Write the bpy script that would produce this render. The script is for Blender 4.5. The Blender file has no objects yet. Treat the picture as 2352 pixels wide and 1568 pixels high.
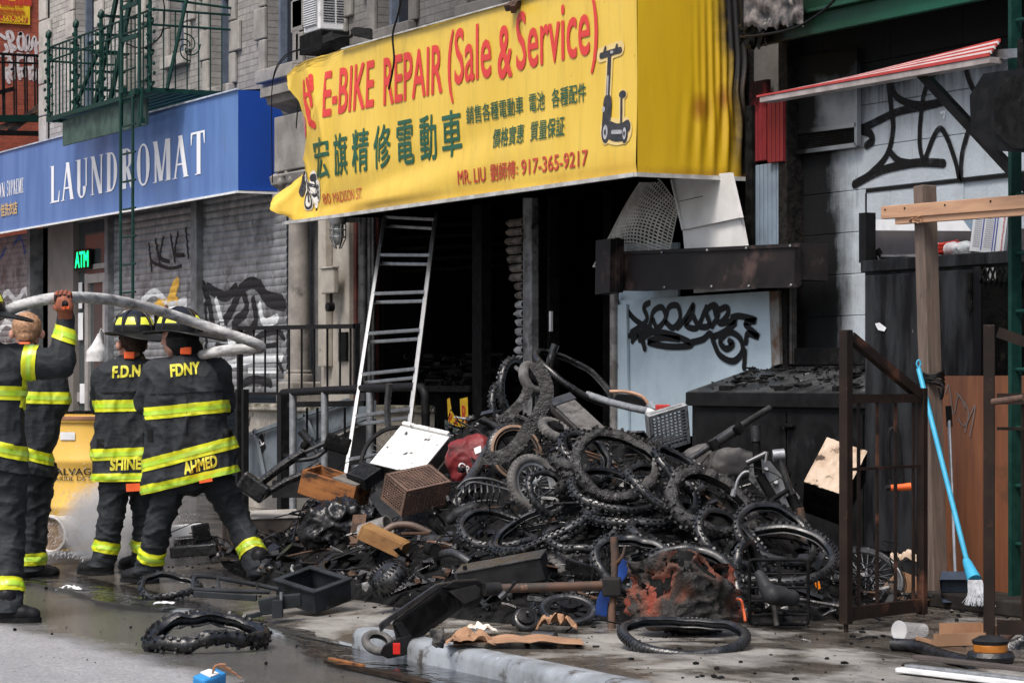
import bpy, bmesh, math, random
from mathutils import Vector, Matrix, noise
from mathutils.bvhtree import BVHTree
sc = bpy.context.scene
COL = sc.collection
rnd = random.Random(7)
# ---- camera, sky, sun, exposure
CH = 1.4                                   # camera height
F = 2600.0                                 # focal length in pixels of a 1024 px wide frame
HZ = 380.0                                 # horizon row in that frame
TH = math.radians(27.6)                    # angle between the view and the house fronts
D = Vector((-math.cos(TH), math.sin(TH), 0)); R = Vector((math.sin(TH), math.cos(TH), 0)); Z = Vector((0, 0, 1))
cam = bpy.data.cameras.new('camera'); camo = bpy.data.objects.new('camera', cam); COL.objects.link(camo)
camo.location = (0, 0, CH); camo.rotation_euler = D.to_track_quat('-Z', 'Y').to_euler()
cam.sensor_width = 36; cam.lens = 36 * F / 1024; cam.shift_y = (HZ - 341) / 1024
cam.clip_start = .5; cam.clip_end = 2000
sc.camera = camo
w = bpy.data.worlds.new('World'); sc.world = w; w.use_nodes = True
SUN_EL, SUN_AZ = math.radians(58), math.radians(150)   # high, from the street side
nt = w.node_tree; bg = nt.nodes['Background']
sky = nt.nodes.new('ShaderNodeTexSky'); sky.sky_type = 'NISHITA'; sky.sun_disc = False
sky.sun_elevation = SUN_EL; sky.sun_rotation = SUN_AZ; sky.air_density = 1.0; sky.dust_density = 5.0; sky.ozone_density = 1.0
nt.links.new(sky.outputs[0], bg.inputs[0]); bg.inputs[1].default_value = .1
sun = bpy.data.lights.new('sun', 'SUN'); sun.energy = 1.5; sun.angle = math.radians(18); sun.color = (1, .97, .93)
suno = bpy.data.objects.new('sun', sun); COL.objects.link(suno); suno.location = (-5, -20, 30)
sd = Vector((math.sin(SUN_AZ) * math.cos(SUN_EL), math.cos(SUN_AZ) * math.cos(SUN_EL), math.sin(SUN_EL)))
suno.rotation_euler = sd.to_track_quat('Z', 'Y').to_euler()
sc.view_settings.view_transform = 'Standard'; sc.view_settings.look = 'None'
sc.view_settings.exposure = .98; sc.view_settings.gamma = 1
sc.cycles.max_bounces = 7; sc.cycles.diffuse_bounces = 3; sc.cycles.glossy_bounces = 3; sc.cycles.transmission_bounces = 4
sc.cycles.transparent_max_bounces = 8; sc.cycles.volume_bounces = 6
# ---- measuring: a row and column of the 2352 px wide view -> a point in the street
K = 2352 / 1024
def ray(px, py): return D + R * ((px / K - 512) / F) + Z * ((HZ - py / K) / F)
def A(px, py, x=None, y=None, z=None, d=None):
    r = ray(px, py)
    if d is not None: s = d
    elif y is not None: s = y / r.y
    elif x is not None: s = x / r.x
    else: s = (z - CH) / r.z
    return Vector((0, 0, CH)) + r * s
def XY(px, y):                               # x of the column px on the plane y
    return A(px, 800, y=y).x
def ZY(px, py, y): return A(px, py, y=y).z
def mpp(d): return d / (F * K)               # metres for one pixel of the 2352 px view at depth d
CF = Matrix((R, D, Z)).transposed().to_4x4() # view-aligned frame: right, away, up
def cf(px, py, d, yaw=0, pitch=0, roll=0):
    return Matrix.Translation(A(px, py, d=d)) @ CF @ Matrix.Rotation(math.radians(-roll), 4, 'Y') @ Matrix.Rotation(math.radians(pitch), 4, 'X') @ Matrix.Rotation(math.radians(yaw), 4, 'Z')
# ---- things and meshes
MW = {}
def thing(name, label, cat, loc=(0, 0, 0), M=None, group=None):
    o = bpy.data.objects.new(name, None); COL.objects.link(o); o.empty_display_size = .1
    m = M if M is not None else Matrix.Translation(Vector(loc))
    o.matrix_world = m; MW[o.name] = m.copy()
    tag(o, label, cat, group); return o
def tag(o, label=None, cat=None, group=None, kind=None):
    if label: o['label'] = label
    if cat: o['category'] = cat
    if group: o['group'] = group
    if kind: o['kind'] = kind
    return o
def link_mesh(name, me, mat, parent=None, local=False, origin=None):
    o = bpy.data.objects.new(name, me); COL.objects.link(o)
    if mat is not None and not me.materials: me.materials.append(mat)
    if parent is not None:
        o.parent = parent; MW[o.name] = MW[parent.name]
        if not local: me.transform(MW[parent.name].inverted())
    else:
        MW[o.name] = Matrix.Identity(4)
        if origin is not None:
            m = origin if isinstance(origin, Matrix) else Matrix.Translation(Vector(origin))
            if not local: me.transform(m.inverted())
            o.matrix_world = m; MW[o.name] = m.copy()
    return o
def copy_tree(o, M, label=None, parent=None):
    c = o.copy(); COL.objects.link(c); c.parent = parent
    if parent is None: c.matrix_world = M; MW[c.name] = M.copy()
    if label: c['label'] = label
    for ch in list(o.children): copy_tree(ch, None, None, c)
    return c
def cat_rom(pts, n=6, closed=False):
    P = [Vector(p) for p in pts]; out = []; m = len(P)
    rng = range(m if closed else m - 1)
    for i in rng:
        g = lambda k: P[k % m] if closed else P[max(0, min(m - 1, k))]
        p0, p1, p2, p3 = g(i - 1), g(i), g(i + 1), g(i + 2)
        for j in range(n):
            t = j / n
            out.append(.5 * ((2 * p1) + (p2 - p0) * t + (2 * p0 - 5 * p1 + 4 * p2 - p3) * t * t + (3 * p1 - p0 - 3 * p2 + p3) * t ** 3))
    if not closed: out.append(P[-1].copy())
    return out
class MB:
    def __init__(s): s.v = []; s.f = []
    def add(s, vs, fs, M=None):
        b = len(s.v)
        s.v += [tuple(M @ Vector(p)) if M is not None else tuple(p) for p in vs]
        s.f += [tuple(i + b for i in f) for f in fs]; return s
    def box(s, c, sz, M=None, taper=1.0):
        x, y, z = sz[0] / 2, sz[1] / 2, sz[2] / 2; vs = []
        for k in (-1, 1):
            t = taper if k > 0 else 1
            for (i, j) in ((-1, -1), (1, -1), (1, 1), (-1, 1)): vs.append((c[0] + i * x * t, c[1] + j * y * t, c[2] + k * z))
        return s.add(vs, [(3, 2, 1, 0), (4, 5, 6, 7), (0, 1, 5, 4), (1, 2, 6, 5), (2, 3, 7, 6), (3, 0, 4, 7)], M)
    def b2(s, x0, x1, y0, y1, z0, z1, M=None):
        return s.box(((x0 + x1) / 2, (y0 + y1) / 2, (z0 + z1) / 2), (abs(x1 - x0), abs(y1 - y0), abs(z1 - z0)), M)
    def bar(s, a, b, w, h=None, up=Z, M=None):
        a, b = Vector(a), Vector(b); h = h or w; t = (b - a).normalized()
        sx = t.cross(Vector(up)); sx = t.cross(Vector((1, 0, 0))) if sx.length < 1e-4 else sx
        sx.normalize(); sy = sx.cross(t)
        vs = [p + sx * (i * w / 2) + sy * (j * h / 2) for p in (a, b) for (i, j) in ((-1, -1), (1, -1), (1, 1), (-1, 1))]
        return s.add(vs, [(3, 2, 1, 0), (4, 5, 6, 7), (0, 1, 5, 4), (1, 2, 6, 5), (2, 3, 7, 6), (3, 0, 4, 7)], M)
    def sweep(s, pts, sec, closed=False, caps=True, up=Z, M=None, flat=None):
        """sec(i, frac) -> list of 2D section points (side, up)"""
        P = [Vector(p) for p in pts]; n = len(P); base = len(s.v); rings = []; sx = None
        for i in range(n):
            t = (P[(i + 1) % n] - P[i - 1]) if closed else (P[min(i + 1, n - 1)] - P[max(i - 1, 0)])
            t = t.normalized() if t.length > 1e-9 else Vector((0, 0, 1))
            if flat is not None: sx = t.cross(Vector(flat)).normalized()
            elif sx is None:
                sx = t.cross(Vector(up)); sx = t.cross(Vector((1, 0, 0))) if sx.length < 1e-3 else sx; sx.normalize()
            else:
                q = sx - t * sx.dot(t); sx = q.normalized() if q.length > 1e-6 else sx
            sy = sx.cross(t)
            rings.append([P[i] + sx * a + sy * b for a, b in sec(i, i / max(1, n - 1))])
        m = len(rings[0]); vs = [p for r in rings for p in r]; fs = []
        for i in range(n if closed else n - 1):
            j = (i + 1) % n
            for k in range(m): l = (k + 1) % m; fs.append((i * m + k, i * m + l, j * m + l, j * m + k))
        if caps and not closed: fs.append(tuple(range(m - 1, -1, -1))); fs.append(tuple((n - 1) * m + k for k in range(m)))
        return s.add(vs, fs, M)
    def tube(s, pts, r, n=8, closed=False, caps=True, M=None):
        cs = [(math.cos(2 * math.pi * k / n), math.sin(2 * math.pi * k / n)) for k in range(n)]
        def sec(i, t):
            q = r[i] if isinstance(r, (list, tuple)) else r
            return [(a * q, b * q) for a, b in cs]
        return s.sweep(pts, sec, closed, caps, M=M)
    def rod(s, a, b, r, n=8, r2=None, M=None): return s.tube([a, b], [r, r if r2 is None else r2], n, M=M)
    def lathe(s, prof, n=24, M=None, caps=True, a0=0, a1=2 * math.pi):
        full = abs(a1 - a0 - 2 * math.pi) < 1e-6; m = n if full else n + 1; vs = []; fs = []
        for r, z in prof:
            for k in range(m):
                a = a0 + (a1 - a0) * k / n; vs.append((r * math.cos(a), r * math.sin(a), z))
        for i in range(len(prof) - 1):
            for k in range(n):
                l = (k + 1) % m; fs.append((i * m + k, i * m + l, (i + 1) * m + l, (i + 1) * m + k))
        if caps and full:
            if prof[0][0] > 1e-5: fs.append(tuple(range(m - 1, -1, -1)))
            if prof[-1][0] > 1e-5: fs.append(tuple((len(prof) - 1) * m + k for k in range(m)))
        return s.add(vs, fs, M)
    def prism(s, poly, o, ax, ay, t):
        """2D polygon in the frame o, ax, ay, thickness t along ax x ay (both ways)"""
        o, ax, ay = Vector(o), Vector(ax).normalized(), Vector(ay).normalized(); n = ax.cross(ay); m = len(poly)
        vs = [o + ax * a + ay * b + n * (t / 2) for a, b in poly] + [o + ax * a + ay * b - n * (t / 2) for a, b in poly]
        fs = [tuple(range(m)), tuple(range(2 * m - 1, m - 1, -1))] + [(k, m + k, m + (k + 1) % m, (k + 1) % m) for k in range(m)]
        return s.add(vs, fs)
    def grid(s, fn, nu, nv):
        vs = [fn(i / nu, j / nv) for j in range(nv + 1) for i in range(nu + 1)]
        return s.add(vs, [(j * (nu + 1) + i, j * (nu + 1) + i + 1, (j + 1) * (nu + 1) + i + 1, (j + 1) * (nu + 1) + i) for j in range(nv) for i in range(nu)])
    def ico(s, c, r, sub=1, M=None, jit=0, seed=0, sq=(1, 1, 1)):
        bm = bmesh.new(); bmesh.ops.create_icosphere(bm, subdivisions=sub, radius=1)
        q = random.Random(seed); vs = []
        for vtx in bm.verts:
            k = r * (1 + (q.random() - .5) * 2 * jit); vs.append((c[0] + vtx.co.x * k * sq[0], c[1] + vtx.co.y * k * sq[1], c[2] + vtx.co.z * k * sq[2]))
        bm.verts.index_update(); fs = [tuple(x.index for x in f.verts) for f in bm.faces]; bm.free()
        return s.add(vs, fs, M)
    def capsule(s, a, ra, b, rb, n=14, k=4):
        a, b = Vector(a), Vector(b); t = (b - a); L = t.length; t.normalize(); pts = []; rs = []
        for i in range(k, 0, -1): q = math.pi / 2 * i / k; pts.append(a - t * (ra * math.sin(q))); rs.append(max(ra * math.cos(q), 1e-4))
        m = max(2, int(L / .05))
        for i in range(m + 1): pts.append(a + t * (L * i / m)); rs.append(ra + (rb - ra) * i / m)
        for i in range(1, k + 1): q = math.pi / 2 * i / k; pts.append(b + t * (rb * math.sin(q))); rs.append(max(rb * math.cos(q), 1e-4))
        return s.tube(pts, rs, n)
    def mesh(s, name='m', smooth=False, ang=35):
        me = bpy.data.meshes.new(name); me.from_pydata(s.v, [], s.f); me.validate(); me.update()
        if smooth:
            me.shade_smooth()
            if ang < 180: me.set_sharp_from_angle(angle=math.radians(ang))
        return me
    def build(s, name, mat, parent=None, smooth=False, bevel=0, local=False, origin=None, ang=35, seg=2):
        o = link_mesh(name, s.mesh(name, smooth, ang), mat, parent, local, origin)
        if bevel:
            b = o.modifiers.new('bevel', 'BEVEL'); b.width = bevel; b.segments = seg; b.limit_method = 'ANGLE'; b.angle_limit = math.radians(40)
        return o
# ---- flat lettering and strokes
_tc = {}
def text2d(txt, bold=0.0, res=3):
    """unit-height text outline as (verts, faces) in a 0..w x 0..1 box"""
    key = txt
    if key in _tc: return _tc[key]
    cu = bpy.data.curves.new('t', 'FONT'); cu.body = txt; cu.size = 1; cu.resolution_u = res; cu.fill_mode = 'BOTH'
    o = bpy.data.objects.new('t', cu); COL.objects.link(o)
    dg = bpy.context.evaluated_depsgraph_get(); me = bpy.data.meshes.new_from_object(o.evaluated_get(dg))
    vs = [tuple(v.co[:2]) for v in me.vertices]; fs = [tuple(p.vertices) for p in me.polygons]
    bpy.data.objects.remove(o); bpy.data.curves.remove(cu); bpy.data.meshes.remove(me)
    x0 = min(v[0] for v in vs); x1 = max(v[0] for v in vs); y0 = min(v[1] for v in vs); y1 = max(v[1] for v in vs)
    out = ([((v[0] - x0) / (x1 - x0), (v[1] - y0) / (y1 - y0)) for v in vs], fs, (x1 - x0) / (y1 - y0))
    _tc[key] = out; return out
def flat_mesh(polys, fn, cut=None, up=Vector((0, -1, 0)), lay=.0003):
    """polys: list of (verts2d, faces); fn maps 2D -> 3D; cut: longest edge allowed before splitting"""
    bm = bmesh.new()
    for pl in polys:
        vs, fs = pl[:2]; L = pl[2] if len(pl) > 2 else [0] * len(vs)
        bv = [bm.verts.new((x, y, k * lay)) for (x, y), k in zip(vs, L)]
        for f in fs:
            try: bm.faces.new([bv[i] for i in f])
            except ValueError: pass
    if cut:
        bmesh.ops.triangulate(bm, faces=bm.faces)
        for _ in range(4):
            e = [e for e in bm.edges if e.calc_length() > cut]
            if not e: break
            bmesh.ops.subdivide_edges(bm, edges=e, cuts=1); bmesh.ops.triangulate(bm, faces=bm.faces)
    for v in bm.verts: v.co = fn(v.co.x, v.co.y) + up * v.co.z
    me = bpy.data.meshes.new('print'); bm.to_mesh(me); bm.free(); return me
def text_box(txt, x0, x1, y0, y1, bold=0):
    """lettering filling a box; bold: stroke thickening as a share of the height (copies laid 0.3 mm apart)"""
    vs, fs, asp = text2d(txt); e = bold * (y1 - y0); sx = (x1 - x0) / ((y1 - y0) * asp); ex = e * sx; V = []; Fc = []; L = []
    for k, (ox, oy) in enumerate(((0, 0), (-1, -1), (1, -1), (-1, 1), (1, 1)) if bold else ((0, 0),)):
        n = len(V); V += [(x0 + ex + (x1 - x0 - 2 * ex) * a + ox * ex, y0 + e + (y1 - y0 - 2 * e) * b + oy * e) for a, b in vs]; L += [k] * len(vs); Fc += [tuple(i + n for i in f) for f in fs]
    return (V, Fc, L)
def stroke2d(pts, wd, n=6, closed=False, taper=0):
    """a painted line of width wd through 2D points, rounded ends"""
    P = cat_rom([(p[0], p[1], 0) for p in pts], n, closed) if n else [Vector((p[0], p[1], 0)) for p in pts]
    L = []; m = len(P); vs = []; fs = []
    for i in range(m):
        t = (P[(i + 1) % m] - P[i - 1]) if closed else (P[min(i + 1, m - 1)] - P[max(i - 1, 0)])
        t = t.normalized() if t.length > 1e-9 else Vector((1, 0, 0)); nn = Vector((-t.y, t.x, 0))
        q = wd / 2 * (1 - taper * abs(2 * i / (m - 1) - 1) ** 2 if m > 1 else 1)
        vs += [tuple((P[i] + nn * q)[:2]), tuple((P[i] - nn * q)[:2])]
    for i in range(m if closed else m - 1):
        j = (i + 1) % m; fs.append((2 * i, 2 * i + 1, 2 * j + 1, 2 * j))
    if not closed:
        for e, sg in ((0, -1), (m - 1, 1)):
            t = (P[1] - P[0]).normalized() if e == 0 else (P[-1] - P[-2]).normalized(); a0 = math.atan2(t.y, t.x) + (math.pi if e == 0 else 0)
            b = len(vs); q = wd / 2 * (1 - taper); vs.append(tuple(P[e][:2]))
            vs += [(P[e].x + q * math.cos(a0 - math.pi / 2 + math.pi * k / 6), P[e].y + q * math.sin(a0 - math.pi / 2 + math.pi * k / 6)) for k in range(7)]
            fs += [(b, b + 1 + k, b + 2 + k) for k in range(6)]
    return (vs, fs)
def disc2d(x, y, r, n=16, ry=None):
    return ([(x + r * math.cos(2 * math.pi * k / n), y + (ry or r) * math.sin(2 * math.pi * k / n)) for k in range(n)], [tuple(range(n))])
def ring2d(x, y, r0, r1, n=24, sy=1.0):
    vs = []
    for k in range(n):
        a = 2 * math.pi * k / n
        vs += [(x + r0 * math.cos(a), y + sy * r0 * math.sin(a)), (x + r1 * math.cos(a), y + sy * r1 * math.sin(a))]
    return (vs, [(2 * k, 2 * k + 1, 2 * ((k + 1) % n) + 1, 2 * ((k + 1) % n)) for k in range(n)])
def poly2d(p): return ([tuple(q) for q in p], [tuple(range(len(p)))])
# ---- materials
def lin(c):
    if isinstance(c, (int, float)): c = (c, c, c)
    return (c[0], c[1], c[2], 1)
class NT:
    def __init__(s, name):
        s.m = bpy.data.materials.new(name); s.m.use_nodes = True; s.t = s.m.node_tree; s.b = s.t.nodes['Principled BSDF']
    def n(s, typ, **kw):
        o = s.t.nodes.new('ShaderNode' + typ)
        for k, v in kw.items():
            if k.startswith('i_'):
                key = k[2:]; key = int(key) if key.isdigit() else key.replace('_', ' ')
                o.inputs[key].default_value = v
            else: setattr(o, k, v)
        return o
    def l(s, a, b): s.t.links.new(a, b)
    def coord(s, kind='Object'):
        if kind == 'Position': return s.n('NewGeometry').outputs['Position']
        return s.n('TexCoord').outputs[kind]
    def noise(s, vec, scale, detail=5, rough=.6, out=0, dist=0):
        k = s.n('TexNoise', i_Scale=scale, i_Detail=detail, i_Roughness=rough, i_Distortion=dist); s.l(vec, k.inputs['Vector']); return k.outputs[out]
    def ramp(s, fac, stops):
        r = s.n('ValToRGB'); e = r.color_ramp.elements
        while len(e) < len(stops): e.new(.5)
        for k, (p, c) in zip(e, stops): k.position = p; k.color = lin(c)
        s.l(fac, r.inputs[0]); return r.outputs[0]
    def rng(s, fac, a, b, c=0, d=1):
        r = s.n('MapRange', i_1=a, i_2=b, i_3=c, i_4=d); r.clamp = True; s.l(fac, r.inputs[0]); return r.outputs[0]
    def math(s, op, a, b=None):
        r = s.n('Math', operation=op)
        for i, q in enumerate((a, b)):
            if q is None: continue
            if isinstance(q, (int, float)): r.inputs[i].default_value = q
            else: s.l(q, r.inputs[i])
        return r.outputs[0]
    def mix(s, fac, a, b, blend='MIX'):
        r = s.n('Mix', data_type='RGBA', blend_type=blend)
        for i, q in ((0, fac), (6, a), (7, b)):
            if isinstance(q, (int, float)): r.inputs[i].default_value = q if i == 0 else lin(q)
            elif isinstance(q, tuple): r.inputs[i].default_value = lin(q)
            else: s.l(q, r.inputs[i])
        return r.outputs[2]
    def bump(s, h, strength=.3, dist=.01, prev=None):
        b = s.n('Bump', i_Strength=strength, i_Distance=dist); s.l(h, b.inputs['Height'])
        if prev is not None: s.l(prev, b.inputs['Normal'])
        return b.outputs[0]
    def sep(s, v):
        r = s.n('SeparateXYZ'); s.l(v, r.inputs[0]); return r.outputs
    def comb(s, x, y, z=0):
        r = s.n('CombineXYZ')
        for i, q in enumerate((x, y, z)):
            if isinstance(q, (int, float)): r.inputs[i].default_value = q
            else: s.l(q, r.inputs[i])
        return r.outputs[0]
    def scale(s, v, k):
        r = s.n('VectorMath', operation='MULTIPLY'); s.l(v, r.inputs[0]); r.inputs[1].default_value = k; return r.outputs[0]
    def set(s, **kw):
        for k, v in kw.items():
            i = s.b.inputs[k.replace('_', ' ')]
            if isinstance(v, (int, float)): i.default_value = v
            elif isinstance(v, tuple): i.default_value = lin(v) if len(i.default_value) == 4 else v
            else: s.l(v, i)
        return s
_mc = {}
def mat(name, c1, c2=None, sc_=6, lo=.42, hi=.58, rough=.6, rough2=None, metal=0, bump=0, bsc=60, spots=None, spots2=None, coat=0, coord='Object', stretch=None, rvar=0, spec=.35, bd=.004):
    """general worn surface: two colours mixed by noise, optional stains, grain relief"""
    if name in _mc: return _mc[name]
    if max(c1 if not isinstance(c1, (int, float)) else (c1,)) < .07 and spec < .5: spec *= .4; c1 = tuple(q * .65 for q in c1); c2 = tuple(q * .65 for q in c2) if c2 else c2
    t = NT(name); v = t.coord(coord)
    if stretch: v = t.scale(v, stretch)
    fac = t.rng(t.noise(v, sc_, 8), lo, hi); col = t.mix(fac, c1, c2 if c2 is not None else tuple(q * .8 for q in (c1 if not isinstance(c1, (int, float)) else (c1,) * 3)))
    rg = t.rng(fac, 0, 1, rough, rough2 if rough2 is not None else min(1, rough + .12))
    for sp in (spots, spots2):
        if sp:
            c, s_, a, b = sp[:4]; f2 = t.rng(t.noise(v, s_, 9, .65), a, b); col = t.mix(f2, col, c)
            if len(sp) > 4: rg = t.math('ADD', rg, t.math('MULTIPLY', f2, sp[4]))
    if rvar:
        oi = t.n('ObjectInfo').outputs['Random']; col = t.mix(1.0, col, t.ramp(oi, [(0, 1 - rvar), (1, 1 + 0)]), 'MULTIPLY')
    t.set(Base_Color=col, Roughness=rg, Metallic=metal, Coat_Weight=coat); t.b.inputs['Specular IOR Level'].default_value = spec
    if bump: t.set(Normal=t.bump(t.noise(v, bsc, 6, .65), bump, bd))
    _mc[name] = t.m; return t.m
# ---- shared materials
char = mat('charred', (.008, .008, .008), (.02, .02, .02), 14, rough=.55, rough2=.9, bump=.5, bsc=45, spots=((.07, .07, .07), 26, .64, .74), spec=.15)
charwet = mat('wet_char', (.0035, .0035, .004), (.011, .011, .012), 18, rough=.14, rough2=.42, bump=.9, bsc=55, spec=.6, spots=((.12, .12, .125), 38, .68, .75, .3))
rubber = mat('rubber', (.007, .0075, .008), (.02, .021, .023), 9, rough=.24, rough2=.45, spec=.6, bump=.4, bsc=70, spots=((.1, .105, .11), 24, .6, .72, .3))
rubber_grey = mat('dusty_rubber', (.075, .072, .07), (.14, .135, .13), 10, rough=.6, bump=.25, bsc=80, spots=((.02, .02, .02), 14, .58, .68))
black_paint = mat('black_paint', (.01, .01, .011), (.018, .018, .019), 12, rough=.35, rough2=.55, spec=.25, bump=.15, bsc=50, spots=((.09, .09, .09), 60, .68, .74))
dark_steel = mat('dark_steel', (.05, .052, .055), (.09, .09, .092), 10, rough=.26, spec=.6, metal=.6, bump=.12, bsc=60, spots=((.02, .018, .016), 20, .58, .68))
galv = mat('galvanised', (.22, .235, .25), (.3, .31, .32), 20, rough=.42, metal=.55, bump=.1, bsc=60, spots=((.1, .09, .08), 18, .6, .7))
alu = mat('aluminium', (.36, .37, .38), (.26, .27, .28), 12, rough=.32, metal=.85, bump=.06, bsc=120)
rust = mat('rusty_pipe', (.11, .06, .04), (.06, .045, .038), 12, rough=.7, bump=.4, bsc=70, spots=((.02, .02, .02), 10, .55, .65))
stone = mat('limestone', (.27, .25, .225), (.19, .175, .16), 4, rough=.85, bump=.4, bsc=40, spots=((.06, .055, .05), 3, .56, .7))
beige = mat('beige_paint', (.36, .33, .285), (.29, .265, .23), 6, rough=.75, bump=.45, bsc=26, spots=((.10, .095, .085), 5, .64, .72), bd=.01)
green_iron = mat('green_iron', (.009, .045, .036), (.014, .062, .05), 16, rough=.4, bump=.3, bsc=60, spots=((.12, .2, .18), 40, .68, .76))
white_paint = mat('white_paint', (.72, .73, .74), (.6, .61, .62), 8, rough=.5, bump=.1, bsc=40, spots=((.2, .19, .18), 9, .66, .76))
t = NT('asphalt'); v = t.coord('Position')
g = t.noise(v, 48, 6, .85); big = t.noise(v, 1.3, 6, .6)
c = t.mix(t.rng(g, .38, .62), (.16, .162, .168), (.48, .48, .485)); c = t.mix(t.rng(big, .4, .7, 0, .5), c, (.17, .17, .175))
fl = t.rng(t.noise(v, 30, 4, .7), .62, .66, 0, .6); c = t.mix(fl, c, (.5, .5, .5))
c = t.mix(t.rng(t.noise(v, 13, 9, .9), .36, .64, 0, .6), c, (.1, .1, .104)); c = t.mix(t.rng(t.noise(v, 9, 9, .9), .58, .72, 0, .5), c, (.5, .5, .505)); dk = t.rng(t.noise(v, 21, 5, .7), .63, .67, 0, .7); c = t.mix(dk, c, (.02, .02, .02))
p = t.sep(v); edge = t.math('ADD', p[1], t.math('MULTIPLY', t.noise(v, 1.1, 5, .6), .9)); wet = t.rng(edge, 4.75, 5.0)
c = t.mix(wet, c, t.mix(1.0, c, (.34, .33, .31), 'MULTIPLY'))
t.set(Base_Color=c, Roughness=t.rng(wet, 0, 1, .85, .16), Normal=t.bump(g, .5, .006)); asphalt = t.m
t = NT('pavement_concrete'); v = t.coord('Position')
g = t.noise(v, 90, 5, .7); big = t.noise(v, 1.7, 7, .65)
c = t.mix(t.rng(big, .35, .65), (.27, .258, .235), (.15, .143, .13)); c = t.mix(t.rng(g, .4, .7, 0, .5), c, (.34, .325, .3)); c = t.mix(t.rng(t.noise(v, 11, 9, .9), .45, .7, 0, .5), c, (.12, .115, .105))
soot = t.rng(t.noise(t.scale(v, (1, 2.2, 1)), 2.6, 9, .72), .47, .63)
p = t.sep(v); near = t.rng(t.math('ADD', p[1], t.math('MULTIPLY', t.noise(v, .9, 4), 2.0)), 6.4, 8.6, .35, 1.0); soot = t.math('MULTIPLY', soot, near)
c = t.mix(soot, c, (.03, .028, .026)); dots = t.rng(t.noise(v, 34, 4, .6), .66, .70); c = t.mix(dots, c, (.022, .022, .022))
wetx = t.rng(t.math('ADD', p[0], t.math('MULTIPLY', t.noise(v, .8, 5), 3.0)), -12.2, -13.2)
wetp = t.rng(t.noise(v, 1.4, 5, .6), .42, .52); wet = t.math('MAXIMUM', wetx, wetp)
c = t.mix(wet, c, t.mix(1.0, c, (.42, .39, .36), 'MULTIPLY'))
t.set(Base_Color=c, Roughness=t.rng(wet, 0, 1, .8, .16), Normal=t.bump(g, .35, .004)); concrete = t.m
t = NT('street_water'); v = t.coord('Position')
n1 = t.noise(t.scale(v, (1.0, 1.6, 1)), 5.5, 3, .55); n2 = t.noise(v, 22, 2, .5)
tr = t.n('BsdfTransparent'); tr.inputs[0].default_value = (.5, .49, .46, 1); gl = t.n('BsdfGlossy'); gl.inputs['Roughness'].default_value = .05; gl.inputs[0].default_value = (.95, .96, 1, 1)
fr = t.n('Fresnel', i_IOR=1.33); nb = t.bump(t.math('ADD', n1, t.math('MULTIPLY', n2, .25)), .5, .03); t.l(nb, fr.inputs['Normal']); t.l(nb, gl.inputs['Normal'])
mx = t.n('MixShader'); t.l(fr.outputs[0], mx.inputs[0]); t.l(tr.outputs[0], mx.inputs[1]); t.l(gl.outputs[0], mx.inputs[2]); t.l(mx.outputs[0], t.t.nodes['Material Output'].inputs[0]); water = t.m
def brick_mat(name, ax, c1, c2, mortar, soot=None, bw=.21, rh=.072):
    t = NT(name); v = t.coord('Position'); p = t.sep(v); q = t.comb(p[ax], p[2], 0)
    b = t.n('TexBrick', i_Scale=1.0, i_Mortar_Size=.006, i_Mortar_Smooth=.3, i_Bias=0.0, i_Brick_Width=bw, i_Row_Height=rh)
    b.inputs['Color1'].default_value = lin(c1); b.inputs['Color2'].default_value = lin(c2); b.inputs['Mortar'].default_value = lin(mortar); t.l(q, b.inputs['Vector'])
    c = t.mix(t.rng(t.noise(v, 2.2, 8, .7), .4, .7, 0, .75), b.outputs[0], tuple(k * .5 for k in c2))
    c = t.mix(t.rng(t.noise(v, 14, 6, .7), .45, .75, 0, .5), c, tuple(k * 1.15 for k in c1))
    if soot:
        s_ = t.rng(t.math('ADD', p[0], t.math('MULTIPLY', t.noise(v, 1.2, 7, .65), 7)), soot[0], soot[1]); c = t.mix(t.math('MULTIPLY', s_, .82), c, (.03, .028, .028))
    h = t.math('ADD', t.math('MULTIPLY', b.outputs['Fac'], -1.0), t.math('MULTIPLY', t.noise(v, 50, 5), .35))
    t.set(Base_Color=c, Roughness=.85, Normal=t.bump(h, .6, .012)); return t.m
pale_brick = brick_mat('pale_brick', 0, (.40, .385, .36), (.30, .285, .265), (.16, .15, .14), soot=(-25.5, -17.5))
red_brick = brick_mat('red_brick', 1, (.36, .085, .045), (.27, .06, .033), (.24, .06, .04))
t = NT('sooted_stone'); v = t.coord('Position'); p = t.sep(v)
c = t.mix(t.rng(t.noise(v, 3.5, 8, .7), .38, .66), (.44, .42, .385), (.25, .235, .215))
s_ = t.rng(t.math('ADD', p[0], t.math('MULTIPLY', t.noise(v, 1.3, 7, .65), 7)), -25.5, -17.5); c = t.mix(t.math('MULTIPLY', s_, .82), c, (.04, .036, .035))
t.set(Base_Color=c, Roughness=.9, Normal=t.bump(t.noise(v, 30, 7, .7), .5, .012)); sstone = t.m
dark_glass = NT('dark_glass').set(Base_Color=(.012, .014, .018), Roughness=.06).m
door_glass = NT('door_glass').set(Base_Color=(.05, .06, .062), Roughness=.06).m
blue_frame = mat('blue_grey_frame', (.12, .15, .2), (.09, .11, .15), 10, rough=.5)
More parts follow.
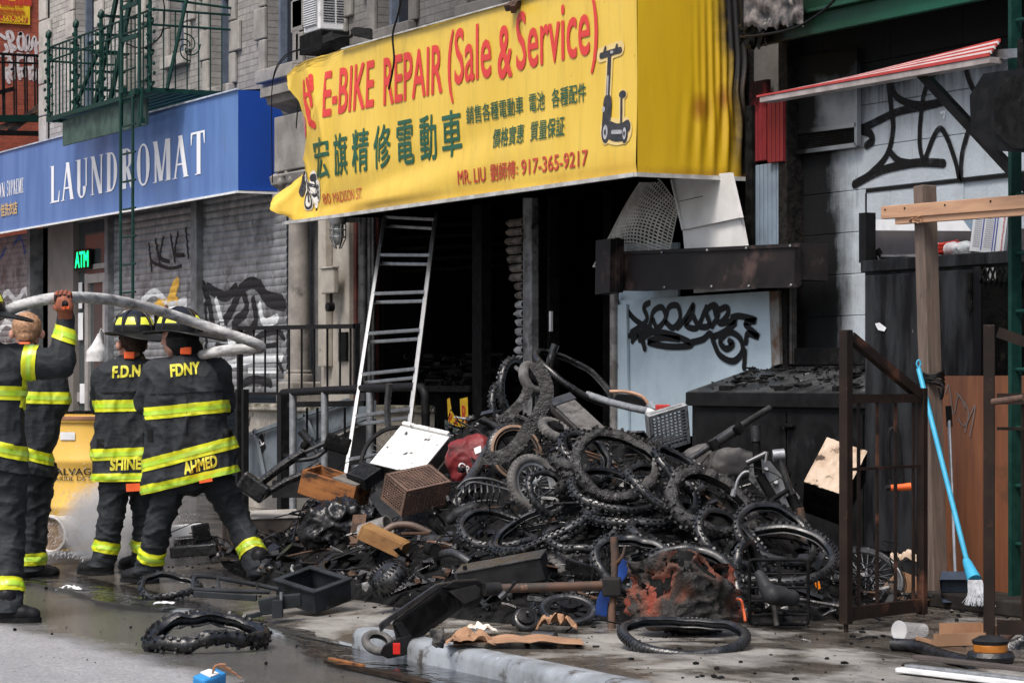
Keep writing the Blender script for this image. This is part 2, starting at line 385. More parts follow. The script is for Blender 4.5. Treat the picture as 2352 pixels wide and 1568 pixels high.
# ---- ground
def sheet(name, x0, x1, y0, y1, z, m):
    o = MB().add([(x0, y0, z), (x1, y0, z), (x1, y1, z), (x0, y1, z)], [(0, 1, 2, 3)]).build(name, m); tag(o, kind='structure'); return o
KY, SZ, FY = 5.45, .13, 10.4
tag(sheet('road', -160, 60, -120, 60, 0, asphalt), 'grey asphalt street, wet along the kerb', 'road')
side = MB().b2(-60, 10, KY + 1.7, 18, .02, SZ - .012).b2(-11.95, 10, KY + .17, KY + 1.699, .02, SZ - .012).build('sidewalk', mat('joint_dirt', (.06, .055, .05), (.03, .028, .025), 20, rough=.9)); tag(side, 'concrete sidewalk in front of the shops, sooted and wet', 'sidewalk', kind='structure')
xs = [-46 + 1.62 * i for i in range(27)]; ys = [KY + .14, 7.12, 8.74, 10.36]
for i in range(len(xs) - 1):
    for j in range(3):
        zt_ = SZ + rnd.uniform(-.002, .002); zl = .02 if (j == 0 and xs[i] < -13.2) else zt_; a0, a1, b0, b1 = xs[i] + .006, xs[i + 1] - .006, ys[j] + .006, ys[j + 1] - .006
        MB().add([(a0, b0, zl - .05), (a1, b0, zl - .05), (a1, b1, SZ - .05), (a0, b1, SZ - .05), (a0, b0, zl), (a1, b0, zl), (a1, b1, zt_), (a0, b1, zt_)], [(3, 2, 1, 0), (4, 5, 6, 7), (0, 1, 5, 4), (1, 2, 6, 5), (2, 3, 7, 6), (3, 0, 4, 7)]).build('slab', concrete, side, bevel=.006, seg=1)
kerb_m = mat('painted_kerb', (.3, .33, .36), (.11, .12, .125), 3, lo=.35, hi=.68, rough=.4, bump=.4, bsc=18, bd=.01, spots=((.07, .065, .06), 6, .55, .62), spots2=((.58, .62, .66), 11, .62, .72))
kerb = MB().b2(-12.15, 10, KY + .05, KY + .16, .0, SZ - .03).build('kerb', concrete); tag(kerb, 'white-painted steel-faced kerb along the gutter', 'kerb', kind='structure')
prof = [(0, .0), (0, .09), (.012, .115), (.03, .128), (.06, .134), (.13, .134), (.13, .0)]
for i in range(16):
    x0, x1 = -46 + 2.6 * i + .004, -46 + 2.6 * (i + 1) - .004; kz = .14 if x1 < -12.1 else 1; K_ = [(a, b * kz) for a, b in prof]
    MB().add([(x0, KY + a, b) for a, b in K_] + [(x1, KY + a, b) for a, b in K_], [tuple((k, (k + 1) % 7, (k + 1) % 7 + 7, k + 7) for k in range(7))[q] for q in range(7)] + [tuple(range(6, -1, -1)), tuple(range(7, 14))]).build('kerb_stone', kerb_m, kerb, smooth=True)
def outline_sheet(name, pts, z, m, jag=.03, seed=1):
    P = cat_rom([(p[0], p[1], 0) for p in pts], 10, True); q = []
    for i, a in enumerate(P):
        k = noise.noise(Vector((a.x * 3, a.y * 3, seed))) * jag * 2 + noise.noise(Vector((a.x * 11, a.y * 11, seed))) * jag
        q.append((a.x + k, a.y + k, z))
    bm = bmesh.new(); f = bm.faces.new([bm.verts.new(a) for a in q]); bmesh.ops.triangulate(bm, faces=[f]); me = bpy.data.meshes.new(name); bm.to_mesh(me); bm.free()
    return link_mesh(name, me, m)
def G(px, py, z=0): a = A(px, py, z=z); return (a.x, a.y)
pud = [G(-60, 1330), G(60, 1345), G(150, 1362), G(230, 1388), G(330, 1404), G(460, 1410), G(600, 1440), G(665, 1480), G(700, 1510), G(770, 1535), G(900, 1552), G(1010, 1575), G(1080, 1600)]
pud = pud + [(-7.5, KY - .01), (-10, KY - .01), (-13, KY - .01), (-12.1, KY - .01), (-12.8, 5.55), (-14.5, 5.7), (-16.2, 5.82), (-17.5, 6.0), (-19, 6.05), (-21, 5.95), (-24, 5.8)]
tag(outline_sheet('water', pud, .032, water), 'dirty run-off water pooled in the gutter', 'puddle', kind='structure')
# ---- pale brick tenement with the two shops
XR = -15.62
ten = thing('tenement_building', 'pale brick tenement with stone window surrounds above a laundromat and a burnt shop', 'building', (-24, FY, SZ))
def wall_open(mb, x0, x1, z0, z1, y0, y1, ops):
    xs = sorted({x0, x1} | {o[0] for o in ops} | {o[1] for o in ops}); zs = sorted({z0, z1} | {o[2] for o in ops} | {o[3] for o in ops})
    for i in range(len(xs) - 1):
        run = None
        for j in range(len(zs) - 1):
            cx, cz = (xs[i] + xs[i + 1]) / 2, (zs[j] + zs[j + 1]) / 2
            if any(o[0] < cx < o[1] and o[2] < cz < o[3] for o in ops): continue
            mb.b2(xs[i], xs[i + 1], y0, y1, zs[j], zs[j + 1])
U = lambda u: XY(u * K, FY)
wins = [(U(76), U(97), 4.75, 6.7), (U(171), U(187), 5.12, 6.7), (U(211), U(232), 4.62, 6.7), (U(268), U(296), 4.66, 6.7), (U(306), U(342), 4.62, 6.7), (U(378), U(412), 4.74, 6.7), (U(128), U(139), 4.6, 6.7), (U(470), U(505), 4.74, 6.7), (U(575), U(610), 4.74, 6.7)]
XL = -33.25
m = MB(); wall_open(m, XL, XR, 4.42, 9.2, FY, FY + .3, wins)
wall = m.build('wall', pale_brick, ten)
MB().b2(XL, XR, FY + .301, FY + .55, 4.42, 9.2).build('back_wall', char, ten)
MB().b2(XL, XL + .3, FY, 20, 0, 9.2).build('side_wall', pale_brick, ten)
MB().b2(XL, XR, FY, 20, 9.2, 9.4).build('roof', char, ten)
for (x0, x1, z0, z1) in wins:
    wn = MB().b2(x0, x1, FY + .2, FY + .215, z0, z1).build('window', dark_glass, ten)
    fm = MB(); tk = .05
    for a, b in ((x0, x0 + tk), (x1 - tk, x1)): fm.b2(a, b, FY + .12, FY + .199, z0, z1)
    fm.b2(x0 + tk, x1 - tk, FY + .12, FY + .199, z0, z0 + tk); fm.b2(x0 + tk, x1 - tk, FY + .13, FY + .199, (z0 + z1) / 2 - .03, (z0 + z1) / 2 + .03)
    fm.build('frame', blue_frame, wn)
    MB().b2(x0 - .12, x1 + .12, FY - .1, FY - .003, z0 - .14, z0 - .003).build('sill', sstone, wn, bevel=.012)
    for sx in (-1, 1):                     # alternating long and short stones up both jambs
        z = z0; k = 0
        while z < 6.6:
            h = .34; wd = .3 if k % 2 else .17
            a, b = (x0 - wd, x0 - .002) if sx < 0 else (x1 + .002, x1 + wd)
            MB().b2(a, b, FY - .045, FY - .002, z, z + h - .012).build('stone_block', sstone, wall, bevel=.012)
            z += h; k += 1
for k in range(7):                          # corner quoins at the far end
    wd = .42 if k % 2 else .26
    MB().b2(XL - .03, XL + wd, FY - .05, FY - .002, 4.45 + k * .42, 4.45 + k * .42 + .41).build('stone_block', sstone, wall, bevel=.014)
cx0, cx1 = XY(592, 9.95), -16.2
prof = [(0, 4.06), (.06, 4.06), (.10, 4.12), (.2, 4.16), (.34, 4.20), (.36, 4.27), (.42, 4.27), (.42, 4.36), (0, 4.40)]
def extr(name, prof, x0, x1, y, m, par, smooth=False):
    n = len(prof); return MB().add([(x0, y - a, b) for a, b in prof] + [(x1, y - a, b) for a, b in prof], [(k, (k + 1) % n, (k + 1) % n + n, k + n) for k in range(n)] + [tuple(range(n - 1, -1, -1)), tuple(range(n, 2 * n))]).build(name, m, par, smooth)
extr('cornice', prof, cx0, cx1, FY - .003, sstone, ten)
extr('band', [(0, 4.14), (.05, 4.14), (.08, 4.2), (.08, 4.36), (.03, 4.4), (0, 4.4)], XL, cx0 - .01, FY - .003, sstone, ten)
MB().b2(XL, XR, FY + .002, FY + .28, 3.3, 4.418).build('lintel_wall', sstone, ten)
MB().b2(XY(640, 10.1), XY(735, 10.1), 10.05, FY - .004, 3.5, 4.055).build('frieze_block', sstone, ten, bevel=.01)
f7 = A(678, 245, y=10.045); sq = lambda a, b: Vector((f7.x + a, 10.046, f7.z + b))
link_mesh('painted_seven', flat_mesh([stroke2d([(-.07, .17), (.1, .2), (.02, -.2)], .025, 0)], sq), char, ten)
extr('moulding', [(0, 3.28), (.22, 3.28), (.26, 3.34), (.34, 3.38), (.36, 3.46), (.3, 3.5), (0, 3.5)], XY(632, 10.1), XY(725, 10.1), FY - .004, sstone, ten)
cc = A(687, 600, y=10.2); zb, zt = ZY(687, 848, 10.2), ZY(687, 400, 10.2); r = 25 * mpp((cc - Vector((0, 0, CH))).dot(D))
colm = MB().lathe([(r * 1.02, zb), (r * 1.03, zb + .4), (r * .98, zb + 1.2), (r * .92, zt)], 28, Matrix.Translation((cc.x, cc.y, 0))).build('column', stone, ten, smooth=True)
MB().lathe([(r * 1.32, zb - .12), (r * 1.38, zb - .09), (r * 1.32, zb - .05), (r * 1.12, zb - .04), (r * 1.18, zb - .02), (r * 1.12, zb)], 28, Matrix.Translation((cc.x, cc.y, 0))).build('column_base', stone, colm, smooth=True)
MB().b2(cc.x - .2, cc.x + .2, cc.y - .17, cc.y + .19, 1.17, zb - .121).build('plinth', stone, colm, bevel=.02)
cap = MB(); M0 = Matrix.Translation((cc.x, cc.y, 0)); ch = 3.25 - zt
cap.lathe([(r * .95, zt), (r * 1.15, zt + .02), (r * 1.15, zt + .04), (r * .95, zt + .06), (r * 1.05, zt + ch * .4), (r * 1.5, zt + ch * .9)], 20, M0)
for k in range(8):                           # leaves and volutes
    a = k * math.pi / 4; dv = Vector((math.cos(a), math.sin(a), 0)); o = Vector((cc.x, cc.y, zt + .07))
    cap.tube(cat_rom([o + dv * r * 1.0, o + dv * r * 1.12 + Z * ch * .25, o + dv * r * 1.5 + Z * ch * .42, o + dv * r * 1.62 + Z * ch * .32], 4), [.03, .034, .036, .034, .03, .03, .028, .026, .024, .02, .018, .016, .01], 6)
    if k % 2: cap.ico(o + dv * r * 1.7 + Z * ch * .66, .05, 2, sq=(1, 1, 1.1))
cap.build('capital', sstone, colm, smooth=True, ang=60)
MB().b2(cc.x - .23, cc.x + .23, cc.y - .2, cc.y + .19, 3.2, 3.275).build('abacus', sstone, colm, bevel=.015)
MB().b2(XY(714, FY - .05), XY(737, FY - .05), FY - .05, FY + .1, 1.2, 3.27).build('jamb', mat('grey_jamb', (.12, .12, .12), (.085, .085, .085), 8, rough=.7, bump=.2), ten)
pil = MB().b2(XY(737, 10.2), XY(801, 10.2), 10.2, FY + .1, 1.0, 3.2).build('pilaster', beige, ten, bevel=.01)
MB().b2(XY(741, 10.17), XY(758, 10.17), 10.12, 10.197, ZY(748, 700, 10.15) - .6, 3.1).build('raised_strip', beige, pil, bevel=.008)
redf = mat('dark_red_paint', (.1, .025, .02), (.05, .018, .016), 9, rough=.7, bump=.3)
MB().b2(XY(801, 10.25) + .004, XY(817, 10.25), 10.25, FY + .1, 1.0, 3.2).build('door_frame', redf, ten, bevel=.006)
pp = MB()
for px, rr in ((836, .055), (850, .025), (858, .02)):
    a = A(px, 600, y=10.28); pp.rod((a.x, a.y, 1.0), (a.x, a.y, 3.15), rr, 12)
pp.build('drain_pipe', dark_steel, ten, smooth=True)
nx = A(793, 795, y=10.19); MB().b2(nx.x - .12, nx.x + .06, 10.17, 10.196, nx.z - .14, nx.z + .14).build('intercom_niche', char, ten)
bx = thing('meter_box', 'small beige painted metal box screwed to the beige pilaster', 'box', A(760, 660, y=10.1))
a = A(760, 645, y=10.1); MB().b2(a.x - .15, a.x + .15, 10.06, 10.118, a.z - .12, a.z + .12).build('case', beige, bx, bevel=.012)
MB().b2(a.x - .16, a.x + .16, 10.045, 10.119, a.z + .121, a.z + .14).build('lid', beige, bx, bevel=.005)
MB().rod((a.x + .02, 10.09, a.z - .12), (a.x + .02, 10.09, a.z - .22), .012).build('cable', char, bx); MB().rod((a.x + .02, 10.05, a.z - .25), (a.x + .02, 10.115, a.z - .25), .045, 14).build('knob', black_paint, bx, smooth=True)
lp = thing('bulkhead_lamp', 'caged grey wall lamp under the yellow awning end', 'lamp', A(776, 520, y=10.0))
a = A(776, 510, y=10.0); M0 = Matrix.Translation(a)
MB().lathe([(.05, .10), (.085, .08), (.09, .02), (.075, -.02)], 18, M0).build('cap', galv, lp, smooth=True)
MB().lathe([(.055, -.02), (.058, -.12), (.04, -.2), (.0, -.22)], 16, M0).build('glass', mat('lamp_glass', (.3, .32, .33), (.24, .26, .27), 9, rough=.2), lp, smooth=True)
cg = MB()
for k in range(6):
    q = k * math.pi / 3; cg.tube([a + Vector((.075 * math.cos(q), .075 * math.sin(q), -.02)), a + Vector((.075 * math.cos(q), .075 * math.sin(q), -.15)), a + Vector((.03 * math.cos(q), .03 * math.sin(q), -.25))], .006, 5)
for zz in (-.07, -.14): cg.tube([a + Vector((.076 * math.cos(q * math.pi / 9), .076 * math.sin(q * math.pi / 9), zz)) for q in range(18)], .006, 5, closed=True)
cg.build('cage', galv, lp, smooth=True); MB().tube([a + Vector((0, 0, .07)), a + Vector((-.08, .03, .09)), a + Vector((-.2, .1, .14))], .03, 10).build('arm', galv, lp, smooth=True)
MB().rod(a + Vector((0, .05, .05)), a + Vector((0, .2, .05)), .05, 12).build('bracket', galv, lp, smooth=True)
# ---- laundromat front: posts, roller shutters, doorway
YS = 10.3
ssteel = mat('shutter_steel', (.27, .28, .29), (.19, .195, .2), 5, rough=.42, rough2=.55, metal=.35, bump=.15, bsc=30, spots=((.12, .12, .12), 3.2, .52, .6), spots2=((.4, .41, .42), 7, .6, .7))
post_m = mat('storefront_steel', (.11, .115, .12), (.2, .21, .22), 6, rough=.5, metal=.3, bump=.1)
for p0, p1 in ((455, 468), (256, 263)):
    MB().b2(XY(p0, YS), XY(p1, YS), YS - .09, YS + .1, .13, 3.4).build('storefront_post', post_m, ten, bevel=.006)
paint_k = mat('black_spray', (.022, .022, .024), (.03, .03, .032), 20, rough=.5)
paint_w = mat('white_spray', (.55, .57, .58), (.48, .5, .51), 12, rough=.5)
paint_y = mat('yellow_spray', (.62, .36, .05), (.5, .3, .05), 12, rough=.55)
paint_b = mat('blue_spray', (.05, .1, .3), (.05, .08, .22), 12, rough=.55)
def shutter(px0, px1, z0, z1, label, tags):
    x0, x1 = XY(px0, YS), XY(px1, YS); p = .08
    s = thing('roller_shutter', label, 'shutter', ((x0 + x1) / 2, YS, z0), group='roller shutters of the laundromat')
    n = int((z1 - z0) / p); z0 = 1.2 - math.ceil((1.2 - z0) / p) * p if z0 < 1.2 else z0
    prof = [(0.0, -.015), (.008, .0), (.014, .015), (.017, .038), (.015, .06), (.007, .076), (0, .079)]
    for k in range(n + 1):
        z = z0 + k * p; M = MB(); q = len(prof)
        M.add([(x0, YS - a, z + b) for a, b in prof] + [(x1, YS - a, z + b) for a, b in prof] + [(x0, YS + .012, z + .079), (x1, YS + .012, z + .079), (x0, YS + .012, z), (x1, YS + .012, z)],
              [(i, i + q, i + q + 1, i + 1) for i in range(q - 1)] + [(q - 1, 2 * q - 1, 2 * q + 1, 2 * q), (0, 2 * q + 2, 2 * q + 3, q)])
        M.build('slat', ssteel, s, smooth=True, ang=60)
    def f(a, b):
        z = b; ph = ((z - z0) / p) % 1 * .079; dep = 0
        for (d0, b0), (d1, b1) in zip(prof, prof[1:]):
            if b0 <= ph <= b1: dep = d0 + (d1 - d0) * (ph - b0) / (b1 - b0)
        return Vector((a, YS - dep - .004, z))
    for k, (pl, m_) in enumerate(tags):
        for q_ in pl: link_mesh('spray_tag', flat_mesh([q_], f, .03), m_, s)
    return s
def pxs(pts, y): return [(A(a, b, y=y).x, A(a, b, y=y).z) for a, b in pts]
def S(pts, wd, y=YS, n=6, closed=False, taper=0): return stroke2d(pxs(pts, y), wd, n, closed, taper)
def blob(px, py, w_, h_, y=YS, n=18):
    c = A(px, py, y=y); r0 = mpp((c - Vector((0, 0, CH))).dot(D)); return ([(c.x + w_ * r0 / .4 * math.cos(2 * math.pi * k / n), c.z + h_ * r0 * math.sin(2 * math.pi * k / n)) for k in range(n)], [tuple(range(n))])
tg2 = [([S([(470, 655), (485, 700), (490, 735), (500, 760), (530, 720), (545, 690), (560, 660), (590, 650), (620, 690), (655, 700)], .13), S([(480, 660), (520, 680), (545, 660)], .12), S([(560, 665), (570, 710), (540, 745), (560, 775), (590, 740), (585, 690)], .12), S([(600, 655), (615, 680), (650, 690)], .14),
         S([(475, 700), (478, 760), (476, 800)], .08), S([(585, 790), (600, 770), (640, 760), (655, 775)], .07), S([(560, 880), (590, 870), (625, 880)], .09), S([(640, 820), (652, 850)], .06), S([(500, 790), (560, 800), (640, 790)], .05)], paint_k),
       ([S([(500, 690), (520, 760), (545, 800)], .1), S([(600, 700), (610, 740), (640, 730)], .1), S([(520, 840), (580, 825), (650, 820)], .09), S([(575, 850), (640, 850)], .06)], paint_w)]
tg1 = [([S([(345, 560), (352, 620)], .05, n=2), S([(360, 550), (372, 610)], .05, n=2), S([(378, 545), (372, 590), (392, 600)], .05), S([(395, 540), (405, 600)], .05, n=2), S([(412, 535), (405, 580), (425, 585)], .05), S([(430, 525), (436, 590)], .05, n=2), S([(350, 600), (390, 615), (420, 610)], .04)], paint_k),
       ([S([(365, 700), (390, 690), (400, 660), (412, 645), (402, 680), (410, 690)], .1), S([(350, 715), (370, 690)], .08)], paint_y),
       ([S([(330, 690), (360, 670), (395, 700), (430, 690), (420, 720)], .09), S([(345, 735), (400, 740)], .08)], paint_w)]
tg0 = [([S([(5, 690), (20, 670), (40, 690), (60, 665), (72, 690)], .09), S([(0, 760), (20, 740), (50, 765)], .08), S([(10, 700), (16, 740)], .07), S([(30, 720), (60, 720), (65, 745)], .08)], paint_w), ([S([(35, 560), (50, 545), (60, 580)], .06), S([(5, 590), (15, 570)], .06)], paint_b)]
shutter(469, 661, 1.26, 3.4, 'dented grey roller shutter beside the stone column, big black and white spray lettering', tg2)
shutter(264, 454, .13, 3.4, 'grey roller shutter behind the green drop ladder, with faded black and yellow spray tags', tg1)
shutter(-60, 74, .13, 3.4, 'grey roller shutter left of the glass door, with white spray scribbles', tg0)
MB().b2(XY(75, YS), XY(82, YS), YS - .08, YS + .1, .13, 3.4).build('storefront_post', post_m, ten); MB().b2(XY(82, YS), XY(110, YS), YS + .1, YS + .2, .13, 3.4).build('recess_wall', black_paint, ten)
MB().b2(XY(110, YS), XY(168, YS), YS + .0, YS + .15, .13, 3.4).build('storefront_panel', mat('grey_panel', (.17, .155, .145), (.14, .13, .12), 3, rough=.6, bump=.08), ten)
dr = MB(); yd = YS + .05; fx = [XY(p, yd) for p in (168, 176, 196, 203, 244, 254)]
for a, b in ((0, 1), (4, 5)): dr.b2(fx[a], fx[b], yd, yd + .08, .13, 3.4)
dr.b2(fx[1], fx[4], yd + .003, yd + .08, ZY(210, 618, yd), ZY(210, 606, yd)); dr.b2(fx[1], fx[4], yd + .003, yd + .08, ZY(210, 505, yd), 3.4)
dr.b2(fx[2], fx[3], yd - .012, yd + .07, .3, ZY(210, 627, yd)); dr.b2(fx[3], fx[4], yd - .012, yd + .07, ZY(225, 648, yd), ZY(225, 627, yd)); dr.b2(XY(237, yd), fx[4], yd - .01, yd + .07, .3, ZY(225, 648, yd)); dr.b2(fx[1], fx[4], yd - .01, yd + .07, .13, .45); dr.b2(fx[1], fx[2], yd, yd + .07, ZY(186, 900, yd) - .12, ZY(186, 900, yd))
door = dr.build('door', mat('door_frame_grey', (.3, .29, .28), (.24, .23, .22), 6, rough=.45), ten, bevel=.006)
MB().b2(fx[0], fx[5], yd + .03, yd + .04, .13, 3.4).build('glass', door_glass, door)
MB().b2(XY(239, yd) - .02, XY(239, yd) + .03, yd - .06, yd - .012, ZY(240, 830, yd), ZY(240, 760, yd)).build('handle', alu, door, bevel=.01)
for p0, q0, p1, q1 in ((181, 648, 189, 708), (180, 718, 191, 780), (184, 880, 195, 925)): MB().b2(XY(p0, yd), XY(p1, yd), yd - .004, yd - .001, ZY(p0, q1, yd), ZY(p0, q0, yd)).build('notice', white_paint, door)
em = NT('green_led'); em.set(Base_Color=(0, .1, .03), Emission_Color=(.0, 1, .25)); em.b.inputs['Emission Strength'].default_value = 1.6
a = A(187, 595, y=yd - .05); sg = thing('open_sign', 'glowing green LED sign reading ATM inside the doorway transom', 'sign', a)
MB().b2(a.x - .3, a.x + .3, yd - .045, yd - .015, a.z - .13, a.z + .13).build('case', black_paint, sg)
link_mesh('lettering', flat_mesh([text_box('ATM', a.x - .26, a.x + .26, a.z - .1, a.z + .1, .02)], lambda x, z: Vector((x, yd - .048, z))), em.m, sg)
b0 = A(228, 765, y=yd - .12); bg_ = thing('plastic_bag', 'white plastic carrier bag hanging from the glass door handle', 'bag', b0)
bag_m = mat('thin_plastic', (.62, .62, .62), (.5, .5, .5), 12, rough=.35, bump=.5, bsc=14, bd=.02)
k = .0052
def bagf(u, v):
    a = u * 2 * math.pi; h = v; wd = (.02 + .1 * min(1, h * 1.6) ** 1.3) * (1 + .12 * noise.noise(Vector((math.cos(a) * 2, math.sin(a) * 2, h * 4))))
    return b0 + R * (math.cos(a) * wd - .05 * h) + D * (math.sin(a) * wd * .6) - Z * (h * .34)
bb = MB().grid(bagf, 24, 12); bb.add([bagf(i / 24, 1) for i in range(24)], [tuple(range(24))]); bb.build('bag_body', bag_m, bg_, smooth=True, ang=180)
MB().tube([b0 + R * .0, b0 + R * .02 + Z * .06, b0 + R * .06 + Z * .02], .008, 6).build('bag_handle', bag_m, bg_, smooth=True)
# ---- stoop wall, railings, blue cellar hatch
stp = thing('stoop', 'cream rendered stoop wall with mossy top below the stone column', 'stoop', (A(620, 1000, y=9.75).x, 9.75, SZ))
t = NT('mossy_render'); v = t.coord('Position'); p = t.sep(v); nn = t.noise(v, 5, 8, .7)
c = t.mix(t.rng(nn, .4, .6), (.42, .385, .33), (.3, .27, .23)); c = t.mix(t.rng(t.math('ADD', p[2], t.math('MULTIPLY', nn, .35)), 1.28, 1.36), c, (.06, .06, .03)); c = t.mix(t.rng(t.noise(v, 3, 8, .7), .6, .66), c, (.05, .045, .04))
t.set(Base_Color=c, Roughness=.9, Normal=t.bump(t.noise(v, 25, 7, .7), .7, .02)); moss = t.m
MB().b2(XY(540, 9.8), XY(862, 9.8), 9.8, FY - .005, SZ, 1.1).build('wall', moss, stp); MB().b2(XY(538, 9.75), XY(862, 9.8) + .02, 9.74, FY - .006, 1.102, 1.17).build('coping', moss, stp, bevel=.015)
def railing(name, label, y, top, bot, posts, bars, wd=.02, par=None):
    o = thing(name, label, 'railing', A(posts[0][0], posts[0][2], y=y))
    r0 = MB(); a, b = A(*top[0], y=y), A(*top[1], y=y); r0.bar(a, b, .045, .04); r0.build('top_rail', black_paint, o)
    if bot: MB().bar(A(*bot[0], y=y), A(*bot[1], y=y), .035, .03).build('bottom_rail', black_paint, o)
    for px, q0, q1, wv in posts:
        a = A(px, q0, y=y); b = A(px, q1, y=y); MB().bar((a.x, y, a.z), (a.x, y, b.z), wv).build('post', black_paint, o)
    for px in bars:
        f = lambda L, px: L[0][1] + (L[1][1] - L[0][1]) * (px - L[0][0]) / (L[1][0] - L[0][0])
        a = A(px, f(top, px), y=y); b = A(px, f(bot, px), y=y); MB().rod((a.x, y, a.z), (a.x, y, b.z), .011, 6).build('baluster', black_paint, o)
    return o
railing('railing', 'black iron railing on the stoop in front of the stone column', 9.6, [(548, 753), (822, 748)], [(560, 904), (822, 900)], [(551, 750, 905, .05), (819, 742, 905, .045)], [583, 609, 637, 664, 693, 722, 752, 781, 805])
lo = thing('railing', 'low black iron gate railing with square posts beside the blue hatch', 'railing', A(557, 1085, y=9.35))
m = MB()
for px, q0, q1, wv in ((549, 893, 1095, .06), (563, 893, 1090, .055), (652, 902, 1100, .1)):
    a = A(px, q0, y=9.35); MB().bar((a.x, 9.35, a.z), (a.x, 9.35, SZ), wv).build('post', black_paint, lo)
for p0, q0, p1, q1, h_ in ((665, 928, 840, 925, .05), (655, 1044, 700, 1044, .03)): MB().bar(A(p0, q0, y=9.33), A(p1, q1, y=9.33), .04, h_).build('rail', black_paint, lo)
for px in (705, 729, 792):
    a = A(px, 935, y=9.36); b = A(px, 1010, y=9.36); MB().rod(a, (a.x, a.y, b.z), .012, 6).build('baluster', black_paint, lo)
hr = thing('handrail', 'bent galvanised pipe handrail in front of the ladder', 'handrail', A(672, 1080, y=9.2))
pts = cat_rom([A(650, 901, y=9.2), A(760, 895, y=9.2), A(900, 889, y=9.2), A(960, 888, y=9.2), A(974, 900, y=9.2), A(977, 930, y=9.2), A(978, 1010, y=9.2)], 5)
MB().tube(pts, .035, 12).build('pipe', black_paint, hr, smooth=True)
for px, q1 in ((673, 1090), (746, 1080), (850, 1080)):
    a = A(px, 900, y=9.2); MB().rod(a, (a.x, a.y, SZ), .034, 12).build('post', galv, hr, smooth=True)
hb = mat('hatch_blue', (.13, .155, .175), (.10, .12, .135), 5, rough=.6, bump=.15, spots=((.09, .06, .045), 8, .6, .68))
ht = thing('cellar_hatch', 'dull blue steel stair hatch side panel behind the black posts', 'hatch', A(640, 1080, y=9.5))
def pan(name, pts, y, th, m_, par):
    q = pxs(pts, y); return MB().prism([(a, b) for a, b in q], (0, y, 0), (1, 0, 0), (0, 0, 1), th).build(name, m_, par)
pan('side_panel', [(556, 1095), (556, 1002), (800, 918), (862, 918), (862, 1095)], 9.55, .02, hb, ht)
m = MB()
for L in ([(556, 1002), (800, 918)], [(606, 1090), (584, 985)], [(740, 1060), (700, 950)], [(690, 1020), (860, 950)]): m.bar(A(*L[0], y=9.5), A(*L[1], y=9.5), .03, .035)
m.build('stiffener', hb, ht)
pan('tread_plate', [(740, 1010), (862, 955), (862, 1095), (740, 1095)], 9.45, .02, black_paint, ht); MB().bar(A(690, 1040, y=9.43), A(862, 958, y=9.43), .02, .02).build('edge_strip', mat('worn_edge', (.4, .38, .34), (.3, .29, .26), 9, rough=.6), ht)
st = thing('sticker', 'square black sticker with white line drawing on the blue hatch', 'sticker', A(598, 1018, y=9.53))
c = pxs([(598, 1018)], 9.53)[0]; sqm = [(c[0] - .12, c[1] + .02), (c[0] - .03, c[1] - .13), (c[0] + .13, c[1] - .03), (c[0] + .03, c[1] + .11)]
link_mesh('sheet', flat_mesh([poly2d(sqm)], lambda x, z: Vector((x, 9.535, z))), black_paint, st)
link_mesh('drawing', flat_mesh([stroke2d([(c[0] - .08, c[1] + .02), (c[0] - .02, c[1] + .04), (c[0] + .04, c[1] + .0), (c[0] + .09, c[1] + .01)], .018), stroke2d([(c[0] - .02, c[1] - .1), (c[0] - .04, c[1] - .03), (c[0] + .02, c[1] - .01)], .018)], lambda x, z: Vector((x, 9.53, z))), white_paint, st)
# ---- burnt shop: soot-black room, posts, counter, torn shutter
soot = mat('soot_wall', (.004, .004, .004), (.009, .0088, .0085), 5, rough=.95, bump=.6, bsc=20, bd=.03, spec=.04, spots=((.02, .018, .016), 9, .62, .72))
xl, xr = XY(862, FY), XR
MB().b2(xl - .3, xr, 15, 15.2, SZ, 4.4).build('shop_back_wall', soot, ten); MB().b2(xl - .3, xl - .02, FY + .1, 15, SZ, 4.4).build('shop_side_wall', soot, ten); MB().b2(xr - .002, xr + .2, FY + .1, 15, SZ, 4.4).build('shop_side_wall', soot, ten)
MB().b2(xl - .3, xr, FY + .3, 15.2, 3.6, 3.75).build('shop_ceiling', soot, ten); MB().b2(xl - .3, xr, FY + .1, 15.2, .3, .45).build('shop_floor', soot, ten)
bm_ = MB()
for k in range(6): bm_.b2(xl, xr, FY + .6 + k * .7, FY + .7 + k * .7, 3.42, 3.598)
bm_.build('ceiling_joist', char, ten)
for k, (p0, p1, y0, q0) in enumerate(((1084, 1106, FY - .02, 395), (1226, 1240, FY - .02, 480), (1241, 1262, FY + .05, 480), (1384, 1404, FY - .02, 480))):
    MB().b2(XY(p0, y0), XY(p1, y0), y0, y0 + .1, SZ, 3.4).build('charred_post', soot if k % 2 else char, ten, bevel=.006)
MB().b2(XY(1205, FY - .07), XY(1226, FY - .07), FY - .09, FY - .022, 1.1, ZY(1215, 590, FY - .07) + .55).build('shutter_guide', mat('sooted_guide', (.25, .255, .26), (.14, .14, .14), 7, rough=.6, bump=.3, spots=((.03, .03, .03), 4, .5, .62)), ten, bevel=.006)
sr = thing('burnt_shutter', 'torn edge of a burnt roller shutter hanging in its guide', 'shutter', A(1196, 830, y=FY - .04))
shm = mat('burnt_slat', (.2, .17, .15), (.07, .06, .055), 9, rough=.7, bump=.4); shw = mat('ashed_slat', (.4, .41, .42), (.22, .22, .22), 9, rough=.65, bump=.4)
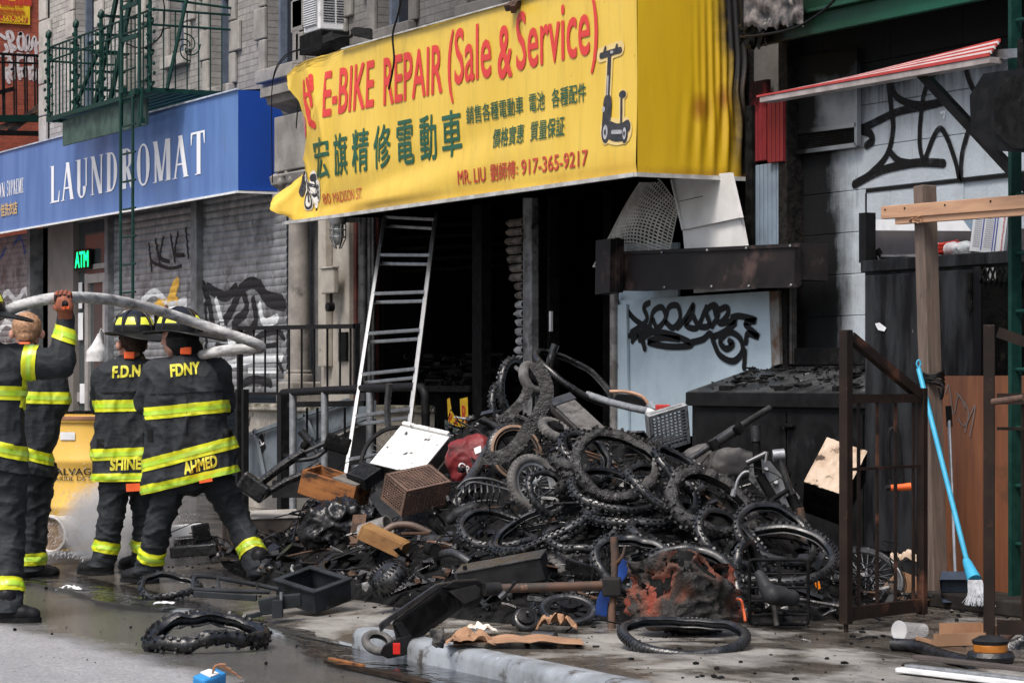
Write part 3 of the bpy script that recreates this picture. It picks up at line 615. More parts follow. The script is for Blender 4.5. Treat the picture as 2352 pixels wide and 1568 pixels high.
for k in range(17):
    py = 500 + k * 21; y = FY - .05; wpx = 34 if k < 5 else (26 if k < 7 else 14); x1 = XY(1204, y); x0 = XY(1204 - wpx - rnd.uniform(0, 5), y); z = ZY(1200, py, y); h_ = 19 * mpp(21)
    n = 5; M = MB(); M.grid(lambda u, v: Vector((x0 + (x1 - x0) * u + (0 if u > .01 else rnd.uniform(-.02, .02)), y - .03 * math.sin(math.pi * v) ** .7, z - h_ * v)), 3, n); M.build('slat', shm if k < 9 else shw, sr, smooth=True)
MB().b2(XY(1261, FY - .05), XY(1265, FY - .05), FY - .05, FY - .03, ZY(1263, 760, FY - .05), ZY(1263, 714, FY - .05)).build('white_tape', white_paint, ten)
m = MB()
for k in range(5): m.bar(A(900, 520 + k * 26, y=FY + .25), A(1190, 512 + k * 24, y=FY + .25), .05, .03)
m.build('transom_rib', soot, ten)
y0 = FY - .0
cn = thing('counter', 'burnt shop counter behind the ladder, heaped with charred stock', 'counter', A(1020, 1000, y=y0)); x0, x1 = XY(935, y0), XY(1092, y0) - .03; zt = ZY(1030, 900, y0)
MB().b2(x0, x1, y0, y0 + .7, SZ, zt).build('front', soot, cn, bevel=.01); MB().b2(x0 - .03, x1, y0 - .05, y0 + .72, zt + .002, zt + .06).build('top', char, cn, bevel=.008)
hp = MB()
for k in range(260):
    c = Vector((rnd.uniform(x0, x1), y0 + rnd.uniform(-.02, .7), zt + .06 + rnd.random() ** 2 * .28)); e = Matrix.Translation(c) @ Matrix.Rotation(rnd.uniform(0, 6), 4, 'Z') @ Matrix.Rotation(rnd.uniform(-.7, .7), 4, 'X'); hp.box((0, 0, 0), (rnd.uniform(.03, .22), rnd.uniform(.01, .05), rnd.uniform(.005, .04)), e)
tag(hp.build('burnt_stock', char, cn), kind='stuff')
ysg = mat('scorched_yellow', (.72, .46, .02), (.6, .36, .02), 6, rough=.5, spots=((.03, .02, .015), 7, .58, .66), bump=.2)
ts = thing('torn_sign', 'torn yellow shop sign fragment with red letters on the burnt counter', 'sign', A(1050, 980, y=y0 - .06)); ya = y0 - .06
q = pxs([(1027, 916), (1033, 912), (1038, 945), (1058, 962), (1056, 915), (1074, 911), (1076, 985), (1060, 985), (1030, 975)], ya)
me = flat_mesh([poly2d(q)], lambda x, z: Vector((x, ya, z))); link_mesh('sheet', me, ysg, ts)
redl = mat('sign_red', (.55, .045, .03), (.5, .04, .03), 8, rough=.5)
for q_ in [text_box('P', *[f for f in (XY(1032, ya), XY(1039, ya))], ZY(1035, 972, ya), ZY(1035, 948, ya), .02), text_box('A', XY(1043, ya), XY(1053, ya), ZY(1048, 976, ya), ZY(1048, 960, ya), .02), text_box('R', XY(1062, ya), XY(1072, ya), ZY(1066, 970, ya), ZY(1066, 930, ya), .02)]: link_mesh('lettering', flat_mesh([q_], lambda x, z: Vector((x, ya - .004, z))), redl, ts)
gs = thing('glass_shards', 'broken pane of greenish glass leaning below the torn yellow sign', 'glass', A(1050, 1010, y=y0 - .1)); gm = NT('green_glass').set(Base_Color=(.1, .14, .13), Roughness=.08, Alpha=.6).m
pan('shard', [(1022, 962), (1042, 975), (1062, 1010), (1024, 1012)], y0 - .1, .008, gm, gs); pan('shard', [(1045, 980), (1070, 990), (1080, 1015), (1066, 1014)], y0 - .11, .008, gm, gs)
# ---- blue laundromat awning
YL = 9.85
bxr = XY(547, YL); bxl = -36.4; bz0, bz1 = 3.34, 4.375
blue = mat('blue_vinyl', (.105, .2, .43), (.08, .155, .36), 1.2, stretch=(2.2, 1, .35), spots=((.09, .13, .24), 3, .6, .75), rough=.38, rough2=.48, bump=.05, bsc=8, bd=.02)  # front blue made paler than the side: reflected sky sheen put into the colour
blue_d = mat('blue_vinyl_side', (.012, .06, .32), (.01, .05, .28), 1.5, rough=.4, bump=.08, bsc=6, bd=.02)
aw = thing('awning', 'blue vinyl laundromat awning with white serif lettering', 'awning', (bxr, YL, bz0))
def bl(x, z): return Vector((x, YL + .008 * noise.noise(Vector((x * .5, 0, z * .9))), z))
MB().grid(lambda u, v: bl(bxl + (bxr - bxl) * u, bz0 + (bz1 - bz0) * v), 200, 14).build('front_panel', blue, aw, smooth=True)
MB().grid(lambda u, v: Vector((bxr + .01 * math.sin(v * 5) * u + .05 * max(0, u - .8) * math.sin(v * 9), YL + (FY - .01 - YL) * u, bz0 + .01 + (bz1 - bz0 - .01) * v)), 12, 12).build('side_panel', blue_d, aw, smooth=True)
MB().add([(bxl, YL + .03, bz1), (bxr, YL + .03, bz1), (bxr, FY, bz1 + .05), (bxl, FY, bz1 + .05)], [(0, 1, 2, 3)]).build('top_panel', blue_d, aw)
MB().bar((bxl, YL - .012, bz0 - .012), (bxr + .012, YL - .012, bz0 - .012), .03, .022).build('hem', white_paint, aw); MB().bar((bxr + .014, YL - .012, bz0 - .012), (bxr + .014, FY, bz0 - .012), .03, .022).build('hem', white_paint, aw)
MB().bar((bxl, YL - .006, bz1 + .008), (bxr, YL - .006, bz1 + .008), .03, .016).build('top_edge', mat('worn_hem', (.45, .5, .6), (.3, .33, .4), 5, rough=.5), aw)
def serif_word(word, x0, x1, z0, z1):
    H = z1 - z0; tk = .26; tn = .11; out = []                  # in units of letter box 1 x 1
    adv = {'L': .86, 'A': .98, 'U': .98, 'N': 1.0, 'D': .98, 'R': .98, 'O': .98, 'M': 1.16, 'T': .9, 'S': .8, 'P': .85, 'E': .86}
    tot = sum(adv[c] for c in word); cw = (x1 - x0) / tot; x = x0
    for c in word:
        wd = adv[c] * cw * .86; P = []
        q = lambda a, b: P.append(poly2d([a, (b[0], a[1]), b, (a[0], b[1])]))
        ser = lambda cx, y, hw=.2: P.append(poly2d([(cx - hw, y - .018 if y > .5 else y), (cx + hw, y - .018 if y > .5 else y), (cx + hw, y if y > .5 else y + .018), (cx - hw, y if y > .5 else y + .018)]))
        dg = lambda a, b, t_: P.append(poly2d([(a[0] - t_ / 2, a[1]), (a[0] + t_ / 2, a[1]), (b[0] + t_ / 2, b[1]), (b[0] - t_ / 2, b[1])]))
        def bow(cx, cy, rx, ry, a0, a1, t0, t1, n=14):
            vs = []
            for k in range(n + 1):
                a = a0 + (a1 - a0) * k / n; h = abs(math.cos(a)); tt = t1 + (t0 - t1) * h
                vs += [(cx + rx * math.cos(a), cy + ry * math.sin(a)), (cx + (rx - tt) * math.cos(a), cy + (ry - .05) * math.sin(a))]
            P.append((vs, [(2 * k, 2 * k + 1, 2 * k + 3, 2 * k + 2) for k in range(n)]))
        if c == 'L': q((.14, 0), (.14 + tk, 1)); ser(.22, 1); ser(.22, 0); q((.22, 0), (.92, .045)); P.append(poly2d([(.92, 0), (.98, .3), (.92, .3), (.8, .045)]))
        elif c == 'A': dg((.5, 1), (.86, 0), tk); dg((.46, .96), (.12, 0), tn); q((.24, .3), (.7, .345)); ser(.12, 0, .16); ser(.86, 0, .18)
        elif c == 'U': q((.13, .28), (.13 + tk, 1)); q((.8, .28), (.8 + tn, 1)); ser(.21, 1); ser(.83, 1, .17); bow(.49, .28, .36, .3, math.pi, 2 * math.pi, tk, .06)
        elif c == 'N': q((.14, 0), (.14 + tn, 1)); q((.82, 0), (.82 + tn, 1)); dg((.2, 1), (.82, 0), tk); ser(.14, 1, .14); ser(.17, 0, .15); ser(.85, 1, .15)
        elif c == 'D': q((.14, 0), (.14 + tk, 1)); ser(.2, 1, .18); ser(.2, 0, .18); bow(.4, .5, .52, .5, -math.pi / 2, math.pi / 2, tk, .05); q((.2, .95), (.42, 1)); q((.2, 0), (.42, .05))
        elif c in 'RP':
            q((.14, 0), (.14 + tk, 1)); ser(.2, 1, .18); ser(.22, 0); bow(.42, .745, .42, .255, -math.pi / 2, math.pi / 2, tk, .05); q((.2, .95), (.44, 1)); q((.2, .49), (.44, .54))
            if c == 'R': dg((.5, .5), (.86, 0), tk); ser(.9, 0, .14)
        elif c == 'O': bow(.5, .5, .46, .52, 0, 2 * math.pi, tk, .05, 28)
        elif c == 'M': q((.1, 0), (.1 + tn, 1)); q((.78, 0), (.78 + tk * .9, 1)); dg((.15, 1), (.47, .02), tk * .9); dg((.8, 1), (.5, .02), tn); ser(.1, 1, .1); ser(.12, 0, .12); ser(.86, 1, .14); ser(.86, 0, .16)
        elif c == 'T': q((.42, 0), (.42 + tk, 1)); q((.04, .95), (.96, 1)); ser(.5, 0); P.append(poly2d([(.02, 1), (.02, .7), (.06, .7), (.14, .96)])); P.append(poly2d([(.98, 1), (.86, .96), (.94, .7), (.98, .7)]))
        elif c == 'E': q((.14, 0), (.14 + tk, 1)); q((.14, .95), (.86, 1)); q((.14, 0), (.9, .05)); q((.2, .48), (.66, .53)); P.append(poly2d([(.86, 1), (.76, .96), (.82, .74), (.86, .74)])); P.append(poly2d([(.92, 0), (.94, .28), (.88, .28), (.8, .04)])); ser(.2, 1, .14); ser(.2, 0, .14)
        elif c == 'S': P.append(stroke2d([(.86, .82), (.7, .97), (.4, .97), (.2, .8), (.3, .6), (.7, .42), (.84, .22), (.66, .03), (.34, .03), (.12, .2)], .12))
        out += [([(x + a * wd, z0 + b * H) for a, b in vs], fs) for vs, fs in P]
        x += adv[c] * cw
    return out
wl = mat('white_lettering', (.78, .8, .83), (.74, .76, .8), 5, rough=.45)
x0, x1 = XY(116, YL), XY(470, YL); zz0 = ZY(120, 466, YL); zz1 = zz0 + .455
def lift(pl, fn, base, step=.0004):
    ms = []
    for i, p in enumerate(pl):
        ms.append(flat_mesh([p], (lambda h: (lambda a, b: fn(a, b) - Vector((0, h, 0))))(base + step * (i % 9)), .25))
    bm = bmesh.new()
    for q in ms: bm.from_mesh(q); bpy.data.meshes.remove(q)
    me = bpy.data.meshes.new('print'); bm.to_mesh(me); bm.free(); return me
link_mesh('lettering', lift(serif_word('LAUNDROMAT', x0, x1 + .1, zz0, zz1), bl, .005), wl, aw)
x1 = XY(55, YL); z1_ = ZY(50, 403, YL);
for q_ in (serif_word('SUPREME', XY(17, YL), XY(56, YL), ZY(20, 449, YL), ZY(20, 449, YL) + .19), serif_word('SON', XY(-10, YL), XY(14, YL), ZY(20, 449, YL) - .005, ZY(20, 449, YL) + .185)): link_mesh('lettering', lift(q_, bl, .005), wl, aw)
gold = mat('gold_lettering', (.62, .42, .16), (.55, .38, .15), 5, rough=.45)
link_mesh('lettering', flat_mesh([text_box('佳洗衣店', XY(4, YL), XY(42, YL), ZY(20, 495, YL), ZY(20, 495, YL) + .17, .02)], lambda a, b: bl(a, b) - Vector((0, .012, 0)), .3), gold, aw)
# ---- yellow e-bike shop awning
YA = 9.4
yx1 = XY(1463, YA); yx0 = XY(668, YA); yz0, yz1 = 2.885, 4.345; SX, SYo = .3662, 631.6
ZP = lambda zx, zy: (SYo + zx * SX, zy * SX)
def ya_s(x, z):
    """front cloth: taut at the right, slack and creased towards the torn left end"""
    f = max(0, min(1, (-19.6 - x) / 3.0)); f2 = max(0, min(1, (-21.2 - x) / 1.3)); f0 = max(0, min(1, (-17.2 - x) / 3)); hh = (z - yz0) / (yz1 - yz0)
    q = .014 * noise.noise(Vector((x * .8, 3, z * 1.2)))
    q += -.03 * f0 * math.exp(-((hh - (.12 + .07 * (x + 19))) / .09) ** 2) + .022 * f0 * math.exp(-((hh - (.28 + .09 * (x + 19))) / .08) ** 2)   # long pulled creases
    q += f * .05 * math.sin(2.1 * x + 3.2 * z) + f2 * (.05 * math.sin(7 * x + 1.8 * z) + .03 * math.sin(15 * x - 3 * z)) - .03 * f2 * f2 - .05 * f2 * (1 - abs(math.sin(5.5 * x + 2.2 * z + 1))) ** 3 - .04 * f2 * (1 - abs(math.sin(4 * x - 3.5 * z))) ** 4
    edge = min(1, hh / .05) * (1 - .3 * hh)
    return Vector((x, YA + q * edge, z))
yel = NT('yellow_vinyl'); v = yel.coord('Position'); p = yel.sep(v)
c = yel.mix(yel.rng(yel.noise(yel.scale(v, (1.5, 1, .5)), 1.4, 5), .35, .7), (.72, .5, .075), (.66, .44, .05))  # front yellow paler than the side panel, its sheen mixed into the colour
st_ = yel.noise(yel.scale(v, (9, 9, .7)), 1.6, 6, .7); c = yel.mix(yel.rng(st_, .5, .72, 0, .3), c, (.36, .23, .04)); c = yel.mix(yel.rng(yel.noise(v, .9, 6, .7), .5, .72, 0, .3), c, (.42, .3, .1)); c = yel.mix(yel.rng(yel.math('ADD', p[2], yel.math('MULTIPLY', yel.noise(v, 2.5, 6, .7), .5)), 4.5, 4.68, 0, .35), c, (.16, .11, .04))
hem = yel.rng(yel.math('ADD', p[2], yel.math('MULTIPLY', yel.noise(v, 1.1, 7, .65), .7)), 3.42, 3.22); c = yel.mix(yel.math('MULTIPLY', hem, .5), c, (.5, .27, .02))
c = yel.mix(yel.rng(yel.noise(v, 26, 3), .73, .76), c, (.12, .07, .02))
yel.set(Base_Color=c, Roughness=.36, Normal=yel.bump(yel.noise(v, 8, 5), .08, .02)); yel = yel.m
t = NT('yellow_vinyl_side'); v = t.coord('Position'); p = t.sep(v)
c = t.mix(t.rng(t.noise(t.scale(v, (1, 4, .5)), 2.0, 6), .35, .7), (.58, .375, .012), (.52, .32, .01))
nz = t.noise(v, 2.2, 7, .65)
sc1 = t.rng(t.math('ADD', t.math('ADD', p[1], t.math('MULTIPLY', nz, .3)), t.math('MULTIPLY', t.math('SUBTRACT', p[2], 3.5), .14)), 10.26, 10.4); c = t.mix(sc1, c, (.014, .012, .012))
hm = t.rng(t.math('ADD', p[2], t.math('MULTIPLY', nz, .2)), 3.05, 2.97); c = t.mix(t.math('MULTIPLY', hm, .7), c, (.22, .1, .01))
def burn(py, pz, r0, r1, k):
    dy = t.math('SUBTRACT', p[1], py); dz = t.math('MULTIPLY', t.math('SUBTRACT', p[2], pz), .8); rr = t.math('SQRT', t.math('ADD', t.math('MULTIPLY', dy, dy), t.math('MULTIPLY', dz, dz)))
    return t.math('MULTIPLY', t.rng(t.math('ADD', rr, t.math('MULTIPLY', nz, .1)), r0, r1), k)
c = t.mix(burn(9.92, 3.37, .15, .07, .9), c, (.3, .12, .01)); c = t.mix(burn(10.12, 3.45, .14, .06, .9), c, (.3, .12, .01)); c = t.mix(burn(10.3, 3.5, .2, .08, 1), c, (.03, .02, .01))
t.set(Base_Color=c, Roughness=.36, Normal=t.bump(t.noise(v, 9, 5), .08, .02)); yel_s = t.m
ya = thing('awning', 'yellow vinyl e-bike repair awning, torn loose at its far end and scorched', 'awning', (-19, YA, yz0))
def lx(v):                                   # torn left edge of the cloth, from the hem upwards
    pts = [(0, 674), (.05, 664), (.12, 652), (.2, 664), (.33, 688), (.45, 698), (.55, 700), (.65, 694), (.75, 688), (.85, 674), (.93, 660), (.97, 695), (1, 738)]
    for (a, b), (c_, d_) in zip(pts, pts[1:]):
        if a <= v <= c_: return XY(b + (d_ - b) * (v - a) / (c_ - a), YA)
    return XY(738, YA)
def yfront(u, v):
    z = yz0 + (yz1 - yz0) * v; x0 = lx(v) + .03 * noise.noise(Vector((v * 25, 0, 2))); q = ya_s(x0 + (yx1 - x0) * u ** 1.0, z); return q
MB().grid(yfront, 240, 60).build('front_panel', yel, ya, smooth=True, ang=180)
def yside(u, v):
    y = YA + .004 + (10.33 - YA) * u; z = yz0 + (yz1 - yz0) * v; pinch = max(0, u - .45)
    x = yx1 + .02 * math.sin(u * 3) + .035 * pinch * math.sin(u * 95 + v * 3) * math.exp(-((v - .55) / .35) ** 2) + .03 * max(0, u - .3) * math.sin(u * 50 - v * 5) * math.exp(-((v - .2) / .2) ** 2)
    y -= .16 * math.exp(-((v - .42) / .1) ** 2) * max(0, u - .75) * 4 * .25 + .1 * max(0, v - .6) * max(0, u - .7) * 4
    return Vector((x - .12 * max(0, u - .9) * math.sin(v * 12), y, z))
MB().grid(yside, 90, 40).build('side_panel', yel_s, ya, smooth=True, ang=180)
MB().add([(yx0, YA + .03, yz1), (yx1, YA + .03, yz1), (yx1, FY - .45, yz1 + .07), (yx0, FY - .45, yz1 + .07)], [(0, 1, 2, 3)]).build('top_panel', yel, ya)
silver = mat('hem_bar', (.6, .6, .58), (.4, .39, .36), 6, rough=.4, metal=.3)
MB().bar((yx0 - .12, YA - .02, yz0 - .016), (yx1 + .01, YA - .02, yz0 - .016), .035, .03).build('hem_bar', silver, ya); MB().bar((yx1 + .012, YA - .02, yz0 - .016), (yx1 + .012, 10.33, yz0 - .016), .035, .03).build('hem_bar', silver, ya)
MB().bar((yx0 + 1.2, YA - .012, yz1 + .004), (yx1, YA - .012, yz1 + .002), .02, .012).build('top_bar', silver, ya)
fr = MB()
for k in range(7):
    x = yx0 + .5 + k * (yx1 - yx0 - .6) / 6; fr.bar((x, YA + .05, yz0 + .02), (x, FY, yz0 + .06), .04); fr.bar((x, YA + .06, yz0 + .05), (x, YA + .06, yz1 - .04), .03)
fr.b2(yx0 + .4, yx1 - .05, YA + .3, FY - .01, yz0 + .09, yz0 + .12); fr.build('frame', soot, ya)
red = mat('print_red', (.62, .05, .04), (.58, .05, .04), 4, rough=.4); green = mat('print_green', (.02, .1, .055), (.022, .09, .05), 4, rough=.4); red2 = mat('print_dull_red', (.5, .07, .04), (.42, .05, .03), 4, rough=.4)
def onya(h): return lambda a, b: ya_s(a, b) - Vector((0, h, 0))
def word(txt, zx0, zx1, z0, z1, bold=0): return text_box(txt, XY(ZP(zx0, 0)[0], YA), XY(ZP(zx1, 0)[0], YA), z0, z1, bold)
def pr(name, pl, m_, h=.007, cut=.16):
    for q_ in ([[x] for x in pl] if name == 'lettering' else [pl]): link_mesh(name, flat_mesh(q_, onya(h), cut), m_, ya)
pr('lettering', [word('E-BIKE', 320, 622, 3.775, 4.185, .02), word('REPAIR', 682, 1052, 3.765, 4.175, .02), word('(Sale', 1085, 1360, 3.66, 4.26, .01), word('&', 1400, 1490, 3.765, 4.185, .022), word('Service)', 1515, 2030, 3.66, 4.26, .01)], red)
for i, chx in enumerate('宏旗精修電動車'): pr('character', [word(chx, [245, 375, 500, 630, 765, 910, 1048][i], [350, 470, 600, 730, 870, 1015, 1172][i], 3.225, 3.605, .012)], green)
for s_, a, b in (('銷售各種電動車', 1203, 1556), ('電池', 1594, 1694), ('各種配件', 1738, 1955)): pr('lettering', [word(s_, a, b, 3.462, 3.607, .008)], green)
for s_, a, b in (('價格實惠', 1365, 1565), ('質量保証', 1607, 1822)): pr('lettering', [word(s_, a, b, 3.235, 3.388, .008)], green)
pr('lettering', [word('MR. LIU', 1160, 1328, 2.982, 3.098, .018), word('劉師傅', 1358, 1516, 2.972, 3.112, .012), word(':', 1522, 1532, 3.0, 3.06, .03), word('917-365-9217', 1553, 1972, 2.985, 3.105, .018)], red2)
pr('lettering', [word('80 MADISON ST.', 302, 552, 2.995, 3.09)], red2)
def zs(pts, wd, n=5, closed=False): return stroke2d([(XY(ZP(a, 0)[0], YA), ZY(*ZP(a, b), YA)) for a, b in pts], wd, n, closed)
pr('lettering', [zs([(222, 520), (232, 640), (248, 700)], .06), zs([(245, 500), (258, 600), (262, 660)], .05), zs([(225, 600), (258, 590)], .04), zs([(262, 480), (268, 560)], .05), zs([(240, 690), (252, 760), (268, 785)], .07)], red)
pale = mat('print_halo', (.68, .52, .22), (.64, .48, .2), 4, rough=.4); dkp = mat('print_dark', (.05, .052, .06), (.08, .08, .09), 20, rough=.4); lgp = mat('print_grey', (.4, .4, .42), (.3, .3, .32), 20, rough=.4)
sx = lambda a, b: (XY(ZP(a, 0)[0], YA), ZY(*ZP(a, b), YA))
def wheel2(cx, cy, rx, ry, t_):
    c0 = sx(cx, cy); r1 = (sx(cx + rx, cy)[0] - c0[0]); r2 = c0[1] - sx(cx, cy + ry)[1]; return [(c0, r1, r2, t_)]
def disc_(cx, cy, rx, ry):
    (c0, r1, r2, _), = wheel2(cx, cy, rx, ry, 0); return ([(c0[0] + r1 * math.cos(k * math.pi / 12), c0[1] + r2 * math.sin(k * math.pi / 12)) for k in range(24)], [tuple(range(24))])
pr('picture_halo', [zs([(2045, 345), (2110, 322), (2170, 300)], .11, 3), zs([(2103, 340), (2092, 560), (2085, 760)], .1, 3), disc_(2083, 828, 31, 80), disc_(2203, 835, 25, 70), zs([(2085, 810), (2150, 828), (2205, 815)], .19, 3), zs([(2178, 600), (2180, 760)], .08, 3), disc_(2185, 592, 27, 32)], pale, .006)
pr('picture', [zs([(2050, 350), (2110, 330), (2172, 312)], .045, 3), zs([(2070, 330), (2078, 300)], .03, 2), zs([(2140, 320), (2150, 285)], .03, 2), zs([(2103, 345), (2094, 560), (2088, 700)], .05, 3), zs([(2092, 640), (2085, 780)], .12, 3), disc_(2083, 825, 26, 72), disc_(2203, 835, 20, 62), zs([(2110, 815), (2150, 830), (2195, 825)], .13, 3), zs([(2178, 620), (2180, 800)], .028, 2), disc_(2185, 590, 22, 24), zs([(2190, 790), (2222, 770), (2226, 800)], .05, 3)], dkp, .010)
pr('picture_detail', [disc_(2084, 828, 15, 46), disc_(2204, 836, 11, 38), zs([(2128, 828), (2182, 826)], .03, 2), disc_(2070, 685, 9, 18), zs([(2096, 480), (2092, 590)], .02, 2), disc_(2120, 326, 10, 10)], lgp, .013)
pr('picture_detail', [disc_(2084, 828, 6, 18), disc_(2204, 836, 5, 15)], dkp, .016)
B7 = lambda a, b: (XY((1100 + a / 2.412) / 1.7415, YA), ZY((1100 + a / 2.412) / 1.7415, (250 + b / 2.412) / 1.7415, YA))
def b7s(pts, wd, n=3): return stroke2d([B7(*p) for p in pts], wd, n)
def b7r(cx, cy, rx, ry, tk):
    c0 = B7(cx, cy); r1 = B7(cx + rx, cy)[0] - c0[0]; r2 = c0[1] - B7(cx, cy + ry)[1]; n = 28; vs = []
    for k in range(n):
        a = 2 * math.pi * k / n; vs += [(c0[0] + r1 * math.cos(a), c0[1] + r2 * math.sin(a)), (c0[0] + (r1 - tk) * math.cos(a), c0[1] + (r2 - tk) * math.sin(a))]
    return (vs, [(2 * k, 2 * k + 1, 2 * ((k + 1) % n) + 1, 2 * ((k + 1) % n)) for k in range(n)])
whp = mat('print_white', (.72, .7, .64), (.68, .66, .6), 4, rough=.4)
pr('picture_halo', [b7r(289, 1325, 40, 100, .1), b7r(388, 1245, 28, 84, .1), b7s([(285, 1330), (290, 1200), (265, 1120)], .16), b7s([(290, 1290), (340, 1240), (390, 1230)], .2), b7s([(350, 1110), (360, 1180), (385, 1210)], .14), b7s([(355, 1260), (358, 1370)], .06)], whp, .006, .1)
pr('picture', [b7r(289, 1325, 34, 90, .026), b7r(388, 1245, 22, 74, .026), b7s([(265, 1120), (285, 1165), (295, 1330)], .032), b7s([(280, 1155), (365, 1195), (352, 1285), (285, 1165)], .032, 0), b7s([(365, 1195), (352, 1120)], .03, 2), b7s([(352, 1285), (388, 1245), (365, 1190)], .024, 0), b7s([(338, 1110), (362, 1105)], .07, 2), b7s([(262, 1110), (275, 1135)], .04, 2)], dkp, .010, .1)
pr('picture', [b7s([(245, 1095), (235, 1160), (220, 1240)], .1)], dkp, .008, .1)
pr('picture', [b7s([(322, 590), (318, 640), (325, 670)], .14)], mat('print_pink', (.6, .1, .14), (.5, .2, .22), 9, rough=.4), .008, .1)
# ---- burnt felt and rags on top of the yellow awning, hanging wires
tar = mat('tar_felt', (.09, .09, .095), (.18, .18, .185), 12, rough=.35, rough2=.6, bump=.8, bsc=18, bd=.03)
fe = thing('roof_felt', 'crumpled grey roofing felt lying along the top of the yellow awning', 'roofing felt', A(1050, 60, y=9.95))
def felt(u, v):
    x = XY(800, 9.95) + (XY(1240, 9.95) - XY(800, 9.95)) * u; y = 9.72 + .65 * v; n1 = noise.noise(Vector((x * 2.5, y * 3, 5))); n2 = noise.noise(Vector((x * 9, y * 9, 2)))
    return Vector((x, y, yz1 + .1 + .14 * v + .04 * n1 + .035 * n2))
MB().grid(felt, 90, 16).build('sheet', tar, fe, smooth=True, ang=180)
fd = thing('charred_rag', 'black curled scrap of burnt felt beside the air conditioner', 'debris', A(740, 95, y=9.95));
def rg(u, v): c = A(740 + 130 * u, 100 - 18 * math.sin(u * 3) - 25 * v * math.sin(u * 5 + 1) ** 2, y=9.75 + .3 * v); return c + Vector((0, .05 * math.sin(u * 18), .04 * noise.noise(Vector((u * 6, v * 4, 0)))))
MB().grid(rg, 40, 8).build('scrap', char, fd, smooth=True, ang=180)
wb = thing('charred_board', 'splintered burnt board end sticking out over the yellow awning', 'board', A(1185, 8, y=9.35)); MB().bar(A(1172, 18, y=9.33), A(1230, -22, y=9.6), .12, .05).bar(A(1178, 22, y=9.3), A(1200, -20, y=9.5), .04, .06).build('plank', mat('burnt_brown', (.07, .035, .02), (.03, .02, .015), 12, rough=.8, bump=.6, bsc=50), wb)
def cable(label, pts, r=.008, m_=None, name='cable', d=None):
    c = [A(p[0], p[1], y=p[2]) if len(p) > 2 else A(p[0], p[1], d=d) for p in pts]; o = MB().tube(cat_rom(c, 6), r, 6).build(name, m_ or black_paint, smooth=True, origin=c[-1]); return tag(o, label, 'cable')
cable('thin black wire dangling across the E-BIKE REPAIR lettering', [(925, -20, 9.3), (915, 30, 9.3), (902, 80, 9.28), (905, 140, 9.27), (893, 205, 9.27)], .01)
cable('black cable drooping along the stone cornice by the air conditioner', [(625, 190, 9.9), (640, 150, 9.85), (672, 120, 9.9), (710, 112, 10), (760, 98, 10.1)], .005)
cable('black wire hanging down the side of the blue awning', [(690, 112, 9.9), (652, 130, 9.8), (627, 180, 9.82), (624, 300, 9.82), (626, 420, 9.83)], .006)
# ---- window air conditioner
ac = thing('air_conditioner', 'white window air conditioner on a dark sill box above the yellow awning', 'air conditioner', A(740, 78, y=9.95))
x0, x1 = XY(697, 10.1), XY(697, 10.1) + .4; z0, z1 = ZY(700, 77, 10.1), ZY(700, 77, 10.1) + .4
acw = mat('ac_white', (.66, .67, .68), (.55, .56, .57), 5, rough=.5, spots=((.15, .14, .13), 5, .6, .72)); acm = mat('ac_grille', (.3, .31, .32), (.24, .25, .26), 9, rough=.6)
MB().b2(x0, x1, 10.1, FY + .2, z0, z1).build('case', acw, ac, bevel=.015); MB().b2(x0 + .05, x1 - .05, 10.085, 10.099, z0 + .05, z1 - .05).build('coil_grille', acm, ac)
m = MB()
for k in range(14): m.b2(x0 + .05, x1 - .05, 10.076, 10.084, z0 + .06 + k * .023, z0 + .068 + k * .023)
m.build('fin', acw, ac); m = MB()
for q in range(2):
    for k in range(11): m.b2(x1 + .001, x1 + .006, 10.14 + q * .14, 10.26 + q * .14, z0 + .08 + k * .025, z0 + .09 + k * .025)
m.build('side_louvre', char, ac); MB().b2(x0 - .1, x1 + .05, 10.1, FY, z0 - .2, z0 - .01).build('sill_box', char, ac)
# ---- right-hand building of painted blocks
GY = 10.45
t = NT('painted_block'); v = t.coord('Position'); p = t.sep(v); nz = t.noise(v, 1.6, 8, .65); ns = t.noise(t.scale(v, (5, 1, .5)), 3, 7, .7)
c = t.mix(t.rng(t.noise(v, 5, 7, .6), .35, .7), (.42, .47, .51), (.34, .38, .415)); c = t.mix(t.rng(ns, .6, .68, 0, .45), c, (.12, .13, .14))
up = t.rng(t.math('ADD', p[2], t.math('MULTIPLY', t.math('ADD', nz, ns), .4)), 3.42, 3.9); lf = t.rng(t.math('ADD', t.math('ADD', p[0], t.math('MULTIPLY', nz, .5)), t.math('MULTIPLY', ns, .25)), -14.45, -14.75)
dn = t.rng(t.math('ADD', p[2], t.math('MULTIPLY', nz, .3)), 1.8, 1.55, 0, .35)
so_ = t.math('MAXIMUM', up, lf); c = t.mix(dn, c, (.2, .19, .17)); c = t.mix(t.math('MULTIPLY', so_, .98), c, (.006, .006, .006))
pits = t.noise(v, 34, 6, .7); t.set(Specular_IOR_Level=t.rng(so_, 0, .8, .35, .02), Base_Color=c, Roughness=.6, Normal=t.bump(t.math('ADD', pits, t.math('MULTIPLY', t.noise(v, 7, 4), .8)), .45, .012)); blockm = t.m
gb = thing('block_building', 'pale blue painted block wall blackened by soot, with big black spray lettering', 'building', (-14, GY, SZ))
gx0 = XY(1818, GY); zb = ZY(1850, 542, GY) - 5 * .289
core = MB().b2(gx0, -9, GY + .02, GY + .3, SZ, 6).build('wall', mat('block_joint', (.07, .075, .08), (.03, .03, .03), 9, rough=.9), gb)
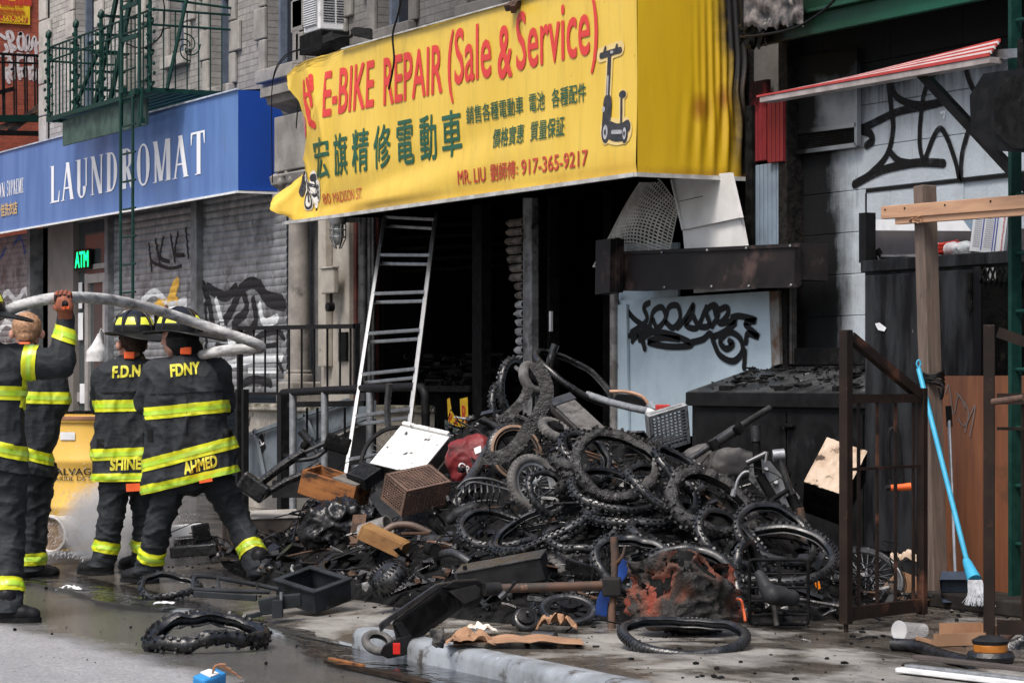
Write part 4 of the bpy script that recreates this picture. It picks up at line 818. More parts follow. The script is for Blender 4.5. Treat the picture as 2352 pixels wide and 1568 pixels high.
for j in range(-2, 10):
    x = gx0 - (.4 if j % 2 else 0)
    while x < -10.4:
        a, b = max(gx0, x), x + .8; z = zb + j * .289
        if not (-13.95 < (a + b) / 2 and z < ZY(2010, 436, GY) - .2 and z > 1.4): MB().b2(a + .0015, b - .0015, GY, GY + .05, z + .0015, z + .2875).build('block', blockm, core, bevel=.004, seg=1)
        x += .8
rx = XY(1990, GY); rz = ZY(1990, 438, GY)
MB().b2(rx - .5, -10.4, GY + .013, GY + .05, 1.2, rz + .02).build('recessed_panel', blockm, gb); MB().b2(rx, -10.4, GY - .006, GY + .01, rz - .012, rz + .012).build('dark_caulk', black_paint, gb); MB().b2(rx - .01, rx + .006, GY - .004, GY + .01, 1.3, rz - .013).build('dark_caulk', black_paint, gb)
spray = NT('grey_spray'); v = spray.coord('Position'); spray.set(Base_Color=(.012, .012, .013), Roughness=.8, Specular_IOR_Level=.05, Alpha=spray.rng(spray.noise(v, 12, 6, .7), .2, .5, .55, 1)); spray = spray.m
Z3 = lambda a, b: (1378.1 + a * .414, b * .414)
def gs3(pts, wd, n=8): return stroke2d(pxs([Z3(*p_) for p_ in pts], GY - .006), wd, n)
gt = [gs3([(1410, 1025), (1500, 960), (1590, 860), (1625, 720), (1615, 600), (1595, 410)], .05), gs3([(1410, 1020), (1560, 945), (1700, 910), (1800, 900), (1905, 905)], .06), gs3([(1600, 400), (1640, 530), (1760, 580), (1915, 560)], .05), gs3([(1430, 720), (1500, 690), (1650, 620), (1800, 590), (1900, 565)], .055), gs3([(1460, 725), (1500, 740), (1510, 780), (1480, 805)], .06),
      gs3([(1900, 350), (1810, 480), (1780, 650), (1775, 800), (1800, 880), (1850, 760), (1890, 712), (1930, 770), (1975, 900), (2000, 1000), (2010, 850), (2060, 690), (2140, 590), (2070, 490), (2035, 400), (2030, 320)], .042), gs3([(1610, 840), (1660, 890), (1740, 905)], .05)]
for g_ in gt: link_mesh('spray_stroke', flat_mesh([g_], lambda a, b: Vector((a, GY - .006 - .0006 * gt.index(g_), b)), .3), spray, gb)
tg = mat('grey_mark', (.5, .52, .55), (.4, .42, .45), 9, rough=.5); link_mesh('painted_seven', flat_mesh([gs3([(1890, 625), (1912, 618), (1905, 652)], .02, 0)], lambda a, b: Vector((a, GY - .004, b))), tg, gb)
sm = t = NT('sooted_sheet'); v = t.coord('Position'); p = t.sep(v); nz = t.noise(v, 1.8, 7, .6)
c = t.mix(t.rng(t.noise(v, 4, 6), .35, .7), (.2, .225, .25), (.15, .165, .18)); k_ = t.math('MAXIMUM', t.rng(t.math('ADD', p[2], t.math('MULTIPLY', nz, .5)), 3.55, 3.8), t.rng(t.math('ADD', p[0], t.math('MULTIPLY', nz, .8)), -14.55, -14.95)); c = t.mix(t.math('MULTIPLY', k_, .98), c, (.006, .006, .006))
t.set(Specular_IOR_Level=t.rng(k_, 0, .8, .3, .02), Base_Color=c, Roughness=.5, Normal=t.bump(t.noise(v, 3, 3), .2, .02)); sheetm = t.m
vt = thing('wall_vent', 'black wire vent grille with a metal cover sheet above it, on the sooted block wall', 'vent', A(1900, 350, y=GY - .04))
pan('cover_sheet', [(1838, 300), (1968, 284), (1968, 112), (1838, 130)], GY - .035, .03, sheetm, vt); pan('opening', [(1834, 344), (1966, 328), (1966, 288), (1834, 304)], GY - .03, .01, soot, vt)
m = MB()
for a, b in (((1830, 350), (1970, 332)), ((1830, 304), (1970, 286)), ((1832, 350), (1832, 302)), ((1970, 334), (1970, 112))): m.bar(A(*a, y=GY - .055), A(*b, y=GY - .055), .035, .03)
m.build('frame', sheetm, vt); m = MB()
for k in range(30):
    px = 1836 + k * 4.4; m.bar(A(px, 344 - (px - 1836) * .12, y=GY - .045), A(px, 305 - (px - 1836) * .12, y=GY - .045), .006)
for k in range(8): m.bar(A(1834, 340 - k * 5, y=GY - .05), A(1966, 324 - k * 5, y=GY - .05), .006)
m.build('wire_mesh', char, vt)
gr = t = NT('sooted_green'); v = t.coord('Position'); p = t.sep(v); nz = t.noise(v, 2, 7, .6); k_ = t.rng(t.math('ADD', p[0], t.math('MULTIPLY', nz, 1.6)), -12.9, -14.4); c = t.mix(k_, (.012, .085, .05), (.012, .01, .007)); t.set(Specular_IOR_Level=.2, Base_Color=c, Roughness=.4, Normal=t.bump(t.noise(v, 24, 4), .4, .01)); greenb = t.m
yb = 10.0; bz = ZY(1717, 110, yb); be = thing('steel_beam', 'green painted steel beam, scorched black at one end, over the block wall', 'beam', (-14, yb, bz)); bx0 = XY(1712, yb)
MB().b2(bx0, -9, yb, yb + .05, bz, bz + .14).build('lower_web', greenb, be, bevel=.006); MB().b2(bx0, -9, yb - .06, yb + .06, bz + .142, bz + .165).build('flange', greenb, be, bevel=.004); MB().b2(bx0, -9, yb + .03, yb + .08, bz + .167, bz + .6).build('upper_web', greenb, be); MB().b2(bx0, -9, yb + .1, GY - .01, bz + .1, bz + .2).build('soffit', soot, be)  # soffit coloured black to carry the shade behind the beam
rs = thing('burnt_sheeting', 'ragged burnt sheet hanging at the top beside the yellow awning', 'debris', A(1770, 30, y=9.9)); ashp = mat('burnt_paper', (.16, .14, .13), (.04, .04, .042), 7, rough=.8, bump=.6, bsc=20, bd=.02, spots=((.3, .27, .24), 6, .6, .68))
def rgd(p0, p1, q0, q1, y, sd):
    def f(u, v):
        px = p0 + (p1 - p0) * u; bot = q1 - 22 * (noise.noise(Vector((u * 5, sd, 0))) + .6 * noise.noise(Vector((u * 17, sd, 1)))); return A(px, q0 + (bot - q0) * v, y=y + .05 * noise.noise(Vector((u * 4, v * 4, sd))))
    return MB().grid(f, 40, 12)
rgd(1708, 1845, -40, 62, 9.9, 3).build('sheet', ashp, rs, smooth=True, ang=180); rgd(1700, 1745, -40, 95, 9.95, 8).build('sheet', char, rs, smooth=True, ang=180); rgd(1700, 1760, 60, 108, 9.93, 5).build('sheet', char, rs, smooth=True, ang=180)
cable('black cable sagging under the green beam', [(1700, 85, 9.9), (1760, 78, 9.85), (1830, 62, 9.85), (1890, 25, 9.85), (1930, -15, 9.85)], .009)
# ---- red and blue siding strip between the two buildings
sd_ = thing('siding_strip', 'narrow pier of red over blue ribbed metal siding, half blackened', 'siding', A(1765, 840, y=10.36)); ys_ = 10.34
def sooted(name, c1, c2, fx):
    t = NT(name); v = t.coord('Position'); p = t.sep(v); nz = t.noise(v, 3, 7, .65); c = t.mix(t.rng(t.noise(v, 6, 6), .35, .7), c1, c2); k_ = t.rng(t.math('ADD', t.math('MULTIPLY', nz, 1.2), fx(t, p)), .78, .98); t.set(Specular_IOR_Level=t.rng(k_, 0, .8, .3, .02), Base_Color=t.mix(t.math('MULTIPLY', k_, .97), c, (.006, .006, .006)), Roughness=.5, Normal=t.bump(t.noise(v, 40, 4), .2, .004)); return t.m
redS = sooted('red_siding', (.2, .02, .025), (.15, .015, .02), lambda t, p: t.math('ADD', t.rng(p[2], 3.25, 3.6, 0, .5), t.rng(p[0], -15.95, -16.1, 0, .28))); bluS = sooted('blue_siding', (.2, .26, .32), (.16, .2, .25), lambda t, p: t.math('ADD', t.rng(p[2], 2.45, 2.2, 0, .5), t.rng(p[0], -16.02, -16.2, 0, .35)))
blkS = mat('burnt_edge', (.008, .008, .008), (.03, .027, .025), 20, rough=.8, bump=.9, bsc=40, bd=.02)
def ribs(name, p0, p1, q0, q1, m_, y, n):
    x0, x1 = XY(p0, y), XY(p1, y); z0, z1 = ZY((p0 + p1) / 2, q1, y), ZY((p0 + p1) / 2, q0, y); st = (x1 - x0) / n; o = MB().b2(x0, x1, y, y + .03, z0, z1).build(name, m_, sd_)
    for k in range(n): MB().b2(x0 + k * st + .003, x0 + (k + 1) * st - .006, y - .012, y - .001, z0, z1).build('rib', m_, o, bevel=.004, seg=1)
ribs('red_panel', 1724, 1762, 185, 370, redS, ys_, 4); ribs('red_panel', 1765, 1802, 230, 372, redS, ys_ - .04, 4); ribs('blue_panel', 1728, 1795, 376, 566, bluS, ys_, 7)
ribs('grey_panel', 1788, 1822, 640, 836, mat('sooted_grey', (.11, .105, .1), (.06, .055, .05), 9, rough=.7, bump=.3, spots=((.16, .1, .07), 8, .6, .68)), ys_, 4)
MB().b2(XY(1796, ys_), XY(1818, ys_) - .01, ys_ - .03, GY + .1, SZ, 3.9).build('corner_post', blkS, sd_); MB().b2(XY(1690, 10.37), XY(1724, 10.37) - .004, 10.36, FY + .2, SZ, 3.9).build('charred_jamb', blkS, sd_); MB().b2(XY(1712, 10.3), XY(1727, 10.3), 10.3, 10.35, 2.0, 3.4).build('corner_trim', char, sd_)
# ---- boarded right bay: blue panel with tag, sign box, white boards, mesh
yp = 10.3
pbm = mat('pale_blue_board', (.42, .52, .58), (.36, .45, .51), 2.5, rough=.42, bump=.12, bsc=9, bd=.01, spots=((.2, .22, .23), 5, .66, .76), spots2=((.05, .05, .05), 40, .71, .74))
pb = thing('plywood_board', 'pale blue painted board with thick black graffiti tag and curled tail', 'board', A(1600, 930, y=yp))
pan('sheet', [(1418, 690), (1770, 668), (1776, 840), (1700, 1000), (1418, 1000)], yp, .03, pbm, pb); pan('edge_fold', [(1419, 700), (1441, 698), (1446, 1000), (1419, 1000)], yp - .03, .02, pbm, pb)
pan('rusty_margin', [(1771, 668), (1792, 667), (1795, 835), (1777, 840)], yp, .028, mat('rusty_board', (.22, .22, .21), (.12, .07, .045), 7, rough=.7, bump=.3), pb)
gk = NT('glossy_black_spray').set(Base_Color=(.006, .006, .007), Roughness=.35, Specular_IOR_Level=.1).m
P2 = lambda pts: pxs(pts, yp - .02)
tagp = [([(1442, 715), (1460, 735), (1500, 760), (1520, 775)], 0), ([(1450, 762), (1485, 735), (1478, 705), (1490, 695)], 0), ([(1452, 783), (1462, 770), (1490, 750), (1500, 715), (1520, 705), (1528, 730), (1510, 752), (1500, 735)], 0), ([(1528, 735), (1536, 705), (1556, 702), (1562, 730), (1546, 752), (1530, 740)], 0), ([(1556, 752), (1575, 730), (1592, 700), (1588, 725), (1575, 745), (1600, 752), (1618, 715), (1622, 705)], 0), ([(1590, 720), (1606, 748), (1630, 745), (1622, 715), (1640, 700), (1650, 720), (1636, 748)], 0), ([(1640, 705), (1652, 740), (1672, 720), (1668, 705), (1650, 712)], 0), ([(1655, 742), (1690, 738), (1665, 760), (1640, 772)], 0),
        ([(1682, 728), (1700, 725), (1736, 735), (1712, 742), (1742, 772), (1718, 765), (1714, 785)], 0), ([(1470, 780), (1500, 762), (1545, 768), (1590, 790), (1540, 795), (1490, 785), (1520, 775), (1560, 778)], 0), ([(1590, 785), (1615, 778), (1632, 765), (1640, 785), (1655, 815), (1685, 828), (1706, 805), (1700, 775), (1675, 762), (1655, 782), (1668, 800), (1684, 790), (1676, 782)], 0), ([(1712, 805), (1710, 843)], 0), ([(1478, 785), (1482, 800)], 0), ([(1462, 772), (1448, 770)], 0)]
for i, (pts, _) in enumerate(tagp): link_mesh('spray_stroke', flat_mesh([stroke2d(P2(pts), .05, 7)], lambda a, b: Vector((a, yp - .018 - .0008 * i, b)), .3), gk, pb)
pan('upper_strip', [(1424, 560), (1560, 556), (1560, 690), (1424, 690)], yp + .04, .02, pbm, pb)
MB().rod(A(1411, 672, y=yp - .05), Vector((A(1411, 672, y=yp - .05).x, yp - .05, SZ)), .036, 14).build('corner_pole', mat('worn_pole', (.25, .24, .23), (.12, .11, .1), 9, rough=.5, metal=.3, bump=.2), pb, smooth=True)
bk = mat('brown_black_metal', (.016, .014, .014), (.03, .025, .025), 3, rough=.42, bump=.35, bsc=110, spots=((.075, .05, .045), 2.4, .56, .68), bd=.003)
sb = thing('sign_box', 'long scorched brown-black metal sign box above the blue graffiti board', 'sign box', A(1610, 660, y=10.0)); ysb = 10.02
pan('face', [(1422, 663), (1832, 655), (1834, 562), (1422, 580)], ysb, .06, bk, sb); pan('end_cap', [(1382, 676), (1416, 670), (1418, 547), (1384, 552)], ysb - .1, .12, bk, sb); MB().b2(XY(1418, ysb), XY(1830, ysb), ysb + .032, yp - .02, ZY(1610, 655, ysb), ZY(1610, 575, ysb)).build('case', bk, sb)
m = MB(); m.bar(A(1420, 581, y=ysb - .035), A(1834, 562, y=ysb - .035), .02, .025); m.bar(A(1420, 663, y=ysb - .035), A(1832, 655, y=ysb - .035), .02, .025); m.bar(A(1418, 545, y=ysb - .1), A(1418, 672, y=ysb - .1), .03, .03); m.build('rim', bk, sb)
for px, py in ((1425, 583), (1520, 579), (1624, 574), (1714, 569), (1815, 564), (1526, 659), (1634, 657), (1720, 656), (1817, 654), (1419, 640)): MB().ico(A(px, py, y=ysb - .052), .011, 1).build('bolt', galv, sb, smooth=True)
wbm = mat('white_board', (.66, .66, .65), (.55, .55, .54), 2.5, rough=.5, bump=.08, bsc=6, bd=.02, spots=((.13, .125, .12), 2.2, .6, .78))
wbd = thing('white_panel', 'bent white refrigerator panel leaning under the yellow awning corner', 'panel', A(1640, 575, y=10.14)); yw = 10.1
pan('upper_half', [(1545, 412), (1605, 404), (1612, 447), (1604, 403), (1680, 396), (1704, 499), (1572, 527)], yw, .03, wbm, wbd); pan('lower_half', [(1572, 529), (1704, 501), (1717, 571), (1576, 575)], yw + .03, .03, wbm, wbd)
MB().bar(A(1545, 412, y=yw - .02), A(1571, 527, y=yw - .02), .03, .02).build('folded_edge', wbm, wbd); MB().bar(A(1560, 462, y=yw - .017), A(1614, 450, y=yw - .017), .006, .004).build('crack', char, wbd)
pan('underboard', [(1597, 672), (1735, 662), (1735, 650), (1597, 655)], 10.2, .03, wbm, wbd)
ms = thing('plastic_mesh', 'white plastic fencing mesh slumped behind the sign box', 'mesh', A(1460, 575, y=10.2))
cA, cB, cC, cD = A(1474, 412, y=10.2), A(1560, 478, y=10.2), A(1530, 600, y=10.2), A(1362, 606, y=10.12)
def mf(u, v):
    q = (cA * (1 - u) + cB * u) * (1 - v) + (cD * (1 - u) + cC * u) * v; bul = math.sin(math.pi * u) * math.sin(math.pi * v); return q + Vector((0, -.12 * bul, .05 * math.sin(math.pi * u) * (1 - v) * 2.2 + .02 * math.sin(u * 7 + v * 5)))
m = MB()
for k in range(23):
    m.tube([mf(k / 22, j / 16) for j in range(17)], .0065, 4, caps=False); m.tube([mf(j / 16, k / 22) for j in range(17)], .0065, 4, caps=False)
m.build('strands', mat('white_plastic', (.68, .67, .64), (.5, .49, .46), 6, rough=.5), ms)
# ---- black bin with sloping lid
yf = 9.78; lx0, lx1 = XY(1590, yf), XY(2010, yf); zf, zk = 1.28, 1.47
bn = thing('storage_bin', 'long black steel bin with a sloping ash-covered lid', 'bin', ((lx0 + lx1) / 2, yf, SZ))
spk = mat('spattered_black', (.012, .012, .013), (.02, .02, .021), 7, rough=.32, rough2=.5, bump=.1, bsc=40, spec=.2, spots=((.3, .3, .3), 34, .735, .76), spots2=((.03, .03, .032), 3, .6, .7))
MB().b2(lx0, lx1, yf, yf + .05, SZ, zf).build('front', spk, bn); MB().b2(lx0, lx0 + .03, yf + .051, FY - .02, SZ, zf).build('side', spk, bn)
for p0, p1 in ((1600, 1808), (1812, 1985)): MB().b2(XY(p0, yf), XY(p1, yf), yf - .014, yf - .001, .3, zf - .1).build('door', spk, bn, bevel=.004)
ashl = mat('ashy_lid', (.035, .037, .04), (.075, .078, .08), 4, rough=.3, rough2=.55, bump=.3, bsc=30, spots=((.3, .29, .28), 9, .62, .72), spots2=((.01, .01, .01), 5, .55, .65))
n = 4
for k in range(n):
    a, b = lx0 - .02 + (lx1 - lx0 + .04) * k / n, lx0 - .02 + (lx1 - lx0 + .04) * (k + 1) / n - .006; MB().add([(a, yf - .03, zf + .012), (b, yf - .03, zf + .012), (b, FY - .05, zk), (a, FY - .05, zk), (a, yf - .03, zf + .04), (b, yf - .03, zf + .04), (b, FY - .05, zk + .03), (a, FY - .05, zk + .03)], [(3, 2, 1, 0), (4, 5, 6, 7), (0, 1, 5, 4), (1, 2, 6, 5), (2, 3, 7, 6), (3, 0, 4, 7)]).build('lid_panel', ashl, bn)
MB().b2(lx0 - .02, lx1, yf - .045, yf - .031, zf - .06, zf + .036).build('lid_lip', spk, bn, bevel=.004)
for px in (1668, 1795, 1930): a = A(px, 905, y=yf + .02); MB().b2(a.x - .07, a.x + .07, yf + .0, yf + .07, zf + .045, zf + .085).build('hinge', char, bn, bevel=.006)
for px, py in ((1795, 1085), (1782, 1112), (1806, 975)): a = A(px, py, y=yf - .03); MB().bar(a - Vector((.09, 0, 0)), a + Vector((.09, 0, 0)), .03, .02).rod(a + Vector((.04, .02, -.01)), a + Vector((.04, -.05, -.01)), .02).build('latch', char, bn)
fk = MB()
for k in range(240):
    u, v = rnd.random(), rnd.random() ** .6; x = lx0 + (lx1 - lx0) * u; y = yf - .02 + (FY - .08 - yf) * v; z = zf + .045 + (zk - zf) * (y - yf + .03) / (FY - .02 - yf); e = Matrix.Translation((x, y, z)) @ Matrix.Rotation(rnd.uniform(0, 6), 4, 'Z') @ Matrix.Rotation(rnd.uniform(-.5, .5), 4, 'X'); s_ = rnd.random() ** 4 * .09 + .01; fk.box((0, 0, 0), (s_, s_ * rnd.uniform(.2, .7), .008), e)
tag(fk.build('ash_flakes', char, bn), kind='stuff')
MB().b2(lx0, lx1, GY - .1, GY - .03, zk + .04, zk + .16).build('back_curb', char, bn)
# ---- black cabinet and the things on it
yc = 9.45; cx0, cx1 = XY(1982, yc), -10.9; cz = ZY(1982, 602, yc)
cb = thing('cabinet', 'tall black steel cabinet with smoke-streaked door behind the timber post', 'cabinet', ((cx0 + cx1) / 2, yc, SZ))
t = NT('streaked_black'); v = t.coord('Position'); p = t.sep(v); c = t.mix(t.rng(t.noise(t.scale(v, (3, 1, .6)), 2.2, 6), .42, .6), (.007, .007, .008), (.03, .032, .035)); c = t.mix(t.rng(t.noise(t.scale(v, (1, 1, .35)), 30, 4), .70, .74), c, (.25, .25, .25)); t.set(Base_Color=c, Roughness=.4, Normal=t.bump(t.noise(v, 20, 5), .15, .006)); t.b.inputs['Specular IOR Level'].default_value = .06; cbm = t.m
MB().b2(cx0, cx1, yc + .02, yc + .8, SZ, cz).build('case', cbm, cb, bevel=.006); d0, d1 = XY(1990, yc), XY(2238, yc)
MB().b2(d0, d1, yc - .012, yc + .018, .35, ZY(2000, 632, yc)).build('door', cbm, cb, bevel=.006); MB().b2(cx0, cx1, yc - .02, yc + .018, ZY(2000, 624, yc), cz + .01).build('header', cbm, cb, bevel=.006); MB().b2(d1 + .01, d1 + .08, yc - .015, yc + .018, .3, ZY(2000, 627, yc)).build('stile', cbm, cb)
for py in (650, 690): a = A(2228, py, y=yc - .02); MB().rod(a - Z * .06, a + Z * .06, .016).build('hinge', char, cb)
MB().b2(XY(2250, yc), cx1, yc - .008, yc + .018, .35, ZY(2250, 650, yc)).build('door', soot, cb)
m = MB()
for k in range(9): m.bar(A(2250 + k * 12, 612, y=yc - .02), A(2262 + k * 12, 648, y=yc - .02), .008); m.bar(A(2262 + k * 12, 612, y=yc - .02), A(2250 + k * 12, 648, y=yc - .02), .008)
m.build('mesh_window', char, cb); pan('painted_light_through', [(2266, 615), (2287, 613), (2287, 642), (2266, 643)], yc - .012, .004, mat('pale_behind', (.3, .3, .3), (.25, .25, .25), 30, rough=.6), cb)  # flat pale plate stands for light seen through the mesh
a = A(2023, 750, y=yc - .02); link_mesh('torn_paper', flat_mesh([poly2d(pxs([(2010, 742), (2020, 740), (2036, 752), (2032, 760), (2018, 757), (2013, 750)], yc - .02))], lambda x, z: Vector((x, yc - .02 - .1 * max(0, a.z - z), z))), white_paint, cb)
px_ = A(1983, 488, y=yc + .02); MB().bar((px_.x, yc + .05, cz), (px_.x, yc + .05, px_.z), .075).build('corner_post', black_paint, cb)
rl = thing('frame_rail', 'chipped white steel rail on a grey back panel above the cabinet', 'rail', A(2100, 590, y=9.95)); MB().bar(A(1990, 516, y=9.9), A(2330, 517, y=9.9), .04, .07).build('rail', mat('chipped_white', (.66, .67, .68), (.58, .59, .6), 7, rough=.5, spots=((.2, .08, .03), 9, .66, .72)), rl); MB().bar(A(1986, 512, y=9.895), A(2000, 512, y=9.895), .05, .075).build('black_end', black_paint, rl)
pan('back_panel', [(1985, 600), (2352, 600), (2352, 524), (1985, 524)], 10.0, .02, mat('plum_grey', (.09, .08, .085), (.07, .062, .066), 3, rough=.6), rl)
YT = 9.6; cz2 = cz + .012
def on_top(px): a = A(px, 580, y=YT); return Vector((a.x, YT, cz2))
b0 = on_top(2275); bxm = mat('box_white', (.6, .62, .64), (.52, .54, .56), 4, rough=.55); bxo = thing('carton', 'white and blue tissue carton crumpled open on the cabinet top', 'box', b0); MX = Matrix.Translation(b0 + Vector((.0, 0, .135))) @ CF @ Matrix.Rotation(math.radians(-18), 4, 'Z') @ Matrix.Rotation(math.radians(7), 4, 'Y')
MB().box((0, 0, 0), (.2, .13, .27), MX).build('carton_body', bxm, bxo, bevel=.004); bl_ = mat('print_navy', (.04, .06, .28), (.05, .07, .3), 9, rough=.5); m = MB()
for x in (-.035, .03, .045): m.box((x, -.067, 0), (.006, .002, .24), MX)
m.build('blue_stripe', bl_, bxo); m = MB()
for k in range(16): m.box((-.065, -.067, -.1 + k * .013), (.04, .002, .003), MX); m.box((.0, -.067, -.1 + k * .013), (.045, .002, .003), MX)
m.build('fine_print', mat('print_faint', (.3, .32, .36), (.35, .36, .4), 9, rough=.5), bxo)
MB().add([(-.1, -.065, -.02), (-.1, -.065, .135), (-.17, -.1, .06), (-.1, .065, .1)], [(0, 1, 2), (1, 3, 2)], MX).build('open_flap', mat('box_blue', (.3, .4, .5), (.25, .33, .42), 6, rough=.5), bxo)
link_mesh('lettering', flat_mesh([text_box('Drug-Free and Preservative-Free', -.12, .12, .075, .09, .02)], lambda a, b: MX @ Vector((b, -.0685, -a))), mat('print_crimson', (.5, .04, .05), (.45, .04, .05), 9, rough=.5), bxo)
bt = NT('clear_plastic').set(Base_Color=(.75, .8, .8), Roughness=.12, Alpha=.55).m
for px, lb in ((2185, 'clear crushed plastic bottle lying beside the red brush'), (2214, 'clear ribbed plastic bottle lying beside the tissue carton')):
    c0 = on_top(px) + Z * .045; o = thing('plastic_bottle', lb, 'bottle', c0); Mx = Matrix.Translation(c0) @ Matrix.Rotation(math.radians(88), 4, 'Y') @ Matrix.Rotation(.3, 4, 'X')
    MB().lathe([(.0, -.11), (.036, -.105), (.04, -.07), (.034, -.05), (.041, -.03), (.035, -.01), (.041, .015), (.04, .05), (.022, .09), (.016, .1), (.016, .12), (0, .121)], 20, Mx).build('bottle_body', bt, o, smooth=True); MB().lathe([(.019, .121), (.019, .14), (0, .141)], 14, Mx).build('bottle_cap', white_paint, o)
c0 = on_top(2164); br = thing('scrub_brush', 'red bristled brush with white block on the cabinet top', 'brush', c0); MB().box(tuple(c0 + R * -.07 + Z * .045), (.07, .08, .085)).build('brush_block', white_paint, br, bevel=.008); m = MB()
for k in range(240):
    a0 = c0 + R * -.03 + Z * (.02 + .06 * rnd.random()) + D * rnd.uniform(-.04, .04); m.tube([a0, a0 + R * rnd.uniform(.08, .14) + Z * rnd.uniform(-.03, .03)], [.003, .0015], 3, caps=False)
m.build('bristles', mat('red_bristle', (.55, .05, .03), (.45, .04, .03), 9, rough=.5), br)
c0 = on_top(2012); cl = thing('clamp_scrap', 'small black metal clamp standing on the cabinet top', 'clamp', c0); MB().bar(c0 + Z * .0, c0 + Z * .09 - R * .03, .03).bar(c0 + R * .05, c0 + R * .01 + Z * .08, .03).rod(c0 - R * .08 + Z * .05, c0 + R * .03 + Z * .05, .012).build('jaw', char, cl)
c0 = on_top(2060); pt = thing('steel_bar', 'thin steel bar lying along the cabinet top', 'bar', c0); MB().rod(c0 - R * .1 + Z * .02, c0 + R * .42 + Z * .02, .018).build('bar', dark_steel, pt, smooth=True)
# ---- timber post and boards, green post, floodlight, striped metal awning
wood = NT('weathered_timber'); t = wood; v = t.coord('Position'); gv = t.noise(t.scale(v, (14, 14, 1.1)), 3, 6, .6); c = t.mix(t.rng(gv, .35, .65), (.15, .108, .086), (.08, .06, .048)); c = t.mix(t.rng(t.noise(v, 3, 6), .62, .72), c, (.02, .018, .017)); t.set(Base_Color=c, Roughness=.75, Normal=t.bump(gv, .3, .004)); wood = t.m
lumber = NT('fresh_lumber'); t = lumber; v = t.coord('Position'); gv = t.noise(t.scale(v, (1.3, 8, 16)), 2.4, 6, .65, dist=.6); c = t.mix(t.rng(gv, .3, .7), (.5, .3, .18), (.36, .2, .12)); c = t.mix(t.rng(t.noise(v, 9, 3), .70, .73), c, (.08, .04, .025)); t.set(Base_Color=c, Roughness=.65, Normal=t.bump(gv, .25, .003)); lumber = t.m
yw_ = 8.95
tp = thing('timber_post', 'weathered square timber post bound with black cord', 'post', A(2150, 1385, y=yw_)); a, b = A(2124, 426, y=yw_), A(2152, 1392, y=yw_); MB().bar(b, a, .1, .09, up=(1, 0, 0)).build('post', wood, tp, bevel=.006)
m = MB()
for k in range(5): c0 = A(2140, 856 + k * 6, y=yw_); m.tube([c0 + Vector((.075 * math.cos(q) , .065 * math.sin(q), .012 * math.sin(q * 2 + k))) for q in [i * math.pi / 8 for i in range(16)]], .008, 5, closed=True)
m.tube(cat_rom([A(2150, 870, y=yw_ - .07), A(2166, 885, y=yw_ - .08), A(2162, 915, y=yw_ - .07), A(2155, 890, y=yw_ - .07)], 5), .008, 5); m.build('cord', black_paint, tp, smooth=True)
for lb, L, Rr, h_, dy in (('upper fresh pine board nailed across the timber post', (2029, 488), (2400, 459), .072, 0), ('lower fresh pine board with splintered end nailed across the timber post', (2061, 505), (2400, 480), .05, .012)):
    y = yw_ - .085 + dy; a, b = A(*L, y=y), A(*Rr, y=y); o = thing('pine_board', lb, 'board', a); MB().bar(a, b, .035, h_ * 1.02).build('board', lumber, o, bevel=.003);
    for f_ in (.03, .16, .42, .7): MB().rod(a + (b - a) * f_ + Vector((0, -.022, .015)), a + (b - a) * f_ + Vector((0, -.012, .015)), .006, 6).build('nail', char, o)
    if dy:
        m = MB();
        for k in range(9): c0 = A(2088 + k * 3, 503 + rnd.uniform(-2, 6), y=y - .02); m.bar(c0, c0 + Vector((rnd.uniform(.04, .1), -.02, rnd.uniform(-.02, .02))), .008, .004)
        m.build('splinters', lumber, o)
gp = thing('green_post', 'dark green ladder post of the fire escape beside the cabinet', 'post', A(2331, 1000, y=9.1)); a = A(2331, 100, y=9.1); MB().bar((a.x, 9.1, SZ), (a.x, 9.1, 4.5), .07, .03).build('stile', green_iron, gp); MB().bar((a.x + .42, 9.1, SZ), (a.x + .42, 9.1, 4.5), .07, .03).build('stile', green_iron, gp)
for k in range(11): MB().rod((a.x, 9.1, .5 + k * .32), (a.x + .42, 9.1, .5 + k * .32), .012, 8).build('rung', green_iron, gp)
fl_ = thing('floodlight', 'black octagonal lamp housing beside the green post', 'lamp', A(2330, 350, y=8.8)); pan('housing', [(2310, 172), (2400, 160), (2440, 230), (2440, 300), (2400, 352), (2326, 348), (2281, 305), (2278, 222)], 8.85, .3, black_paint, fl_); pan('rim_face', [(2314, 180), (2400, 168), (2432, 232), (2432, 298), (2398, 344), (2330, 340), (2288, 302), (2286, 226)], 8.69, .02, char, fl_)
MB().rod(A(2345, 160, y=8.85), A(2345, 90, y=8.85), .02).build('stem', char, fl_)
sw = thing('metal_awning', 'red and white striped corrugated metal awning edge', 'awning', A(2040, 160, y=8.9)); redp = mat('awning_red', (.42, .045, .04), (.34, .04, .035), 6, rough=.4, bump=.1); whi = mat('awning_white', (.6, .56, .54), (.5, .46, .44), 6, rough=.45)
za = ZY(1740, 222, 8.9); xa, xb = XY(1736, 8.9), -11.4
for k in range(7):
    dz = .009 * k; y = 8.9 + .004 + k * .012; x0 = xa + .1 * k; MB().add([(x0, y, za + .25 * dz), (xb, y, za + dz * 1.5 + .0), (xb, y, za + dz * 1.5 + .02), (x0, y, za + .25 * dz + .011), (x0, y + .01, za + .25 * dz), (xb, y + .01, za + dz * 1.5), (xb, y + .01, za + dz * 1.5 + .02), (x0, y + .01, za + .25 * dz + .011)], [(0, 1, 2, 3), (7, 6, 5, 4), (3, 2, 6, 7), (0, 4, 5, 1), (0, 3, 7, 4), (1, 5, 6, 2)]).build('slat', redp if k % 2 == 0 else whi, sw)
MB().b2(xa + .03, xb, 8.91, 9.0, za - .035, za - .003).build('fascia', mat('fascia_grey', (.35, .31, .3), (.25, .22, .21), 6, rough=.5), sw)
